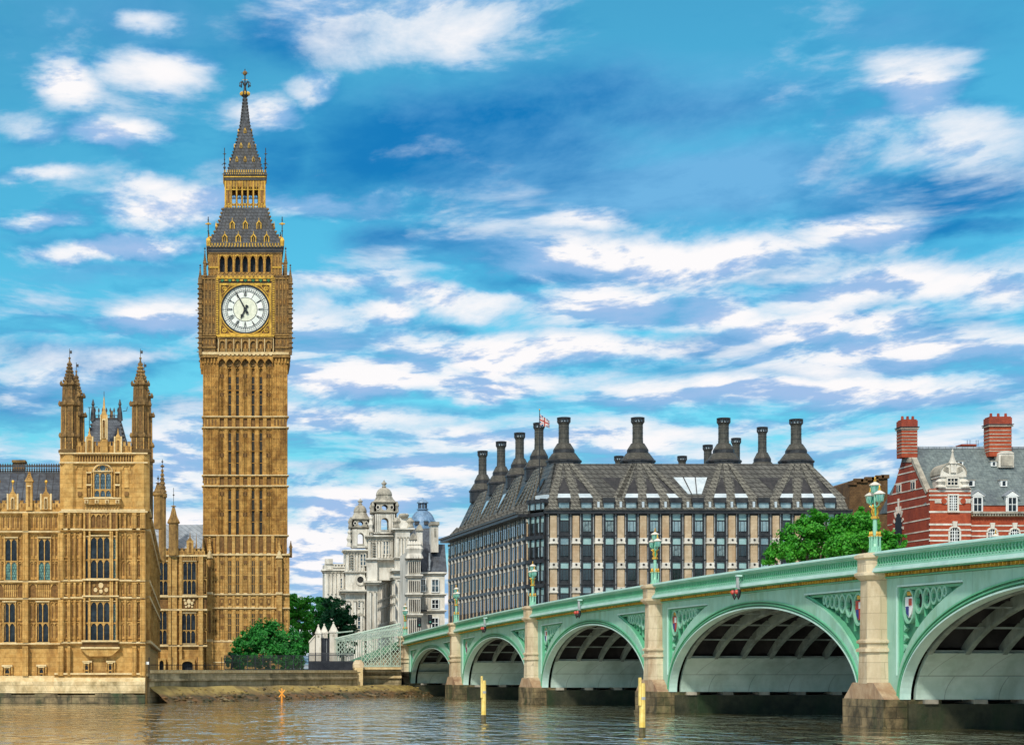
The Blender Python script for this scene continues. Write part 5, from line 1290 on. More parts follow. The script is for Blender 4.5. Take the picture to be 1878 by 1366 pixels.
# octagonal corner turrets
def turret(px, d, front=True):
    q = MB(); Z = PZ-.35+d; X = wx(px, PZ-.35)
    z = lambda y: wz(630+y/4.14, PZ-.5); zb = z(835)
    R8 = .92
    q.lathe([(R8, z(1275)), (R8*.98, zb), (R8*1.18, zb+.08), (R8*1.18, zb+.3), (R8*.9, zb+.4), (R8*.9, z(715)), (R8*.98, z(712)), (R8*.98, z(700)), (R8*.84, z(695)), (R8*.82, z(480)), (R8*1.02, z(470)), (R8*1.02, z(445)), (R8*.76, z(438)), (R8*.70, z(325)), (R8*.86, z(318)), (R8*.86, z(305)), (R8*.60, z(300)), (R8*.36, z(235)), (R8*.15, z(150)), (.04, z(112))], X, Z, 8, TURR if front else STD, PI/8); q.lathe([(R8+.012, z(1275)), (R8+.01, zb-.1)], X, Z, 8, STP, PI/8) if front else None
    for i in range(8):
        a = i*PI/4+PI/8; c_, s_ = math.cos(a), math.sin(a)
        q.tube((X+R8*.86*c_, Z+R8*.86*s_, z(700)), (X+R8*.84*c_, Z+R8*.84*s_, z(470)), .075, STM, 4)
        q.tube((X+R8*.74*c_, Z+R8*.74*s_, z(440)), (X+R8*.70*c_, Z+R8*.70*s_, z(320)), .06, STD, 4)
        q.tube((X+R8*.93*c_, Z+R8*.93*s_, z(1270)), (X+R8*.93*c_, Z+R8*.93*s_, z(715)), .06, STP, 4)
        a2 = i*PI/4; c2, s2 = math.cos(a2), math.sin(a2)
        for (ya, yb, rr_) in ((690, 505, .80), (430, 335, .70)):
            u = Vector((-s2, c2, 0))*.09; p = Vector((X+R8*rr_*.965*c2, Z+R8*rr_*.965*s2, 0)); e = Vector((c2, s2, 0))*.03
            q.add([tuple(p-u+e+Vector((0, 0, z(ya)+.3))), tuple(p+u+e+Vector((0, 0, z(ya)+.3))), tuple(p+u+e+Vector((0, 0, z(yb)-.2))), tuple(p-u+e+Vector((0, 0, z(yb)-.2)))], [(0, 1, 2, 3)], STR)
        for y, rr_ in ((465, 1.05), (312, .88), (705, 1.0)): q.sq([(.10, z(y)-.08), (.14, z(y)+.1), (.03, z(y)+.35)], X+R8*rr_*c_, Z+R8*rr_*s_, STD)
        for y, rr_ in ((285, .62), (262, .5), (238, .40), (212, .33), (185, .25), (158, .18)): q.sq([(.06, z(y)-.08), (.09, z(y)), (.03, z(y)+.16)], X+R8*rr_*c_, Z+R8*rr_*s_, STD)
    for y in (760, 790, 880, 950, 1010, 1095, 1190):
        for i in range(8):
            a2 = i*PI/4; c2, s2 = math.cos(a2), math.sin(a2); p = (X+R8*(.87)*c2, Z+R8*(.87)*s2)
            if not front and y > 830: continue
            u = Vector((-s2, c2, 0)); e = Vector((c2, s2, 0))*(.0 if y < 800 else .05)
            for sg in (-1, 1):
                p0 = Vector((p[0], p[1], z(y)))+e+u*sg*.16
                q.add([tuple(p0-u*.07-Vector((0, 0, .08))), tuple(p0+u*.07-Vector((0, 0, .08))), tuple(p0+u*.07+Vector((0, 0, .12))), tuple(p0-u*.07+Vector((0, 0, .12)))], [(0, 1, 2, 3)], STR)
    q.tube((X, Z, z(115)), (X, Z, z(38)), .035, IROND, 4); q.box(X-.02, X+.22, Z-.02, Z+.02, z(75), z(52), IROND); q.ball((X, Z, z(110)), .12, STD, 6, 4)
    return q
for px, d, f in ((127.6, 0, True), (257.5, 0, True), (127.6, 8.6, False), (257.5, 8.6, False)):
    turret(px, d, f).build('turret', pal)
# pavilion roof
q = MB(); x0, x1, x2, x3 = fE.x(632), fE.x(975), fE.x(690), fE.x(897); zb, zt = fE.z(828), fE.z(538)
q.add([(x0, PZ+.2, zb), (x1, PZ+.2, zb), (x1, PZ+8.2, zb), (x0, PZ+8.2, zb), (x2, PZ+2.2, zt), (x3, PZ+2.2, zt), (x3, PZ+6.2, zt), (x2, PZ+6.2, zt)], [(0, 1, 5, 4), (1, 2, 6, 5), (2, 3, 7, 6), (3, 0, 4, 7), (4, 5, 6, 7)], SLATE)
spikes(q, x2, x3, PZ+2.2, zt, 1.05, 7, IROND, .09); q.box(x2, x3, PZ+2.15, PZ+2.3, zt+.25, zt+.31, IROND); q.box(x2, x3, PZ+2.1, PZ+2.4, zt-.1, zt+.06, IROND)
for sx, x in ((-1, x2), (1, x3)):
    for j in range(9):
        t = j/9; xx = x+(x0-x2)*(1-t)*(1 if sx < 0 else -1)*.95; zz = zb+(zt-zb)*t; q.sq([(.05, zz), (.11, zz+.12), (.02, zz+.3)], xx, PZ+.2+2*t, IROND)
    q.lathe([(.28, zt-.2), (.22, zt+.5), (.1, zt+1.2), (.16, zt+1.3), (.03, zt+1.8)], x, PZ+2.2, 6, IROND)
q.tube((fE.x(657), PZ+3, fE.z(700)), (fE.x(657), PZ+3, fE.z(445)), .04, IROND, 4); q.tube((fE.x(645), PZ+3, fE.z(445)), (fE.x(722), PZ+3, fE.z(443)), .035, IROND, 4)
q.tube((fE.x(915), PZ+3, fE.z(475)), (fE.x(945), PZ+3, fE.z(470)), .035, IROND, 4); q.tube((fE.x(945), PZ+3, fE.z(472)), (fE.x(952), PZ+3, fE.z(440)), .035, IROND, 4)
q.box(fE.x(820), fE.x(838), PZ+3, PZ+3.5, fE.z(540), fE.z(470), STD)
q.build('pavilion_roof', pal)
# wing roof with cresting and chimney
q = MB(); ze, zr_ = fe.z(1230), wz(630+985/4.14, PZ+5)
q.add([(XL, PZ+.8, ze), (wx(111, PZ), PZ+.8, ze), (wx(111, PZ), PZ+5, zr_), (XL, PZ+5, zr_), (XL, PZ+11, ze), (wx(111, PZ), PZ+11, ze), (wx(111, PZ), PZ+7, zr_), (XL, PZ+7, zr_)], [(0, 1, 2, 3), (5, 4, 7, 6), (3, 2, 6, 7), (1, 5, 6, 2)], SLATE)
for i in range(8): x = fe.x(40+i*56); q.tube((x, PZ+.78, ze), (x, PZ+4.98, zr_), .035, IROND, 4)
q.build('roof', pal)
q = MB(); spikes(q, XL, wx(110, PZ+5), PZ+5, zr_+.05, wz(630+912/4.14, PZ+5)-zr_, 88, CLOTH if 0 else IROND, .12, .05)
for y in (950, 968, 984): q.box(XL, wx(110, PZ+5), PZ+5, PZ+5.05, wz(630+y/4.14, PZ+5)-.03, wz(630+y/4.14, PZ+5)+.03, IROND)
q.build('roof_cresting', pal)
q = MB(); q.box(wx(25, PZ+6), wx(45.5, PZ+6), PZ+5.5, PZ+7, zr_-.5, wz(849, PZ+6), STD); q.box(wx(23, PZ+6), wx(47.5, PZ+6), PZ+5.3, PZ+7.2, wz(849, PZ+6), wz(844.5, PZ+6), STD); q.build('chimney', pal)
# north return wall, running back to the link range
RZ = 284.0; ra = Vector((XR, PZ+.3)); rb_ = Vector((wx(290, RZ), RZ)); rd = (rb_-ra).normalized(); rn = Vector((-rd.y, rd.x))*-1
rn = Vector((rd.y, -rd.x)); ang = math.atan2(rd.y, rd.x); TR = Matrix.Translation((ra.x, ra.y, 0)) @ Matrix.Rotation(ang, 4, 'Z'); RL = (rb_-ra).length
q = MB(); q.T = TR; ztop = fg.z(10)
q.box(0, RL, 0, 3.0, 0, ztop, STP)
for y, d in ((15, .4), (150, .4), (495, .35), (603, .35), (905, .4), (1130, .3)): z = fg.z(y); q.box(0, RL, -d, .1, z-.18, z+.08, STL)
for (ya, yb) in ((20, 145), (160, 490), (500, 600), (608, 900)):
    n = 34
    for i in range(n+1):
        s_ = RL*i/n; q.box(s_-.13, s_+.13, -.30 if i % 4 == 0 else -.18, .1, fg.z(yb), fg.z(ya), STP)
    for i in range(n):
        s_ = RL*(i+.5)/n; hh_ = fg.z(ya)-fg.z(yb); q.box(s_-.5, s_+.5, -.03, .05, fg.z(yb)+hh_*.12, fg.z(yb)+hh_*(.3 if yb-ya > 200 else .8), STR)
        if yb-ya > 200: q.box(s_-.5, s_+.5, -.03, .05, fg.z(yb)+hh_*.55, fg.z(yb)+hh_*.66, STR)
for i in range(60): s_ = RL*(i+.5)/60; q.box(s_-.45, s_+.45, -.1, .3, ztop, ztop+.75, STM)
q.build('north_wall', pal)
q = MB()
for f, hw, (y1, y2, y3) in ((.965, .50, (1015, 905, 853)), (.45, .5, (955, 905, 885))):
    p = ra+rd*RL*f-rn*(-.1); Zt = p.y; pinnacle(q, p.x+.5, p.y, wz(y1+15, Zt), hw, wz(y2, Zt)-wz(y1+15, Zt), wz(y3, Zt)-wz(y2, Zt), STM, STD, 8, 6, .8)
q.build('pinnacle', pal)
q = MB()   # lamp post and camera at the corner of the river wall
q.tube((XR+.3, PZ-.9, 2.3), (XR+.3, PZ-.9, wz(1205, PZ)), .05, BLACK, 5); q.box(XR+.0, XR+.3, PZ-1.2, PZ-.8, wz(1218, PZ), wz(1213, PZ), WHITEP); q.build('security_camera', pal)
build_each(pt, 'string_course', pal, .05, 2); pc.build('carved_panels', pal); build_each(ps, 'buttress', pal, .02, 0); build_each(pb2, 'battlements', pal, .02)

# ================================================================ link range between palace and tower
LZ = 307.0; fd = Fr(260, 900, 3.793, LZ)
lk = thing('link_building', 'low golden gothic range with a grey lead roof between the palace and the clock tower', 'building', (wx(350, LZ), LZ+4, 2.9))
q = MB(); q.box(wx(270, LZ), wx(374, LZ), LZ, LZ+10, 2.9, fd.z(450), STP); q.build('wall', lk)
pt = MB(); pc = MB()
for y in (450, 732, 825, 1075): fd.box(pt, 40, 455, y-5, y+7, -.1, .5, STL); fd.box(pt, 40, 455, y+7, y+14, -.1, .3, STP)
for xa, xb in ((185, 205), (210, 245), (262, 280), (395, 425), (95, 112)):
    for (ya, yb, d) in ((458, 728, .5), (742, 820, .55), (835, 1068, .7), (1085, 1245, .9)): fd.box(pc, xa, xb, ya, yb, -.1, d, STP)
for xa, xb in ((380, 395), (425, 450), (245, 262)):
    panels(fd, xa, xb, 465, 600, 1, 0, True); panels(fd, xa, xb, 610, 720, 1, 0, True); panels(fd, xa, xb, 845, 960, 1, 0, True); panels(fd, xa, xb, 970, 1060, 1, 0, True)
fd.box(pc, 285, 375, 745, 818, -.1, .12, STR); fd.box(pc, 115, 182, 745, 818, -.1, .1, STR); fd.box(pc, 385, 450, 745, 818, -.1, .1, STR)
for (x, y, s_) in ((328, 768, 14), (305, 780, 10), (350, 780, 10), (328, 798, 10), (298, 760, 7), (360, 760, 7), (308, 805, 7), (350, 805, 7)):
    r_ = s_*LZ/FPX/3.8; pc.prism([(fd.x(x)+r_*math.cos(i*PI/4), fd.z(y)+r_*1.2*math.sin(i*PI/4)) for i in range(8)], LZ-.35, LZ-.1, STL)
fd.box(pc, 265, 395, 458, 485, -.1, .3, STR)
for i in range(10): fd.box(pc, 268+i*13, 272+i*13, 458, 486, .2, .42, STP)
battl(fd, 90, 440, 400, 448, 12, -.1, .35, pc)
fd.box(pc, 312, 360, 345, 440, .1, .5, STP); fd.box(pc, 328, 344, 362, 430, .48, .56, STR); pc.prism([(fd.x(318), fd.z(346)), (fd.x(354), fd.z(346)), (fd.x(340), fd.z(325)), (fd.x(336), fd.z(280)), (fd.x(332), fd.z(325))], LZ-.5, LZ-.1, STM)
for xx in (380, 425): pc.prism([(fd.x(xx-5), fd.z(400)), (fd.x(xx+5), fd.z(400)), (fd.x(xx), fd.z(285))], LZ-.3, LZ, STM)
build_each(pt, 'string_course', lk, .05, 2); pc.build('carved_panels', lk)
w_, h_ = W_(fd, 288, 376, 492, 718)
place_many(gwin(w_, h_, 3, [.43], True, GLASS), lk, [(fd.x(332), LZ-.1, fd.z(718))])
w_, h_ = W_(fd, 280, 372, 852, 1058); place_many(gwin(w_, h_, 3, [.43], True, GLASS), lk, [(fd.x(326), LZ-.1, fd.z(1058))])
w_, h_ = W_(fd, 120, 180, 492, 722); place_many(gwin(w_, h_, 2, [.43], True, GLASS), lk, [(fd.x(150), LZ-.1, fd.z(722)), (fd.x(145), LZ-.1, fd.z(1065))])
for x0, x1, y0 in ((275, 362, 1178), (118, 160, 1172)):
    q = MB(); archhole(q, fd.x(x0+6), fd.x(x1-6), 2.9, fd.z(y0+6), fd.x(x0-8), fd.x(x1+8), 2.9, fd.z(y0-8), LZ-1.0, LZ-.1, STP, .5); fd.box(q, x0, x1, y0, 1255, -.1, .06, BLACK)
    for i in range(5): fd.box(q, x0+(x1-x0)*(i+.5)/5-1.3, x0+(x1-x0)*(i+.5)/5+1.3, y0+8, 1252, .05, .12, FENCE)
    q.build('doorway', lk)
q = MB(); q.poly([(wx(268, LZ+3), LZ+1, fd.z(400)), (wx(373, LZ+3), LZ+1, fd.z(400)), (wx(373, LZ+6), LZ+6, wz(962, LZ+6)), (wx(268, LZ+6), LZ+6, wz(962, LZ+6))], LEAD)
q.box(wx(268, LZ), wx(374, LZ), LZ+6, LZ+9.5, fd.z(440), wz(962, LZ+6), LEAD); q.build('roof', lk)
q = MB(); pinnacle(q, fd.x(222), LZ-.5, fd.z(450), .72, fd.z(215)-fd.z(450), fd.z(105)-fd.z(215), STM, STM, 8, 7, 2.6); q.build('turret', lk)

# ================================================================ terrace: hoarding, railings, gate lodge, lattice screen
fh = Fr(400, 1080, 4.776, 262)
hz_ = 256.
t = thing('hoarding_fence', 'long low dark mesh fence along the quay in front of the big round bush', 'fence', (wx(490, hz_), hz_, 2.9))
q = MB(); X0, X1 = wx(412, hz_), wx(566, hz_); zt = wz(1201, hz_); q.box(X0, X1, hz_, hz_+.04, 2.85, 2.85+.35, HOARD)
x = X0
while x < X1: q.box(x, x+.055, hz_, hz_+.03, 3.2, zt-.1, HOARD); x += .115
for z in (3.6, 4.0, 4.4):
    if z < zt-.1: q.box(X0, X1, hz_+.03, hz_+.05, z-.03, z+.03, HOARD)
q.build('mesh_panel', t)
for i in range(12): x = X0+(X1-X0)*i/11; q = MB(); q.box(x-.05, x+.05, hz_-.09, hz_-.01, 2.85, zt, FENCE); q.build('fence_post', t)
q = MB(); q.box(X0, X1, hz_-.06, hz_-.005, zt-.1, zt-.03, FENCE); q.build('rail', t)
t = thing('iron_railing', 'black iron railing on the quay between the stone gate piers and the lattice screen', 'railing', (wx(610, 252), 252, 2.9))
q = MB(); X0, X1 = wx(567, 252), wx(648, 252); zt = wz(1199, 252)
n = 46
for i in range(n+1): x = X0+(X1-X0)*i/n; q.tube((x, 252, 2.85), (x, 252, zt), .03, FENCE, 4); q.sq([(.05, zt), (.01, zt+.2)], x, 252, FENCE)
for z in (3.1, (2.9+zt)/2, zt-.15): q.box(X0, X1, 251.97, 252.03, z-.04, z+.04, FENCE)
q.box(X0, X1, 252.05, 252.12, 2.85, 2.9+(zt-2.9)*.6, FENCE); q.build('bars', t)
t = thing('iron_railing', 'low black railing at the foot of the palace link range on the quay', 'railing', (wx(330, 225), 225, 2.9))
q = MB(); X0, X1 = wx(272, 218), wx(410, 218); zt = wz(1217, 218); n = 40
for i in range(n+1): x = X0+(X1-X0)*i/n; q.tube((x, 218, 2.85), (x, 218, zt+(.7 if i % 13 == 0 else 0)), .022 if i % 13 else .05, FENCE, 4)
for z in (3.05, zt-.1): q.box(X0, X1, 217.98, 218.02, z-.03, z+.03, FENCE)
q.build('bars', t)
GZ = 272.; t = thing('gate_lodge', 'white stone gate piers with pointed pyramid tops around a dark gate by the bush', 'gate', (wx(597, GZ), GZ, 2.9))
fz = Fr(400, 1080, 4.776, GZ)
for x0, x1, yt, yp in ((850, 905, 375, 322), (900, 968, 370, 312), (970, 1050, 365, 298)):
    q = MB(); xm, hw = (fz.x(x0)+fz.x(x1))/2, (fz.x(x1)-fz.x(x0))/2
    yy = GZ+(1.6 if x0 == 900 else 0)
    q.box(xm-hw*.85, xm+hw*.85, yy-hw*.85, yy+hw*.85, 2.9, fz.z(yt+22), WHITES); q.sq([(hw*.85, fz.z(yt+22)), (hw*1.02, fz.z(yt+16)), (hw*1.02, fz.z(yt+4)), (hw*.9, fz.z(yt)), (.06, fz.z(yp)), (.12, fz.z(yp-6)), (.02, fz.z(yp-14))], xm, yy, WHITES)
    for sx in (-1, 1): q.prism([(xm+sx*hw*.9, fz.z(yt+4)), (xm+sx*hw*.5, fz.z(yt+4)), (xm+sx*hw*.7, fz.z(yt-16))], yy-hw, yy-hw+.3, WHITES)
    fz.box(q, (x0+x1)/2-8, (x0+x1)/2+8, yt+28, yt+48, hw*.8, hw*.9, WHITEG)
    q.build('gate_pier', t)
q = MB(); fz.box(q, 845, 1000, 428, 720, -.2, -.1, FENCE)
for i in range(11): fz.box(q, 850+i*14, 854+i*14, 425, 715, -.12, -.02, STEEL if i % 4 == 3 else FENCE)
q.build('gate', t)
q = MB(); q.prism([(fz.x(800), fz.z(470)), (fz.x(848), fz.z(415)), (fz.x(848), 2.9), (fz.x(800), 2.9)], GZ, GZ+.8, WHITES); q.prism([(fz.x(795), fz.z(472)), (fz.x(848), fz.z(410)), (fz.x(848), fz.z(400)), (fz.x(795), fz.z(455))], GZ-.1, GZ+.9, WHITES); q.build('side_wall', t)
# lattice screens climbing beside the steps
def lattice(X0, X1, Y, zb0, zb1, zt0, zt1, pitch, label, curl=True):
    t = thing('lattice_screen', label, 'screen', ((X0+X1)/2, Y, 2.9), 'lattice screens beside the bridge steps'); q = MB(); f = MB()
    def zb(x): return zb0+(zb1-zb0)*(x-X0)/(X1-X0)
    def ztf(x): return zt0+(zt1-zt0)*(x-X0)/(X1-X0)
    x = X0-6
    while x < X1+6:
        for sg in (-1, 1):
            # diagonal clipped to the panel
            pts = []
            for k in range(41):
                xx = x+k*.25*sg*(1 if sg > 0 else 1); zz = 2.9+k*.25*1.25
                if X0 <= xx <= X1 and zb(xx) <= zz <= ztf(xx): pts.append((xx, zz))
            if len(pts) > 1: q.tube((pts[0][0], Y+(.05 if sg > 0 else 0), pts[0][1]), (pts[-1][0], Y+(.05 if sg > 0 else 0), pts[-1][1]), .05, LATT, 4)
        x += pitch
    n = max(2, int((X1-X0)/1.1))
    for i in range(n+1):
        x = X0+(X1-X0)*i/n; q.tube((x, Y-.08, zb(x)), (x, Y-.08, ztf(x)), .055, LATT, 5)
        if curl:
            for (a1, b1, a2, b2) in ((0, 0, .25, .28), (.25, .28, .55, .36), (.55, .36, .9, .2)): q.tube((x+a1, Y-.1-a1, ztf(x)+b1), (x+a2, Y-.1-a2, ztf(x)+b2), .035, LATT, 4)
    q.build('lattice', t)
    f.ribbon([(X0, zb0), (X1, zb1)], [(X0, zb0+.14), (X1, zb1+.14)], Y-.12, Y+.1, LATT); f.ribbon([(X0, zt0), (X1, zt1)], [(X0, zt0+.14), (X1, zt1+.14)], Y-.12, Y+.1, LATT)
    f.ribbon([(X0, zt0+.9), (X1, zt1+.7)], [(X0, zt0+1.05), (X1, zt1+.85)], Y+.5, Y+.9, LATT); f.build('rails', t)
lattice(wx(663, 254), wx(734, 254), 254., wz(1222, 254), wz(1222, 254), wz(1176, 254), wz(1163, 254), .48, 'tall pale green lattice screen beside the end pier of the bridge')
lattice(wx(617, 262), wx(648, 262), 262., wz(1200, 262), wz(1200, 262), wz(1174, 262), wz(1168, 262), .48, 'small pale green lattice screen right of the pointed stone gate piers')
q = MB(); x0, x1 = wx(616, 266), wx(737, 266)

for i in range(44):
    a = i/43; q.tube((x0+(x1-x0)*a, 262, wz(1176-12*a, 262)+.08), (x0+(x1-x0)*a, 268, wz(1172-28*a, 268)+.08), .055, LATT, 4)
for j in range(6):
    f = j/5; q.tube((x0, 262+6*f, wz(1176, 262)*(1-f)+wz(1172, 268)*f), (x1, 262+6*f, wz(1164, 262)*(1-f)+wz(1144, 268)*f), .06, LATT, 4)
for i in range(30):
    xx = x0+(x1-x0)*i/29; q.tube((xx, 268.1, 2.9), (xx, 268.1, wz(1171, 268)+(wz(1143, 268)-wz(1171, 268))*i/29), .06, LATT, 4)
q.tube((x0, 268, wz(1171, 268)), (x1, 268, wz(1143, 268)), .14, LATT, 5)
tag(q.build('canopy'), 'pale green open ribbed frame sloping over the steps behind the lattice screens', 'canopy')
t = thing('steps_wall', 'stone wall with a square end pillar below the tall lattice screen at the bridge end', 'wall', (wx(693, 252), 252, 0))
q = MB(); X0, X1 = wx(650, 251), wx(736, 251); q.box(X0, X1, 251, 253.5, -1, wz(1243, 251), QUAY); q.box(X0-.1, X1, 250.7, 253.5, wz(1243, 251), wz(1238.5, 251), STL); q.box(X0, X1, 251.1, 253.5, wz(1238.5, 251), wz(1227, 251), QUAY); q.box(X0-.1, X1, 250.8, 253.6, wz(1227, 251), wz(1223, 251), STL); q.build('wall', t)
q = MB(); q.box(wx(650, 249), wx(665, 249), 248.4, 251, -1, wz(1224, 249), STL); q.sq([(.62, wz(1224, 249)), (.62, wz(1217, 249)), (.5, wz(1213, 249)), (.3, wz(1209.5, 249))], wx(657.5, 249), 249.6, GRANITE); q.build('end_pillar', t)
q = MB()
for i in range(26):
    rr = random.Random(i*7); x = wx(rr.uniform(655, 740), 249); q.sq([(rr.uniform(.3, .8), -.5), (rr.uniform(.2, .5), rr.uniform(.2, .9))], x, 249.5+rr.uniform(-.5, 1), MUD if i % 2 else WETG)
tag(q.build('rocks'), kind='stuff')
# wet dark foot continuing under the lattice wall
q = MB(); q.box(wx(655, 247), wx(748, 247), 249.2, 253, -1, 1.3, WETG); tag(q.build('landing_foot'), 'dark wet algae covered stone foot below the steps wall beside the first bridge pier', 'wall')

# ================================================================ white baroque offices with two open towers
WZ_ = 640.0; fw = Fr(570, 860, 4.27, WZ_)
wb_ = thing('office_building', 'pale stone baroque office building with two open domed towers of unequal height', 'building', (wx(680, WZ_), WZ_+15, 2.9))
def sector(mb, fr, x0, x1, y0, y1, d0, dep, m): mb.box(fr.x(x0), fr.x(x1), fr.Z-d0, fr.Z-d0+dep, fr.z(y1), fr.z(y0), m)
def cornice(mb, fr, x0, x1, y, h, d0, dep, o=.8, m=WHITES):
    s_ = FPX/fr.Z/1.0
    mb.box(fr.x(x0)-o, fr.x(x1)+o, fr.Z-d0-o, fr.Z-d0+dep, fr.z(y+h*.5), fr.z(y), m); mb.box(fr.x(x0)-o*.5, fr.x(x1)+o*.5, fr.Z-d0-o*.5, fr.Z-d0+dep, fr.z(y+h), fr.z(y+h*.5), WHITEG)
def baluster(mb, fr, x0, x1, y0, y1, d, m=WHITES):
    X0, X1 = fr.x(x0), fr.x(x1); z0, z1 = fr.z(y1), fr.z(y0); mb.box(X0, X1, fr.Z-d-.2, fr.Z-d+.2, z1-.3, z1, m); mb.box(X0, X1, fr.Z-d-.2, fr.Z-d+.2, z0, z0+.25, m)
    n = max(2, int((X1-X0)/.9))
    for i in range(n): x = X0+(X1-X0)*(i+.5)/n; mb.box(x-.2, x+.2, fr.Z-d-.15, fr.Z-d+.15, z0, z1, m)
def dome_tower(fr, x0, x1, y_body, y_corn, open_y, occ_y, cap_y, top_y, tip_y, d, label_dummy=None):
    """open square stage with arches, oculus stage, bell-shaped cap and little dome (y's in photo-zoom units)"""
    q = MB(); xm, hw = (fr.x(x0)+fr.x(x1))/2, (fr.x(x1)-fr.x(x0))/2; Y = fr.Z-d+hw
    z = fr.z
    for k in range(4):
        q.T = Matrix.Translation((xm, Y, 0)) @ Matrix.Rotation(k*PI/2, 4, 'Z')
        hw2 = hw*.92
        archhole(q, -hw2*.34, hw2*.34, z(open_y[1]), z(open_y[0]), -hw2, hw2, z(y_corn), z(occ_y[1]+18), -hw2, -hw2+.9, WHITES, hw2*.34, False)
        for s_ in (-1, 1):
            for xx in (.50, .66, .84): q.box(s_*hw2*xx-.22, s_*hw2*xx+.22, -hw2-.25, -hw2+.1, z(y_corn), z(occ_y[1]+20), WHITES)
        q.box(-hw2*.36, hw2*.36, -hw2-.15, -hw2+.05, z(open_y[1])+.1, z(open_y[1])+.5, WHITEG)
        # oculus stage
        hw3 = hw*.86; r_ = (z(occ_y[0])-z(occ_y[1]))*.28; zc0 = (z(occ_y[0])+z(occ_y[1]))/2-.2
        q.box(-hw3, -r_*1.1, -hw3, -hw3+.6, z(occ_y[1]), z(occ_y[0]), WHITEG); q.box(r_*1.1, hw3, -hw3, -hw3+.6, z(occ_y[1]), z(occ_y[0]), WHITEG)
        up = [(r_*1.1*math.cos(PI*(1-i/8)), zc0+r_*math.sin(PI*(1-i/8))) for i in range(9)]; dn = [(x, 2*zc0-zz) for x, zz in up]
        q.ribbon(up, [(x, z(occ_y[0])) for x, _ in up], -hw3, -hw3+.6, WHITEG); q.ribbon([(x, z(occ_y[1])) for x, _ in dn], dn, -hw3, -hw3+.6, WHITEG)
        for s_ in (-1, 1):
            xo = s_*hw3*.66; n = 10; q.ribbon([(xo+r_*.5*math.cos(2*PI*i/n), zc0+r_*.6*math.sin(2*PI*i/n)) for i in range(n+1)], [(xo+r_*.75*math.cos(2*PI*i/n), zc0+r_*.85*math.sin(2*PI*i/n)) for i in range(n+1)], -hw3-.2, -hw3, WHITES)
            q.prism([(xo+r_*.5*math.cos(2*PI*i/n), zc0+r_*.6*math.sin(2*PI*i/n)) for i in range(n)], -hw3-.05, -hw3+.05, BLACKG)
    q.T = None
    for zz, o, h in ((z(occ_y[1]), .7, .5), (z(occ_y[0]), .5, .4)): q.sq([(hw*.92+o*.5, zz-h), (hw*.92+o, zz-h*.4), (hw*.92+o, zz)], xm, Y, WHITEG)
    q.box(xm-hw*.9, xm+hw*.9, Y-hw*.9, Y+hw*.9, z(y_corn)-.4, z(open_y[1])+.05, WHITES)
    zo = z(occ_y[0]); zcpt = z(cap_y); zt = z(top_y)
    q.lathe([(hw*1.05, zo), (hw*.80, zo+(zcpt-zo)*.45), (hw*.66, zcpt-.3), (hw*.72, zcpt)], xm, Y, 8, WHITEG, PI/8)
    q.lathe([(hw*.66*math.cos(i*PI/2/7), zcpt+(zt-zcpt)*math.sin(i*PI/2/7)) for i in range(8)], xm, Y, 16, WHITEG)
    ft = z(tip_y)-zt; q.lathe([(.4, zt-.2), (.7, zt+.1*ft), (.35, zt+.25*ft), (.7, zt+.42*ft), (.85, zt+.55*ft), (.4, zt+.72*ft), (.2, zt+.85*ft), (.05, zt+ft)], xm, Y, 8, WHITEG)
    for sx in (-1, 1):
        for sy in (-1, 1): q.lathe([(.5, z(occ_y[1])), (.35, z(occ_y[1])+1.2), (.6, z(occ_y[1])+1.8), (.1, z(occ_y[1])+3)], xm+sx*hw*1.0, Y+sy*hw*1.0, 6, WHITEG)
        for xx in (0,): q.lathe([(.9, z(y_corn)), (.5, z(y_corn)+1.2), (.9, z(y_corn)+2.2), (.3, z(y_corn)+3.6), (.6, z(y_corn)+4.2), (.1, z(y_corn)+5.2)], xm+sx*hw*1.15, Y-hw*.9, 6, WHITES)
    return q
# main masses
q = MB()
sector(q, fw, 115, 290, 735, 1580, -6, 14, WHITES)          # left wing
sector(q, fw, 275, 425, 635, 1580, 0, 14, WHITES)           # lower stage of left tower
sector(q, fw, 435, 514, 700, 1580, 4, 16, WHITES); sector(q, fw, 500, 645, 700, 872, 2.5, 14, WHITES)           # lower stage of right tower
sector(q, fw, 500, 640, 520, 700, 3, 12, WHITES); sector(q, fw, 445, 500, 540, 710, 3, 12, WHITES)
sector(q, fw, 640, 755, 780, 1580, 9, 18, WHITES)
q.build('wall', wb_)
q = MB()
cornice(q, fw, 115, 275, 775, 26, -6, 8); cornice(q, fw, 272, 430, 630, 22, .4, 9); cornice(q, fw, 275, 425, 800, 14, .4, 9, .5); cornice(q, fw, 250, 440, 945, 26, 1.5, 9, 1.0)
cornice(q, fw, 435, 512, 880, 30, 5.5, 12, 1.1); cornice(q, fw, 438, 642, 705, 16, 4.5, 9, .5); cornice(q, fw, 440, 640, 525, 20, 3.6, 9); cornice(q, fw, 640, 760, 795, 28, 10, 12, 1.1); cornice(q, fw, 640, 770, 478, 22, 9, 10, .9); cornice(q, fw, 645, 755, 700, 16, 9.4, 8, .4)
for (x0, x1, ya, yb, dd, n) in ((280, 420, 660, 795, .3, 6), (445, 640, 560, 700, 3.4, 8), (650, 755, 545, 700, 9.3, 4), (125, 275, 800, 970, -5.7, 5), (270, 420, 1030, 1300, .6, 3), (440, 512, 960, 1300, 4.6, 2), (650, 750, 880, 1300, 9.5, 3)):
    for i in range(n):
        x = x0+(x1-x0)*(i+.5)/n; w_ = (x1-x0)/n*.18; sector(q, fw, x-w_, x+w_, ya, yb, dd+.35, .6, WHITES); sector(q, fw, x-w_*1.5, x+w_*1.5, ya, ya+9, dd+.55, .8, WHITEG)
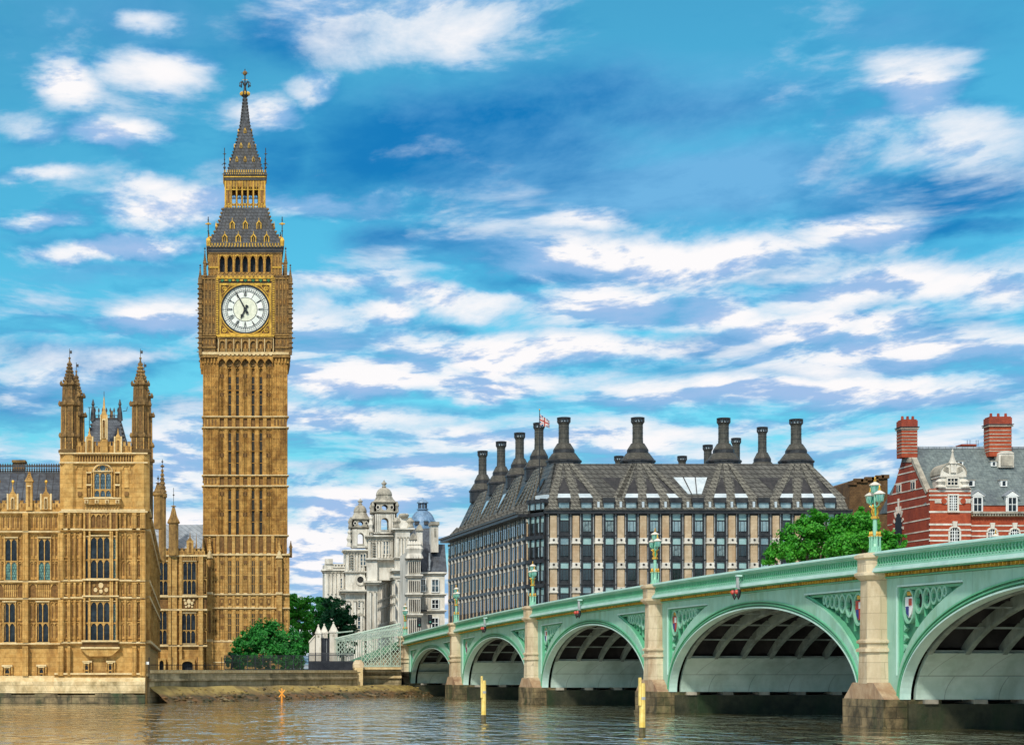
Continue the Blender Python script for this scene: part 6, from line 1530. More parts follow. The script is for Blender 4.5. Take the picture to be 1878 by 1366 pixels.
sector(q, fw, 645, 755, 500, 780, 9, 9, WHITES)
for (x0, x1, ya, yb, dd) in ((300, 330, 665, 785, .3), (470, 500, 575, 695, 3.4)):
    for j in range(6): sector(q, fw, x0, x1, ya+(yb-ya)*j/6+4, ya+(yb-ya)*(j+.45)/6, dd+.9, .8, WHITEG)
sector(q, fw, 118, 180, 695, 735, -5.5, 2, WHITES); baluster(q, fw, 180, 275, 733, 765, -5.7)
sector(q, fw, 655, 745, 430, 480, 8.5, 3, WHITES); sector(q, fw, 680, 745, 362, 430, 8, 3, WHITES); q.lathe([(.8, fw.z(400)), (1.5, fw.z(385)), (1.5, fw.z(372)), (.5, fw.z(362))], fw.x(712), WZ_-8, 8, WHITEG)
for x in (655, 760): q.lathe([(1.2, fw.z(470)), (.8, fw.z(445)), (1.3, fw.z(425)), (.4, fw.z(395))], fw.x(x), WZ_-8, 8, WHITEG)
q.build('cornices_and_columns', wb_)
# receding long front between right tower and end pavilion
q = MB(); A_ = (fw.x(515, WZ_+55), WZ_+55); B_ = (fw.x(655), WZ_-9.5); d_ = Vector((B_[0]-A_[0], B_[1]-A_[1])); ln = d_.length; an = math.atan2(d_.y, d_.x); T2 = Matrix.Translation((A_[0], A_[1], 0)) @ Matrix.Rotation(an, 4, 'Z'); q.T = T2
zb_, zt_ = 2.9, fw.z(858); q.box(0, ln, -.4, 3, zb_, zt_, WHITES); q.box(-.5, ln, -1.6, 3, zt_, zt_+.7, WHITES); q.box(-.3, ln, -1.1, 3, zt_-.6, zt_, WHITEG)
for i in range(46): s_ = ln*(i+.5)/46; q.box(s_-.13, s_+.13, -1.3, -1.0, zt_+.8, zt_+2.4, WHITEG)
q.box(0, ln, -1.4, -.9, zt_+2.4, zt_+2.8, WHITES)
for i in range(13):
    s_ = ln*(i+.5)/13
    q.box(s_-.25, s_+.45, -.75, -.3, fw.z(1190), zt_-.8, WHITES)
    for (ya, yb) in ((905, 985), (1010, 1050), (1085, 1180)): q.box(s_+1.1, s_+ln/13-1.0, -.46, -.38, fw.z(yb), fw.z(ya), GLASS if ya != 1010 else WHITEG)
for y in (998, 1060, 1200): q.box(0, ln, -.8, -.3, fw.z(y)-.3, fw.z(y)+.3, WHITEG)
q.build('long_front', wb_)
dome_tower(fw, 312, 468, 0, 605, (500, 600), (388, 452), 330, 275, 225, 1.0).build('tower', wb_)
dome_tower(fw, 478, 668, 0, 500, (388, 495), (262, 340), 205, 145, 85, 4.0).build('tower', wb_)
def simple_win(w_, h_, m=GLASS, fm=WHITES, name='window', bars=(1, 1), fw_=.12, dp=.15):
    q = MB()
    q.box(-w_/2-fw_, -w_/2, -dp, .05, -fw_, h_+fw_, fm); q.box(w_/2, w_/2+fw_, -dp, .05, -fw_, h_+fw_, fm); q.box(-w_/2, w_/2, -dp, .05, h_, h_+fw_, fm); q.box(-w_/2, w_/2, -dp, .05, -fw_, 0, fm)
    for i in range(1, bars[0]+1): x = -w_/2+w_*i/(bars[0]+1); q.box(x-fw_*.3, x+fw_*.3, -dp*.7, .02, 0, h_, fm)
    for i in range(1, bars[1]+1): z = h_*i/(bars[1]+1); q.box(-w_/2, w_/2, -dp*.65, .02, z-fw_*.3, z+fw_*.3, fm)
    g = MB(); g.box(-w_/2, w_/2, -.03, .04, 0, h_, m); o = q.build(name); p_ = g.build('pane'); p_.parent = o; return o, p_
for (x0, x1, ya, yb, d) in ((386, 428, 665, 752, .1), (565, 612, 570, 668, 3.1), (372, 408, 1028, 1080, .1), (368, 410, 1160, 1250, .1), (228, 252, 850, 925, -5.9)):
    w_, h_ = W_(fw, x0, x1, ya, yb); place_many(simple_win(w_, h_, OFFG, WHITES, 'window', (1, 2), .25, .3), wb_, [((fw.x(x0)+fw.x(x1))/2, WZ_-d-.1, fw.z(yb))])
q = MB(); q.prism([(fw.x(352), fw.z(1150)), (fw.x(422), fw.z(1150)), (fw.x(387), fw.z(1118))], WZ_-1, WZ_, WHITEG)
n = 12; cx_, cz_ = fw.x(388), fw.z(866); q.ribbon([(cx_+1.0*math.cos(2*PI*i/n), cz_+1.0*math.sin(2*PI*i/n)) for i in range(n+1)], [(cx_+1.7*math.cos(2*PI*i/n), cz_+1.7*math.sin(2*PI*i/n)) for i in range(n+1)], WZ_-.5, WZ_, WHITES); q.prism([(cx_+1.0*math.cos(2*PI*i/n), cz_+1.0*math.sin(2*PI*i/n)) for i in range(n)], WZ_-.15, WZ_, BLACKG)
build_each(q, 'round_window', wb_, .3)
# ---- white terrace with slate mansard, right of it
WT = 440.0; fx = Fr(570, 860, 4.27, WT)
wt = thing('terrace_building', 'white stuccoed corner building with bays and a steep slate roof beside the dark office block', 'building', (wx(785, WT), WT+8, 2.9))
q = MB(); sector(q, fx, 760, 860, 640, 1580, 0, 20, WHITES); sector(q, fx, 860, 1060, 800, 1580, -3, 18, WHITES); q.build('wall', wt)
q = MB()
for y in (700, 840, 985, 1145): cornice(q, fx, 757, 860, y-15, 24, .3, 4, .45)
for y in (805, 970, 1098): cornice(q, fx, 862, 1060, y, 18, -2.8, 4, .45)
for i in range(7):
    x = 765+i*14.5
    for (ya, yb) in ((720, 815), (870, 965), (1010, 1120), (1165, 1310)): sector(q, fx, x, x+4.5, ya, yb, .5, .8, WHITES)
for i in range(4):
    x = 868+i*17
    for (ya, yb) in ((840, 960), (1000, 1090)): sector(q, fx, x, x+4, ya, yb, -2.6, .8, WHITES)
for i in range(6):
    x = 769+i*14.5
    for (ya, yb) in ((725, 810), (875, 960), (1020, 1115), (1180, 1300)): sector(q, fx, x, x+9, ya, yb, .08, .3, GLASS)
sector(q, fx, 762, 870, 590, 690, .1, 3, WHITES)
for i in range(5): x = 770+i*20; q.lathe([(.8, fx.z(700)), (.45, fx.z(660)), (.8, fx.z(625)), (.3, fx.z(600)), (.5, fx.z(590)), (.05, fx.z(560))], fx.x(x), WT-.5, 6, WHITES)
for x0, yt in ((780, 500), (830, 430)): sector(q, fx, x0, x0+45, yt+50, 640, .0, 3, WHITES); q.prism([(fx.x(x0-6), fx.z(yt+52)), (fx.x(x0+51), fx.z(yt+52)), (fx.x(x0+36), fx.z(yt+15)), (fx.x(x0+22), fx.z(yt)), (fx.x(x0+9), fx.z(yt+15))], WT-.4, WT+2.5, WHITEG)
sector(q, fx, 850, 910, 1100, 1112, 0, 2, BLACK)
for i in range(9): x = 852+i*7; sector(q, fx, x, x+1.5, 1080, 1110, .0, .1, BLACK)
q.build('bays_and_cornices', wt)
for (x0, x1, ya, yb) in ((960, 1008, 862, 955), (960, 1008, 1020, 1085), (960, 1005, 1165, 1240), (875, 905, 860, 950)):
    w_, h_ = W_(fx, x0, x1, ya, yb); place_many(simple_win(w_, h_, OFFG if ya < 900 else GLASS, WHITEP, 'window', (1, 1), .2, .3), wt, [((fx.x(x0)+fx.x(x1))/2, WT+3-.15, fx.z(yb))])
q = MB(); X = fx.x
q.add([(X(885), WT+3.5, fx.z(800)), (X(1080), WT+3.5, fx.z(800)), (X(1080), WT+8, fx.z(570)), (X(875), WT+8, fx.z(570)), (X(885), WT+16, fx.z(800)), (X(1080), WT+16, fx.z(800)), (X(1080), WT+12, fx.z(570)), (X(875), WT+12, fx.z(570))], [(0, 1, 2, 3), (3, 2, 6, 7), (5, 4, 7, 6), (4, 0, 3, 7)], SLATE)
q.box(X(940)-.15, X(940)+.15, WT+3.0, WT+3.6, fx.z(790), fx.z(650), LEAD); q.tube((X(930), WT+3.3, fx.z(790)), (X(972), WT+7, fx.z(650)), .25, LEAD, 4)
q.build('roof', wt)
# ---- domed block behind
DZ = 700.0; fy = Fr(570, 860, 4.27, DZ)
dt = thing('domed_building', 'building behind with a blue lead dome and small lantern above a dark slate roof', 'building', (wx(780, DZ), DZ+12, 2.9))
q = MB(); sector(q, fy, 800, 990, 700, 1580, 0, 20, WHITES); q.build('wall', dt)
q = MB(); q.add([(fy.x(800), DZ, fy.z(700)), (fy.x(1000), DZ, fy.z(700)), (fy.x(975), DZ+5, fy.z(455)), (fy.x(810), DZ+5, fy.z(455)), (fy.x(800), DZ+20, fy.z(700)), (fy.x(1000), DZ+20, fy.z(700)), (fy.x(975), DZ+15, fy.z(455)), (fy.x(810), DZ+15, fy.z(455))], [(0, 1, 2, 3), (1, 5, 6, 2), (5, 4, 7, 6), (4, 0, 3, 7), (3, 2, 6, 7)], SLATE); q.build('roof', dt)
q = MB(); xm = fy.x(897); r_ = (fy.x(1002)-fy.x(790))/2; Y = DZ+10
q.lathe([(r_, fy.z(462)), (r_*1.02, fy.z(455)), (r_*1.02, fy.z(445))]+[(r_*math.cos(i*PI/2/10*.97)*1.0, fy.z(445)+(fy.z(300)-fy.z(445))*math.sin(i*PI/2/10)) for i in range(11)], xm, Y, 32, DOMEB)
q.build('dome', dt, smooth=False)
q = MB(); q.lathe([(1.9, fy.z(303)), (2.0, fy.z(295)), (1.3, fy.z(290)), (1.3, fy.z(250)), (2.0, fy.z(248)), (1.9, fy.z(240)), (1.2, fy.z(225)), (.3, fy.z(215)), (.05, fy.z(205))], xm, Y, 12, DOMEB)
for i in range(8): a = i*PI/4; q.box(xm+1.3*math.cos(a)-.2, xm+1.3*math.cos(a)+.2, Y+1.3*math.sin(a)-.2, Y+1.3*math.sin(a)+.2, fy.z(290), fy.z(250), IROND)
q.build('lantern', dt)
for x in (843, 915, 972):
    q = MB(); xx = fy.x(x); u = (xx-xm)/r_; yy = Y-r_*math.sqrt(max(.02, 1-u*u))*.93; q.box(xx-.7, xx+.7, yy-.7, yy+2, fy.z(425), fy.z(398), IROND); q.prism([(xx-.9, fy.z(398)), (xx+.9, fy.z(398)), (xx, fy.z(385))], yy-.9, yy+2, DOMEB); q.build('dormer', dt)
q = MB(); fx.box(q, 962, 1018, 425, 640, -9, -5, WHITES); fx.box(q, 955, 1025, 400, 425, -9.5, -4.5, WHITEG); fx.box(q, 985, 1000, 450, 520, -5.1, -4.9, WHITEG); q.build('chimney', wt)

# ================================================================ dark bronze office block
PF = 315.0; fp2 = Fr(790, 740, 3.503, PF); fq = Fr(1080, 740, 3.611, PF)
ob = thing('office_block', 'long office block with dark bronze roof, tall round chimneys and buff stone piers', 'office building', (wx(1260, PF), PF+35, 2.9))
ZE = wz(941, PF); ZRg = 34.6
xL, xR = wx(1001, PF), wx(1556, PF)                       # front from chamfer to right end
sA = Vector((wx(967, PF+4.5), PF+4.5)); sB = Vector((38.85+1.2, 384.0)); sdir = (sB-sA).normalized(); SLn = (sB-sA).length
q = MB(); out = [(xL, PF), (xR, PF), (xR, PF+60), (sB.x+9, sB.y), (sB.x, sB.y), (sA.x, sA.y)]
q.add([(x, y, 2.9) for x, y in out]+[(x, y, ZE) for x, y in out], [(i, (i+1) % 6, 6+(i+1) % 6, 6+i) for i in range(6)]+[(5, 4, 3, 2, 1, 0), (6, 7, 8, 9, 10, 11)], BRONZED); q.build('wall', ob)
# front piers
px_p = [1014, 1055.3, 1096.6, 1137.6, 1178.5, 1219.5, 1260.5, 1300.8, 1341, 1381.3, 1421.5, 1462, 1502.6, 1542.8]
q = MB(); bk = MB(); df = MB()
for p in px_p:
    xx = wx(p, PF); q.add([(xx-.48, PF-.55, ZE-.35), (xx+.48, PF-.55, ZE-.35), (xx+.48, PF+.1, ZE-.35), (xx-.48, PF+.1, ZE-.35), (xx-.58, PF-.75, 2.9), (xx+.58, PF-.75, 2.9), (xx+.58, PF+.1, 2.9), (xx-.58, PF+.1, 2.9)], [(0, 1, 2, 3), (7, 6, 5, 4), (4, 5, 1, 0), (5, 6, 2, 1), (7, 4, 0, 3)], BUFF)
    for j, y in enumerate((991, 1036, 1081, 1126)):
        z = wz(y, PF); bk.box(xx-.56, xx+.56, PF-.85, PF, z-.30, z+.36, WHITES); bk.box(xx-.66, xx+.66, PF-.88, PF, z-.50, z-.30, WHITES)
        bk.prism([(xx+.17*math.cos(i*PI/4), z+.05+.17*math.sin(i*PI/4)) for i in range(8)], PF-.92, PF-.8, BLACKG)
    for sx in (-1, 1): df.box(xx+sx*.95-.12, xx+sx*.95+.12, PF-.35, PF, 2.9, ZE, STEEL if 0 else BRONZED); df.tube((xx+sx*.72, PF-.3, 2.9), (xx+sx*.72, PF-.3, ZE), .07, STEEL, 5)
for j, y in enumerate((938, 982, 1027, 1072, 1117)):
    z = wz(y, PF); df.box(xL, xR, PF-.3, PF, z-.35, z+.3, BRONZED); df.box(xL, xR, PF-.42, PF, z-.05, z+.08, BRONZED)
df.box(xL-.3, xR+.4, PF-.9, PF+.2, ZE-.1, ZE+.35, BRONZED); df.box(xL-.3, xR+.4, PF-1.1, PF+.2, ZE+.35, ZE+.55, BRONZE)
build_each(q, 'stone_pier', ob, .02, 0); build_each(bk, 'bracket_block', ob, .02); df.build('bronze_frames', ob)
# front windows: blind over sash
def pwin(w_, hb, hl, mb_=BLIND, mg=OFFG):
    q = MB(); H = hb+hl+.15
    q.box(-w_/2-.1, -w_/2, -.12, .05, 0, H, BRONZED); q.box(w_/2, w_/2+.1, -.12, .05, 0, H, BRONZED); q.box(-w_/2, w_/2, -.14, .05, hl, hl+.15, BRONZED)
    for f in (-.17, .17): q.box(w_*f-.03, w_*f+.03, -.08, .05, 0, hl, BRONZED)
    g = MB(); g.box(-w_/2, w_/2, -.04, .04, 0, hl, mg); g.box(-w_/2, w_/2, -.05, .03, hl+.1, H, mb_); o = q.build('window'); p_ = g.build('pane'); p_.parent = o; return o, p_
wpx = 19.5*PF/FPX
OFFD = mat('reflective_office_glass', (.14,.24,.28), (.34,.46,.50), .7, rough=.12, spec=.9, c3=(.08,.14,.16), s3=.5)
SHADEG = mat('half_drawn_blind_glass', (.05,.08,.09), (.30,.40,.42), 1.6, rough=.2, spec=.7, c3=(.02,.03,.03), s3=1.2)
OFFK = mat('dark_office_glass', (.008,.012,.014), (.03,.045,.05), .8, rough=.1, spec=.9, c3=(.05,.09,.09), s3=.7)
for fi, (y0, y1, y2) in enumerate(((943, 955.5, 974), (986.5, 1000, 1019), (1031, 1044, 1063), (1076, 1089, 1108))):
    zz = wz(y2, PF); hb = wz(y0, PF)-wz(y1, PF); hl = wz(y1, PF)-zz
    locs = [((wx(px_p[i], PF)+wx(px_p[i+1], PF))/2, PF-.08, zz) for i in range(13)]
    rr = random.Random(40+fi); sets = [[], [], [], []]
    for l in locs: sets[rr.choice((0, 0, 0, 1, 3) if fi == 0 else (0, 1, 1, 2, 3) if fi == 1 else (1, 1, 2, 2, 1))].append(l)
    for s0, (mb_, mg_) in zip(sets, ((BLIND, OFFD), (BLIND, OFFK), (OFFD, OFFK), (BLIND, SHADEG))):
        if s0: place_many(pwin(wpx, hb, hl, mb_, mg_), ob, s0)
# chamfered corner
ca, cb = Vector((sA.x, sA.y)), Vector((xL, PF)); cd = cb-ca; cl = cd.length; can = math.atan2(cd.y, cd.x); TC = Matrix.Translation((ca.x, ca.y, 0)) @ Matrix.Rotation(can, 4, 'Z')
q = MB(); q.T = TC
for (y0, y1) in ((944, 957), (988, 1001), (1032, 1045), (1077, 1090)): q.box(.3, cl-.3, -.05, .02, wz(y1, PF), wz(y0, PF), BLIND)
for (y0, y1) in ((958, 975), (1002, 1020), (1046, 1064), (1091, 1110)): q.box(.3, cl-.3, -.05, .02, wz(y1, PF), wz(y0, PF), OFFK); q.box(cl*.62, cl*.85, -.09, .02, wz(y1, PF), wz(y0, PF), OFFD)
for f in (0, .22, .5, .75, 1): q.box(cl*f-.12, cl*f+.12, -.3, .1, 2.9, ZE, BRONZED)
for y in (941, 983, 1027, 1072): q.box(0, cl, -.4, .1, wz(y, PF)-.35, wz(y, PF)+.2, BRONZED)
q.build('corner_windows', ob)
# side facing the street: 20 bays
san = math.atan2((sA-sB).y, (sA-sB).x); TSd = Matrix.Translation((sB.x, sB.y, 0)) @ Matrix.Rotation(san, 4, 'Z')   # local x from far end to near, -y outward
q = MB(); q.T = TSd; g = MB(); g.T = TSd; fr_ = MB(); fr_.T = TSd; wq = SLn/20
for i in range(21):
    x = wq*i; th = i % 2 == 0
    if th: q.box(x-.19, x+.19, -.15, .1, 2.9, ZE-1.2, BUFF)
    else: q.box(x-.09, x+.09, -.10, .1, 2.9, ZE-1.2, BUFF)
    q.box(x-.2, x+.2, -.26, .1, ZE-1.0, ZE-.5, WHITES)
    for y in (985, 1030, 1075): z = wz(y, PF); q.prism([(x-.26, z-.7), (x+.26, z-.7), (x+.28, z), (x+.12, z+.3), (x+.07, z+1.0), (x-.07, z+1.0), (x-.12, z+.3), (x-.28, z)], -.22, .1, WHITES)
    if i < 20:
        xm = x+wq/2
        fr_.box(xm-.1, xm+.1, -.14, .1, 2.9, ZE, BRONZED)
        for (y0, y1, m) in ((944, 974, OFFD), (990, 1019, OFFK), (1034, 1063, OFFK), (1079, 1108, OFFK)):
            for sx in (-1, 1): g.box(xm+sx*wq*.25-wq*.19, xm+sx*wq*.25+wq*.19, -.05, .05, wz(y1, PF), wz(y0, PF), m)
for y in (941, 982, 1027, 1072): z = wz(y, PF); fr_.box(0, SLn, -.22, .1, z-.3, z+.15, BRONZED)
fr_.box(-.5, SLn+.5, -1.6, .3, ZE-.25, ZE+.2, BRONZED); fr_.box(-.5, SLn+.5, -1.9, .3, ZE+.2, ZE+.5, BRONZE)
q.build('side_piers', ob); tag(g.build('side_windows', ob), kind='stuff'); fr_.build('side_frames', ob)
# roof: steep skirt, then the slope to the ridge
ZK = wz(914.5, PF+1.6); s1, s2 = 1.6, 8.0
def inset(k, z):
    # outline moved inwards by k
    n_s = Vector((sdir.y, -sdir.x)); n_s = n_s if n_s.x > 0 else -n_s
    ks = min(k, 4.4); pA = sA+n_s*ks+Vector((0, k*.25)); pB = sB+n_s*ks; 
    return [(xL+k*.35, PF+k, z), (xR-k*(.32 if k < 3 else .50), PF+k, z), (xR-k*(.32 if k < 3 else .50), PF+58-k, z), (pB.x+9, pB.y-k*.2, z), (pB.x, pB.y-k*.2, z), (pA.x, pA.y, z)]
q = MB(); o0_, o1_, o2_ = inset(0, ZE+.5), inset(s1, ZK), inset(s2, ZRg)
q.add(o0_+o1_+o2_, [(i, (i+1) % 6, 6+(i+1) % 6, 6+i) for i in range(6)]+[(6+i, 6+(i+1) % 6, 12+(i+1) % 6, 12+i) for i in range(6)]+[tuple(range(12, 18))], BRONZE)
q.build('roof', ob)
# applied sloping strips on the front roof (fans radiating from the chimneys), dark triangles, skylights
def onroof(px, t, lift=.0):      # t 0 at the knee .. 1 at the ridge ; px read on the photo
    y_ = PF+s1+(s2-s1)*t-lift*.6; z_ = ZK+(ZRg-ZK)*t+lift*.35; return (wx(px, y_), y_, z_)
def strip(mb, pa, pb_, t0, t1, w0, w1, m, lift=.22):
    a = [onroof(pa-w0/2, t0, lift), onroof(pa+w0/2, t0, lift), onroof(pb_+w1/2, t1, lift), onroof(pb_-w1/2, t1, lift)]
    b = [onroof(pa-w0/2, t0, -.05), onroof(pa+w0/2, t0, -.05), onroof(pb_+w1/2, t1, -.05), onroof(pb_-w1/2, t1, -.05)]
    mb.add(a+b, [(0, 1, 2, 3), (0, 4, 5, 1), (1, 5, 6, 2), (2, 6, 7, 3), (3, 7, 4, 0)], m)
st_ = MB(); dk2 = MB(); 
fans = {1033: (1014, 1055.3, 1096.6), 1170: (1137.6, 1178.5, 1219.5), 1327: (1300.8, 1341, 1381.3), 1463: (1421.5, 1462, 1502.6, 1542.8)}
fans[1170] = (1096.6+35, 1137.6, 1178.5, 1219.5, 1255)
for c, ps_ in fans.items():
    for p in ps_: strip(st_, p, c+(p-c)*.22, 0, 1, 16, 8, BRONZES)
for c, ps_ in fans.items():
    ps_ = sorted(ps_)
    for a, b in zip(ps_, ps_[1:]):
        if b-a < 30: continue
        m_ = (a+b)/2; mt_ = c+(m_-c)*.50
        P1, P2, P3 = onroof(a+8.5, .15, .04), onroof(b-8.5, .15, .04), onroof(mt_, .62, .04); dk2.poly([P1, P2, P3], BRONZED)
        P = [onroof(a+8.5, .0, .10), onroof(b-8.5, .0, .10), onroof(b-9+(mt_-m_)*.2, .14, .10), onroof(a+9+(mt_-m_)*.2, .14, .10)]; 
        s_ = MB(); s_.add(P+[(x, y+.2, z-.1) for x, y, z in P], [(0, 1, 2, 3), (0, 4, 5, 1), (1, 5, 6, 2), (2, 6, 7, 3), (3, 7, 4, 0)], SKYG); s_.build('rooflight', ob)
# dark V panels between fans and the large rooflight
for (a, b, c) in ((1102, 1139, 1131), (1389, 1430, 1416)):
    dk2.poly([onroof(a, .60, .05), onroof(b, .60, .05), onroof(c, .22, .05)], BRONZED)
s_ = MB(); P = [onroof(1235, .60, .12), onroof(1297, .60, .12), onroof(1287, .13, .12), onroof(1262, .13, .12)]
s_.add(P+[(x, y+.3, z-.2) for x, y, z in P], [(0, 1, 2, 3), (0, 4, 5, 1), (1, 5, 6, 2), (2, 6, 7, 3), (3, 7, 4, 0)], SKYG)
for (a, b) in ((1253, 1268), (1275, 1278)):
    p1, p2 = onroof(a, .60, .2), onroof(b, .13, .2); s_.tube(p1, p2, .09, BRONZED, 4)
s_.build('large_rooflight', ob)
# skirt: windows between ribs
sk = MB()
for i, p in enumerate(px_p):
    xx = wx(p, PF+.6); sk.add([(xx-.85, PF-.25, ZE+.5), (xx+.85, PF-.25, ZE+.5), (xx+.6, PF+s1-.2, ZK+.15), (xx-.6, PF+s1-.2, ZK+.15), (xx-.85, PF+.8, ZE+.5), (xx+.85, PF+.8, ZE+.5), (xx+.6, PF+s1+.5, ZK), (xx-.6, PF+s1+.5, ZK)], [(0, 1, 2, 3), (0, 4, 5, 1), (1, 5, 6, 2), (3, 7, 4, 0)], BRONZES)
    if 1 < i < 12: sk.box(xx-.17, xx+.17, PF+.1, PF+1.2, ZE+.75, ZE+1.75, SKYG)
for i in range(13):
    xx = (wx(px_p[i], PF)+wx(px_p[i+1], PF))/2; w_ = .78
    s_ = MB(); z0 = wz(932.5, PF); z1 = wz(921, PF)
    s_.box(xx-w_-.12, xx+w_+.12, PF+.15, PF+2, z0-.3, z0, BRONZED); s_.box(xx-w_-.12, xx+w_+.12, PF+.0, PF+2.4, z1, ZK+.05, BRONZED); s_.box(xx-w_-.12, xx-w_, PF+.15, PF+2, z0, z1, BRONZED); s_.box(xx+w_, xx+w_+.12, PF+.15, PF+2, z0, z1, BRONZED)
    o = s_.build('skirt_window', ob); g = MB(); g.box(xx-w_, xx+w_, PF+.3, PF+1, z0, z1, OFFD); p_ = g.build('pane'); g.v; p_.parent = o; p_.location = -Vector(ob['_p'])
for f in (.12, .5, .88):
    p = ca+cd*f; 
q_ = MB(); q_.T = TC; q_.box(.4, cl-.6, -.15, .1, wz(932.5, PF), wz(921, PF), OFFD); q_.box(.8, cl-1.2, .9, 1.4, wz(914, PF), wz(905, PF), SKYG)
for f in (.2, .5, .8): q_.box(cl*f-.08, cl*f+.08, -.3, .1, ZE+.5, ZK, BRONZED)
q_.box(.2, cl-.2, -.3, .6, wz(921, PF), wz(914, PF), BRONZED)
q_.build('corner_dormer', ob)
# side roof ribs and rooflights
n_s = Vector((sdir.y, -sdir.x)); n_s = n_s if n_s.x > 0 else -n_s
def onside(s_, t, lift=0):
    k = s1+(4.4-s1)*t; e = (6.5*t)                                # hips draw in towards the ends
    p = sA+sdir*(s_)+n_s*(k-lift); return (p.x, p.y, ZK+(ZRg-ZK)*t+lift*.4)
for i in range(21):
    s0 = SLn-wq*i; p = sA+sdir*s0
    a, b = p+n_s*(-.15), p+n_s*s1; sk.tube((a.x, a.y, ZE+.5), (b.x, b.y, ZK+.1), .42, BRONZE, 4)
for c in (10, 24.5, 38.5, 53):
    for k in (-2, -1, 0, 1, 2):
        s0 = c+k*3.4; s_1 = c+k*1.0+1.5
        A4 = [onside(s0-.55, 0, .2), onside(s0+.55, 0, .2), onside(s_1+.3, 1, .2), onside(s_1-.3, 1, .2)]; B4 = [onside(s0-.55, 0), onside(s0+.55, 0), onside(s_1+.3, 1), onside(s_1-.3, 1)]
        st_.add(A4+B4, [(0, 1, 2, 3), (0, 4, 5, 1), (1, 5, 6, 2), (2, 6, 7, 3), (3, 7, 4, 0)], BRONZES)
for c, t0, t1, m in ((17, .18, .62, BRONZED), (31, .22, .60, SKYG), (45, .22, .60, SKYG), (57, .2, .5, BRONZED), (3, .3, .6, BRONZED)):
    s_ = MB(); A4 = [onside(c-.7, t0, .15), onside(c+.9, t0, .15), onside(c+1.4, t1, .15), onside(c-.9, t1, .15)]; s_.add(A4+[(x, y, z-.3) for x, y, z in A4], [(0, 1, 2, 3), (0, 4, 5, 1), (1, 5, 6, 2), (2, 6, 7, 3), (3, 7, 4, 0)], m); s_.build('side_rooflight', ob)
build_each(st_, 'roof_strip', ob, .0); build_each(dk2, 'roof_panel', ob, .0); build_each(sk, 'roof_skirt_rib', ob, .0)
# chimneys
CHIMM = mat('chimney_bronze', (.05,.048,.04), (.10,.095,.08), 1.2, rough=.5, c3=(.03,.035,.03), brick=(.8,.8,.05,.85,.5), s3=.5)
def chim():
    q = MB()
    q.lathe([(2.6, -.9), (2.6, .9), (2.75, .95), (2.75, 1.2), (2.5, 1.35), (1.75, 2.45), (1.65, 2.5), (1.65, 3.0), (1.55, 3.1), (1.0, 4.1)], 0, 0, 16, BRONZED)
    q.lathe([(2.53, 1.36), (1.78, 2.44)], 0, 0, 16, CHIMM); q.lathe([(1.59, 3.1), (1.02, 4.08)], 0, 0, 16, CHIMM)
    b = MB(); b.lathe([(.86, 4.0), (.80, 5.0), (.80, 7.2), (.92, 7.5), (.92, 7.62)], 0, 0, 16, CHIMM)
    for z in (4.9, 5.8, 6.7): b.lathe([(.83, z), (.83, z+.06)], 0, 0, 16, BRONZED)
    c = MB(); n = 12
    for i in range(n): a = 2*PI*(i+.5)/n; c.box(.93*math.cos(a)-.09, .93*math.cos(a)+.09, .93*math.sin(a)-.09, .93*math.sin(a)+.09, 7.6, 8.1, BRONZED)
    c.lathe([(.70, 7.6), (.70, 8.1)], 0, 0, 12, SKYG); c.lathe([(1.02, 8.08), (1.06, 8.2), (1.06, 8.38), (.9, 8.42)], 0, 0, 16, BRONZED); c.lathe([(.98, 7.5), (1.0, 7.62)], 0, 0, 16, BRONZED)
    return [(q, 'chimney_base'), (b, 'chimney_shaft'), (c, 'chimney_cap')]
root = bpy.data.objects.new('chimney', None); C.objects.link(root); root.parent = ob; ck = []
for b, nm in chim(): o = b.build(nm); o.parent = root; ck.append(o)
CH = [(1034, 326.0, 0, 1.01, .93), (988.5, 338, 0, .9, 1), (953, 352, 0, .9, 1), (919, 365.5, 0, .9, 1), (885, 381, 0, .9, 1), (1169.5, 326.0, 0, 1.01, .93), (1327, 326.0, 0, 1.01, .92), (1460, 326.0, 0, 1.01, .90), (1398, 341, 0, .85, .96), (1350, 354, -.5, .8, .98), (1298, 367, 0, .85, .95), (1251, 382, -.4, .85, .95), (1135, 382, -.4, .85, .95)]
for i, (px, Z, dz, sc, sz) in enumerate(CH):
    c = root if i == 0 else root.copy()
    if i:
        C.objects.link(c); c.parent = ob
        for k_ in ck: d = k_.copy(); C.objects.link(d); d.parent = c
    c.location = Vector((wx(px, Z), Z, ZRg-.4+dz))-Vector(ob.location); c.scale = (sc, sc, sz)

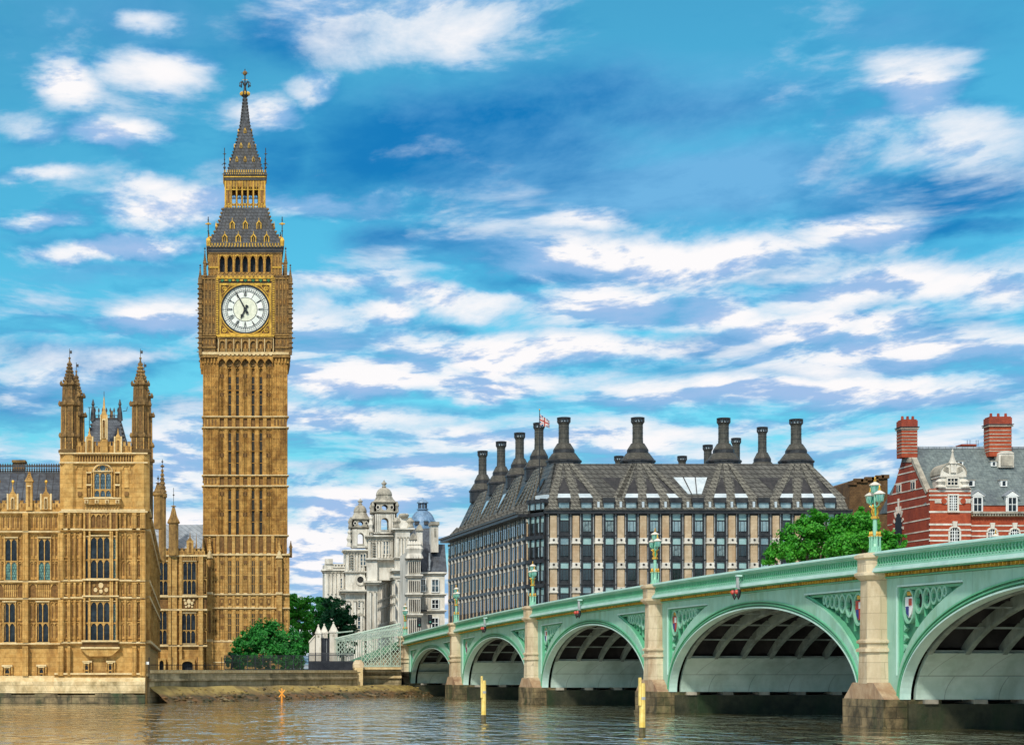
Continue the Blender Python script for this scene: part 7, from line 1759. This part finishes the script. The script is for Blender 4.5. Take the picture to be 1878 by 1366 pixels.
# flag on its pole
FZ = 319.0
t = thing('flag', 'small union flag flying from a tall pole at the corner of the dark bronze roof', 'flag', (wx(989.5, FZ), FZ, wz(890, FZ)))
q = MB(); q.tube((wx(989.5, FZ), FZ, wz(895, FZ)), (wx(989.5, FZ), FZ, wz(752, FZ)), .09, BLACK, 6, .05); q.ball((wx(989.5, FZ), FZ, wz(751, FZ)), .12, GOLD, 6, 4); q.build('pole', t)
q = MB(); f0 = lambda a, b: (wx(990+a, FZ), FZ+.12*math.sin(a*.8), wz(759+b, FZ))
nn_ = 12; FH, FW = 20.0, 18.0
REDC, WHC, BLC = REDP, WHITEP, CLOTH
for i in range(nn_):
    for j in range(nn_):
        u, v = (i+.5)/nn_*2-1, (j+.5)/nn_*2-1
        m = BLC
        if abs(abs(u)-abs(v)) < .22: m = WHC
        if abs(abs(u)-abs(v)) < .09: m = REDC
        if abs(u) < .26 or abs(v) < .34: m = WHC
        if abs(u) < .13 or abs(v) < .18: m = REDC
        def P(a, b): s_ = a/nn_; return f0(s_*FW, b/nn_*FH*(1-.35*s_)+s_*13)
        q.add([P(i, j), P(i+1, j), P(i+1, j+1), P(i, j+1)], [(0, 1, 2, 3)], m)
o_ = q.build('cloth', t); o_.modifiers.new('thick', 'SOLIDIFY').thickness = .03

# ================================================================ brown block and red brick building with striped gable
BZ = 385.0
t = thing('brick_building', 'plain brown brick block with a stepped parapet behind the street lamp and tree', 'building', (wx(1594, BZ), BZ+6, 2.9))
q = MB(); out_ = [(1558, 884), (1568, 879), (1580, 880), (1588, 876), (1600, 876), (1608, 873), (1618, 872), (1628, 872.5)]
q.prism([(wx(1558, BZ), 2.9)]+[(wx(x, BZ), wz(y, BZ)) for x, y in out_]+[(wx(1628, BZ), 2.9)], BZ, BZ+14, BRICKB); q.box(wx(1627.5, BZ), wx(1634, BZ), BZ+1, BZ+14, 2.9, wz(905, BZ), BRICKD); q.build('wall', t)
q = MB()
for (xa, ya), (xb, yb) in zip(out_, out_[1:]): q.box(wx(xa, BZ)-.2, wx(xb, BZ)+.2, BZ-.4, BZ+.5, wz(ya, BZ)-.5, wz(ya, BZ)+.15, BRICKB)
q.build('parapet', t)
RF = 330.0; fr = Fr(1540, 740, 4.879, RF)
rb_o = thing('red_brick_building', 'red brick building with white stone bands, a curved dormer and tall striped chimneys', 'building', (wx(1760, RF), RF+10, 2.9))
xC = fr.x(808); xEnd = wx(2250, RF)
gA = Vector((fr.x(425)*1.047, RF*1.047)); gB = Vector((xC, RF+.0))     # gable wall from far corner to near corner
gd = gB-gA; gl = gd.length; TG = Matrix.Translation((gA.x, gA.y, 0)) @ Matrix.Rotation(math.atan2(gd.y, gd.x), 4, 'Z')
EAV = fr.z(905); RDG = wz(740+400/4.879, RF+9)
def gx(xz):          # position along the gable wall of a point seen at zoom x
    px = fr.ox+xz/fr.k; k = (px-CX)/FPX
    s_ = (k*gA.y-gA.x)/(gd.x/gl-k*gd.y/gl); return s_, gA.y+gd.y/gl*s_
q = MB(); q.T = TG
def gz(xz, yz): s_, Y = gx(xz); return (s_, HC+(HY-(fr.oy+yz/fr.k))*Y/FPX)
g_out = [gz(425, 1330), gz(425, 830), gz(468, 815), gz(548, 530), gz(560, 478), gz(640, 495), gz(775, 800), gz(806, 870), gz(808, 1330)]
g_out[0] = (0, 2.9); g_out[-1] = (gl, 2.9); g_out[1] = (0, g_out[1][1]); g_out[7] = (gl, g_out[7][1])
q.prism(g_out, 0, .6, BRICKD); q.build('gable_wall', rb_o)  # darker brick paints this wall as the shaded side
q = MB(); q.T = TG
def gband(x0, y0, x1, y1, hz_=11):
    a, b = gz(x0, y0), gz(x1, y1); h = hz_/fr.k*RF/FPX; q.ribbon([a, b], [(a[0], a[1]+h), (b[0], b[1]+h)], -.05, .3, WHITES)
for b in ((526, 590, 650, 556), (512, 646, 672, 608), (490, 730, 695, 682), (468, 818, 742, 760), (425, 905, 775, 832), (425, 978, 806, 902), (568, 1077, 808, 1030), (430, 1094, 470, 1084), (580, 1175, 808, 1137), (560, 1250, 808, 1215)): gband(*b)
a, b = gz(640, 500), gz(775, 808); q.ribbon([a, b], [(a[0]+.5, a[1]+.3), (b[0]+.5, b[1]+.3)], -.15, .7, WHITEG)
a, b = gz(552, 520), gz(590, 470); q.ribbon([gz(555, 525), gz(640, 525)], [gz(575, 475), gz(628, 482)], -.1, .7, WHITEG)
for (xc, ya, yb) in ((531, 728, 792), (659, 702, 765)):
    a, b = gz(xc-16, yb), gz(xc+16, ya); q.box(a[0]-.2, b[0]+.2, -.1, .2, a[1]-.2, b[1]+.3, WHITES); q.box(a[0], b[0], -.14, .2, a[1], b[1], GLASS); q.box((a[0]+b[0])/2-.06, (a[0]+b[0])/2+.06, -.2, .1, a[1], b[1], WHITES)
c0 = gz(528, 1100); r_ = 1.25
q.prism([(c0[0]-r_, c0[1]-3.5)]+archpts(c0[0]-r_, c0[0]+r_, c0[1], 2.2, 6, False)+[(c0[0]+r_, c0[1]-3.5)], -.08, .2, BLACK)
for i in range(9):
    a = PI*(i)/8*1.06-.09; rr_ = 2.1 if i != 4 else 2.7; p0 = (c0[0]+r_*1.05*math.cos(a), c0[1]+2.2*math.sin(a)); p1 = (c0[0]+rr_*.9*math.cos(a), c0[1]+2.2/1.25*rr_*.95*math.sin(a)); n_ = Vector((p1[0]-p0[0], p1[1]-p0[1])).normalized(); o_ = Vector((-n_.y, n_.x))
    q.prism([(p0[0]+o_.x*.12, p0[1]+o_.y*.12), (p1[0]+o_.x*.25, p1[1]+o_.y*.25), (p1[0]-o_.x*.25, p1[1]-o_.y*.25), (p0[0]-o_.x*.12, p0[1]-o_.y*.12)], -.12, .2, WHITES)
q.build('gable_bands', rb_o)
# front: projecting bay (x 808-1172) and main wall
q = MB(); q.box(xC, fr.x(1172), RF, RF+6, 2.9, fr.z(762), BRICK); q.box(fr.x(1172), xEnd, RF+1.2, RF+8, 2.9, fr.z(905), BRICK); q.build('front_wall', rb_o)
q = MB()
for y0, y1 in ((772, 790), (812, 826), (852, 866), (960, 976), (1072, 1088), (1122, 1136), (1170, 1186), (1218, 1232), (1270, 1286)):
    fr.box(q, 800, 1176, y0, y1, -.1, .06, WHITES); 
fr2 = Fr(1540, 740, 4.879, RF+1.2)
for y0, y1 in ((1085, 1096), (1132, 1144), (1178, 1190), (1226, 1238)): fr2.box(q, 1172, 3460, y0, y1, -.1, .06, WHITES)
fr2.box(q, 1172, 3460, 985, 1012, -.1, .5, BUFF); fr2.box(q, 1172, 3460, 968, 986, -.1, 1.0, WHITEG)
for i in range(95): x = 1180+i*24; fr2.box(q, x, x+11, 988, 1006, .4, .85, WHITEG)
q.build('stone_bands', rb_o)
def cgrid(w_, h_, nx_, nz_, arch=False):
    q = MB(); f = .16
    q.box(-w_/2-f*1.6, -w_/2, -.2, .05, -f, h_+(0 if arch else f), WHITES); q.box(w_/2, w_/2+f*1.6, -.2, .05, -f, h_+(0 if arch else f), WHITES); q.box(-w_/2-f*2, w_/2+f*2, -.3, .05, -f*2, -f*.2, WHITES)
    if arch:
        a = archpts(-w_/2, w_/2, h_, w_*.38, 6, False); q.ribbon(a, [(x*1.28, z+(z-h_)*.3+.12) for x, z in a], -.2, .05, WHITES); q.prism([(-.25, h_+w_*.36), (.25, h_+w_*.36), (.38, h_+w_*.36+1.0), (-.38, h_+w_*.36+1.0)], -.35, .05, WHITES)
    else: q.box(-w_/2-f*1.6, w_/2+f*1.6, -.22, .05, h_, h_+f*1.5, WHITES)
    for i in range(1, nx_): x = -w_/2+w_*i/nx_; q.box(x-.05, x+.05, -.12, .04, 0, h_+(w_*.33*(1-(2*abs(x)/w_)**2) if arch else 0), WHITEP)
    q.box(-.09, .09, -.15, .04, 0, h_, WHITEP)
    for i in range(1, nz_+(1 if arch else 0)): z = h_*i/nz_; q.box(-w_/2, w_/2, -.11, .04, z-.05, z+.05, WHITEP)
    g = MB()
    if arch: g.prism([(-w_/2, 0)]+archpts(-w_/2, w_/2, h_, w_*.38, 6, False)+[(w_/2, 0)], -.02, .04, GLASS)
    else: g.box(-w_/2, w_/2, -.02, .04, 0, h_, GLASS)
    o = q.build('window'); p_ = g.build('pane'); p_.parent = o; return o, p_
w_, h_ = W_(fr, 978, 1048, 822, 955); place_many(cgrid(w_, h_, 4, 6), rb_o, [(fr.x(1013), RF-.04, fr.z(955))])
w_, h_ = W_(fr, 985, 1068, 1140, 1262); place_many(cgrid(w_, h_, 4, 4, True), rb_o, [(fr.x(1026), RF-.04, fr.z(1262))])
w_, h_ = W_(fr, 1322, 1398, 1145, 1240); place_many(cgrid(w_, h_, 4, 3, True), rb_o, [(fr2.x(x), RF+1.15, fr2.z(1245)) for x in (1362, 1562, 1765, 1967, 2169, 2371, 2573, 2775, 2977, 3179, 3381)])
# stone panels on bay
q = MB()
for (x0, x1, y0, y1) in ((850, 925, 855, 890), (1100, 1170, 855, 890), (935, 960, 845, 900), (1068, 1095, 845, 900)): fr.box(q, x0, x1, y0, y1, -.05, .12, WHITES)
for x in (930, 1100): q.prism([(fr.x(x)+.45*math.cos(i*PI/4), fr.z(872)+.45*math.sin(i*PI/4)) for i in range(8)], RF-.25, RF, BRICK)
# big curved dormer
X0, X1 = fr.x(905), fr.x(1110); fr.box(q, 905, 1112, 655, 760, -4, .12, WHITES); fr.box(q, 893, 1125, 640, 658, -4, .4, WHITES); fr.box(q, 880, 1165, 750, 764, -1, .3, WHITES)
xm = (X0+X1)/2; rx = (fr.x(1122)-fr.x(890))/2; zb0, hh_ = fr.z(642), fr.z(535)-fr.z(642)
dome_ = [(xm+rx*math.cos(PI-PI*i/16)*(1.0+.0*i), zb0+hh_*math.sin(PI*i/16)**.75) for i in range(17)]; q.prism(dome_, RF-.3, RF+4.0, WHITES)
q.ribbon([(x, z) for x, z in dome_], [(xm+(x-xm)*1.05, z+.15) for x, z in dome_], RF-.5, RF+4.1, WHITEG)
q.lathe([(.75, fr.z(540)), (.5, fr.z(515)), (.28, fr.z(480)), (.12, fr.z(435)), (.2, fr.z(430)), (.03, fr.z(405))], xm, RF-.1, 8, WHITES); q.box(xm-.4, xm+.4, RF-.6, RF, fr.z(620), fr.z(535), WHITES)
for sx in (-1, 1): q.prism([(xm+sx*.65, fr.z(625)), (xm+sx*1.5, fr.z(600)), (xm+sx*1.3, fr.z(560)), (xm+sx*.7, fr.z(575))], RF-.42, RF-.2, WHITEG)
for s_, xx in ((-1, 893), (1, 1122)): q.lathe([(.9, fr.z(750)), (.5, fr.z(725)), (.85, fr.z(700)), (.25, fr.z(675))], fr.x(xx)-s_*.1, RF, 8, WHITES)
q.build('curved_dormer', rb_o)
w_, h_ = W_(fr, 960, 1048, 672, 728); place_many(simple_win(w_, h_, GLASS, WHITES, 'window', (2, 1), .2, .25), rb_o, [(fr.x(1005), RF-.15, fr.z(728))])
# slate roof
q = MB(); zb_ = fr.z(905); 
q.add([(gB.x-.2, RF+1.0, zb_), (xEnd, RF+1.0, zb_), (xEnd, RF+9, RDG), (wx(1540+660/4.879, RF+9), RF+9, RDG), (xEnd, RF+20, zb_), (gA.x, RF+20, zb_)], [(0, 1, 2, 3), (4, 5, 3, 2), (5, 0, 3)], BSLATE)
q.box(wx(1540+700/4.879, RF+9), xEnd, RF+8.8, RF+9.2, RDG-.1, RDG+.25, LEAD); q.build('roof', rb_o)
def rooff(yz): 
    # depth on the roof slope of a point at zoom y
    t = (905-yz)/(905-400); return RF+1.0+8*t
for (x, yt, yb, w_) in ((1082, 515, 555, 24), (1380, 515, 560, 24), (1172, 685, 740, 36), (1470, 685, 742, 30)):
    q = MB(); Y = rooff(yb)-.3; f3 = Fr(1540, 740, 4.879, Y); X0, X1 = f3.x(x-w_), f3.x(x+w_)
    q.box(X0, X1, Y, Y+2.2, f3.z(yb), f3.z(yt), WHITEP); q.box(X0-.12, X1+.12, Y-.15, Y+2.6, f3.z(yt), f3.z(yt-5), WHITEG); q.box(X0+(X1-X0)*.28, X1-(X1-X0)*.28, Y-.04, Y+.1, f3.z(yb-8), f3.z(yt+9), GLASS); q.build('roof_hatch', rb_o)
for xc in (1232, 1542, 1850, 2160, 2470, 2780, 3090, 3400):
    Y = RF+.9; f3 = Fr(1540, 740, 4.879, Y); q = MB(); X0, X1 = f3.x(xc-52), f3.x(xc+52)
    q.box(X0, X1, Y+.05, Y+4, f3.z(968), f3.z(830), WHITEP); q.prism([(X0-.25, f3.z(830)), (X1+.25, f3.z(830)), ((X0+X1)/2, f3.z(785))], Y-.2, Y+5, WHITEP)
    q.prism([(X0-.3, f3.z(828)), ((X0+X1)/2, f3.z(780)), (X1+.3, f3.z(828)), (X1+.3, f3.z(820)), ((X0+X1)/2, f3.z(771)), (X0-.3, f3.z(820))], Y-.3, Y+5, LEAD)
    q.build('dormer', rb_o); w_, h_ = W_(f3, xc-34, xc+34, 842, 962); place_many(simple_win(w_, h_, GLASS, WHITEP, 'window', (1, 1), .16, .18), rb_o, [((X0+X1)/2, Y-.02, f3.z(962))])
# striped chimneys
def brick_chimney(x0, x1, xs, yt, yb, Y, ycap):
    f3 = Fr(1540, 740, 4.879, Y); q = MB(); X0, X1 = f3.x(x0), f3.x(x1); dp = 1.6
    q.box(X0, X1, Y, Y+dp*1.6, f3.z(yb), f3.z(ycap), BRICK); q.box(X0-.22, X1+.22, Y-.22, Y+dp*1.6+.2, f3.z(ycap), f3.z(ycap-10), WHITEG); q.box(X0-.05, X1+.05, Y-.05, Y+dp*1.6, f3.z(ycap-10), f3.z(yt+10), BRICKD); q.box(X0+.1, X1-.1, Y, Y+dp*1.5, f3.z(yt+10), f3.z(yt), BRICKD)
    q.box(X0-.3, X1+.3, Y-.3, Y+dp*1.6+.2, f3.z(ycap-22), f3.z(ycap-16), IROND)
    for y in xs: q.box(X0-.04, X1+.04, Y-.04, Y+dp*1.6+.04, f3.z(y+8), f3.z(y), WHITEG)
    for i in range(3): q.lathe([(.25, f3.z(yt)), (.2, f3.z(yt)+.6)], X0+(X1-X0)*(i+.5)/3, Y+1, 6, BRICKD)
    return q
brick_chimney(555, 695, (232, 260, 290, 318, 348, 378, 408, 436), 140, 480, RF+7.5, 228).build('chimney', rb_o)
q = brick_chimney(1340, 1538, (235, 268, 298, 328, 362, 398, 420), 115, 470, RF+6.5, 205)
f3 = Fr(1540, 740, 4.879, RF+6.0); q.box(f3.x(1416), f3.x(1552), RF+5.6, RF+8, f3.z(572), f3.z(450), WHITES)
a = archpts(f3.x(1416), f3.x(1552), f3.z(452), f3.z(425)-f3.z(452), 6, False); q.prism(a, RF+5.5, RF+8, WHITES)
q.box(f3.x(1432), f3.x(1536), RF+5.45, RF+5.7, f3.z(560), f3.z(470), WHITEG); q.build('chimney', rb_o)
f3 = Fr(1540, 740, 4.879, RF+16); q = MB(); q.box(f3.x(1092), f3.x(1222), RF+16, RF+19, f3.z(420), f3.z(362), BRICKD); q.box(f3.x(1088), f3.x(1226), RF+15.8, RF+19, f3.z(378), f3.z(370), BRICKD); q.box(f3.x(1222), f3.x(1345), RF+17, RF+19, f3.z(420), f3.z(392), BRICKD)
for x in (1160, 1185, 1240, 1258): q.tube((f3.x(x), RF+17, f3.z(370)), (f3.x(x), RF+17, f3.z(320)), .04, BLACK, 4)
q.build('chimney', rb_o)

# ================================================================ trees and shrubs
def crown_leaves(q, blobs, n, leaf, mat_, seed, sub=26, up=.35):
    """leaf-sized faces gathered in small clumps over several rounded masses (x,y,z,rx,ry,rz)"""
    r = random.Random(seed); vs = []; fs = []
    tot = sum(b[3]*b[5] for b in blobs)
    for (bx_, by_, bz_, rx, ry, rz) in blobs:
        m = int(n*rx*rz/tot); cl = []
        k = max(8, int(sub*(rx*rz)**.5/2))
        for _ in range(k):
            while True:
                a = Vector((r.gauss(0, 1), r.gauss(0, 1), r.gauss(0, 1)))
                if a.length > .1: a.normalize(); 
                if a.z > -.75: break
            t = r.uniform(.62, 1.02); cl.append((Vector((bx_+a.x*rx*t, by_+a.y*ry*t, bz_+a.z*rz*t)), a, r.uniform(.16, .34)*min(rx, rz)))
        for _ in range(m):
            c, a, cr = r.choice(cl); d = Vector((r.gauss(0, .5), r.gauss(0, .5), r.gauss(0, .42)))*cr; p = c+d
            nrm = (a*.8+Vector((r.gauss(0, .6), r.gauss(0, .6), r.gauss(0, .6)+up))).normalized(); u = nrm.orthogonal().normalized()
            ang_ = r.random()*PI; w_ = nrm.cross(u); u2 = u*math.cos(ang_)+w_*math.sin(ang_); w2 = nrm.cross(u2); s_ = leaf*r.uniform(.6, 1.25)
            i0 = len(vs); vs += [tuple(p-u2*s_), tuple(p+w2*s_*.55), tuple(p+u2*s_), tuple(p-w2*s_*.55)]; fs.append((i0, i0+1, i0+2, i0+3))
    q.add(vs, fs, mat_)
def px_blob(px, py, rx, ry, Z, dz=0, dep=1.0): k = Z/FPX; return (wx(px, Z), Z+dz, wz(py, Z), rx*k, rx*k*dep, ry*k)
def tree(name, label, cat, X, Y, trunk_h, tr, blobs, n, leaf, m, seed, group=None, zb=2.9):
    t = thing(name, label, cat, (X, Y, zb), group)
    q = MB(); r = random.Random(seed+5)
    for (ra, za, rb2, zb2) in ((tr*1.3, zb-.2, tr, zb+.6), (tr, zb+.6, tr*.7, zb+trunk_h*.6), (tr*.7, zb+trunk_h*.6, tr*.35, zb+trunk_h)): q.tube((X, Y, za), (X+.05, Y, zb2), ra, BARK, 8, rb2)
    for b in blobs:
        for _ in range(2):
            z0 = zb+trunk_h*r.uniform(.4, .9); e = (b[0]+r.uniform(-.5, .5)*b[3], b[1]+r.uniform(-.5, .5)*b[4], b[2]+r.uniform(-.2, .6)*b[5])
            mid_ = ((X+e[0])/2+r.uniform(-.3, .3), (Y+e[1])/2, (z0+e[2])/2+.2); q.tube((X, Y, z0), mid_, tr*.4, BARK, 5, tr*.25); q.tube(mid_, e, tr*.25, BARK, 5, tr*.08)
    q.build('trunk', t); q = MB(); crown_leaves(q, blobs, n, leaf, m, seed); q.build('crown', t); return t
Zb = 283.
tree('round_bush', 'large round dark green bush behind the dark fence at the foot of the clock tower', 'bush', wx(492, Zb), Zb, 3.2, .22,
     [px_blob(488, 1176, 42, 38, Zb), px_blob(455, 1188, 30, 30, Zb, -.5), px_blob(527, 1184, 32, 32, Zb, -.5), px_blob(492, 1160, 32, 24, Zb, .5), px_blob(545, 1196, 20, 22, Zb, -1), px_blob(440, 1202, 18, 22, Zb, -1), px_blob(500, 1205, 55, 22, Zb, -1.2), px_blob(455, 1216, 30, 15, Zb, -1.5), px_blob(500, 1217, 34, 14, Zb, -1.6), px_blob(540, 1216, 26, 14, Zb, -1.5)], 19000, .22, LEAFD, 11)
Zb = 276.
tree('shrub', 'low dark shrub at the left end of the round bush, half hidden by the fence', 'bush', wx(424, Zb), Zb, 1.5, .12, [px_blob(424, 1212, 13, 16, Zb), px_blob(437, 1214, 13, 14, Zb)], 1800, .18, LEAFK, 12)
Zt = 352.
tree('plane_tree', 'leafy green tree directly right of the clock tower with a bare trunk below', 'tree', wx(545, Zt), Zt, 7, .45,
     [px_blob(545, 1112, 26, 26, Zt), px_blob(535, 1140, 20, 24, Zt, -.5), px_blob(558, 1140, 18, 18, Zt, 1), px_blob(532, 1098, 14, 14, Zt, 1), px_blob(545, 1185, 26, 24, Zt, 4), px_blob(562, 1175, 20, 28, Zt, 4)], 9000, .27, LEAFB, 13, 'trees between the clock tower and the white offices')
Zt = 372.
tree('plane_tree', 'middle tree of the row between the clock tower and the white offices', 'tree', wx(585, Zt), Zt, 6, .4,
     [px_blob(583, 1118, 26, 24, Zt), px_blob(575, 1142, 26, 26, Zt), px_blob(598, 1135, 22, 28, Zt), px_blob(590, 1106, 16, 12, Zt), px_blob(580, 1175, 28, 24, Zt, 3), px_blob(600, 1188, 30, 24, Zt, 3)], 10000, .28, LEAFD, 14, 'trees between the clock tower and the white offices')
Zt = 366.
tree('plane_tree', 'darkest tree of the row, standing against the white baroque offices', 'tree', wx(628, Zt), Zt, 6, .4,
     [px_blob(618, 1124, 22, 26, Zt), px_blob(612, 1148, 26, 26, Zt), px_blob(636, 1148, 18, 28, Zt), px_blob(606, 1106, 14, 12, Zt), px_blob(640, 1136, 10, 14, Zt), px_blob(625, 1180, 30, 26, Zt, 2)], 10000, .28, LEAFK, 15, 'trees between the clock tower and the white offices')
Zt = 268.
tree('street_tree', 'bright green tree left of the largest lamp, in front of the dark office block', 'tree', wx(1500, Zt), Zt, 14, .4,
     [px_blob(1505, 968, 38, 34, Zt), px_blob(1470, 990, 36, 34, Zt), px_blob(1435, 1012, 32, 26, Zt), px_blob(1408, 1024, 20, 14, Zt), px_blob(1540, 985, 34, 40, Zt), px_blob(1500, 1015, 60, 30, Zt, 1), px_blob(1478, 962, 18, 16, Zt)], 21000, .23, LEAFB, 16, 'trees behind the bridge')
Zt = 262.
tree('street_tree', 'bright green tree behind the largest lamp, its right edge against the red brick gable', 'tree', wx(1590, Zt), Zt, 14, .4,
     [px_blob(1578, 958, 24, 26, Zt), px_blob(1590, 985, 38, 34, Zt), px_blob(1615, 1002, 32, 26, Zt), px_blob(1640, 996, 24, 12, Zt), px_blob(1560, 1005, 34, 34, Zt, 1), px_blob(1652, 985, 12, 6, Zt)], 17000, .23, LEAFB, 17, 'trees behind the bridge')
# pedestrian behind the parapet at the right edge
def person(L, y, z, shirt, label, h=1.72, lean=0):
    t = thing('person', label, 'person', bpos(L, y, z), None, BR)
    me = bpy.data.meshes.new('body'); s = h/1.75
    J = [(0, 0, .95), (0, 0, 1.2), (0, 0, 1.42), (0, 0, 1.52), (0, .01, 1.66), (-.19, 0, 1.42), (-.26, 0, 1.15), (-.22, -.14, .95), (.19, 0, 1.42), (.26, 0, 1.15), (.22, -.14, .95), (-.1, 0, .9), (-.11, .02, .5), (-.11, .08, .06), (.1, 0, .9), (.12, -.04, .5), (.12, -.02, .06), (-.11, -.08, .03), (.12, -.18, .03)]
    Rr = [.15, .14, .15, .06, .105, .065, .05, .035, .065, .05, .035, .10, .065, .045, .10, .065, .045, .04, .04]
    E = [(0, 1), (1, 2), (2, 3), (3, 4), (2, 5), (5, 6), (6, 7), (2, 8), (8, 9), (9, 10), (0, 11), (11, 12), (12, 13), (0, 14), (14, 15), (15, 16), (13, 17), (16, 18)]
    me.from_pydata([(x*s, y_*s, z_*s) for x, y_, z_ in J], E, []); o = bpy.data.objects.new('body', me); C.objects.link(o); o.parent = t
    sk_ = o.modifiers.new('skin', 'SKIN'); 
    for i, r_ in enumerate(Rr): me.skin_vertices[0].data[i].radius = (r_*s, r_*s*.8)
    me.skin_vertices[0].data[0].use_root = True
    o.modifiers.new('sub', 'SUBSURF').levels = 2; me.materials.append(shirt)
    q = MB(); q.ball((0, 0, 1.70*s), .115*s, SKIN, 10, 8, 1.15); q.build('head', None).parent = t
    q = MB(); q.ball((0, .02, 1.745*s), .122*s, BLACK, 10, 8, 1.0); q.build('hair', None).parent = t
    return t
person(160.6, 1.4, zp(160.6)-1.05, mat('maroon_cloth', (.10,.015,.03), (.14,.02,.04), 5), 'person in a dark maroon top walking behind the parapet at the right edge')

# ================================================================ tidy up
for o in bpy.data.objects:
    if '_p' in o: del o['_p']
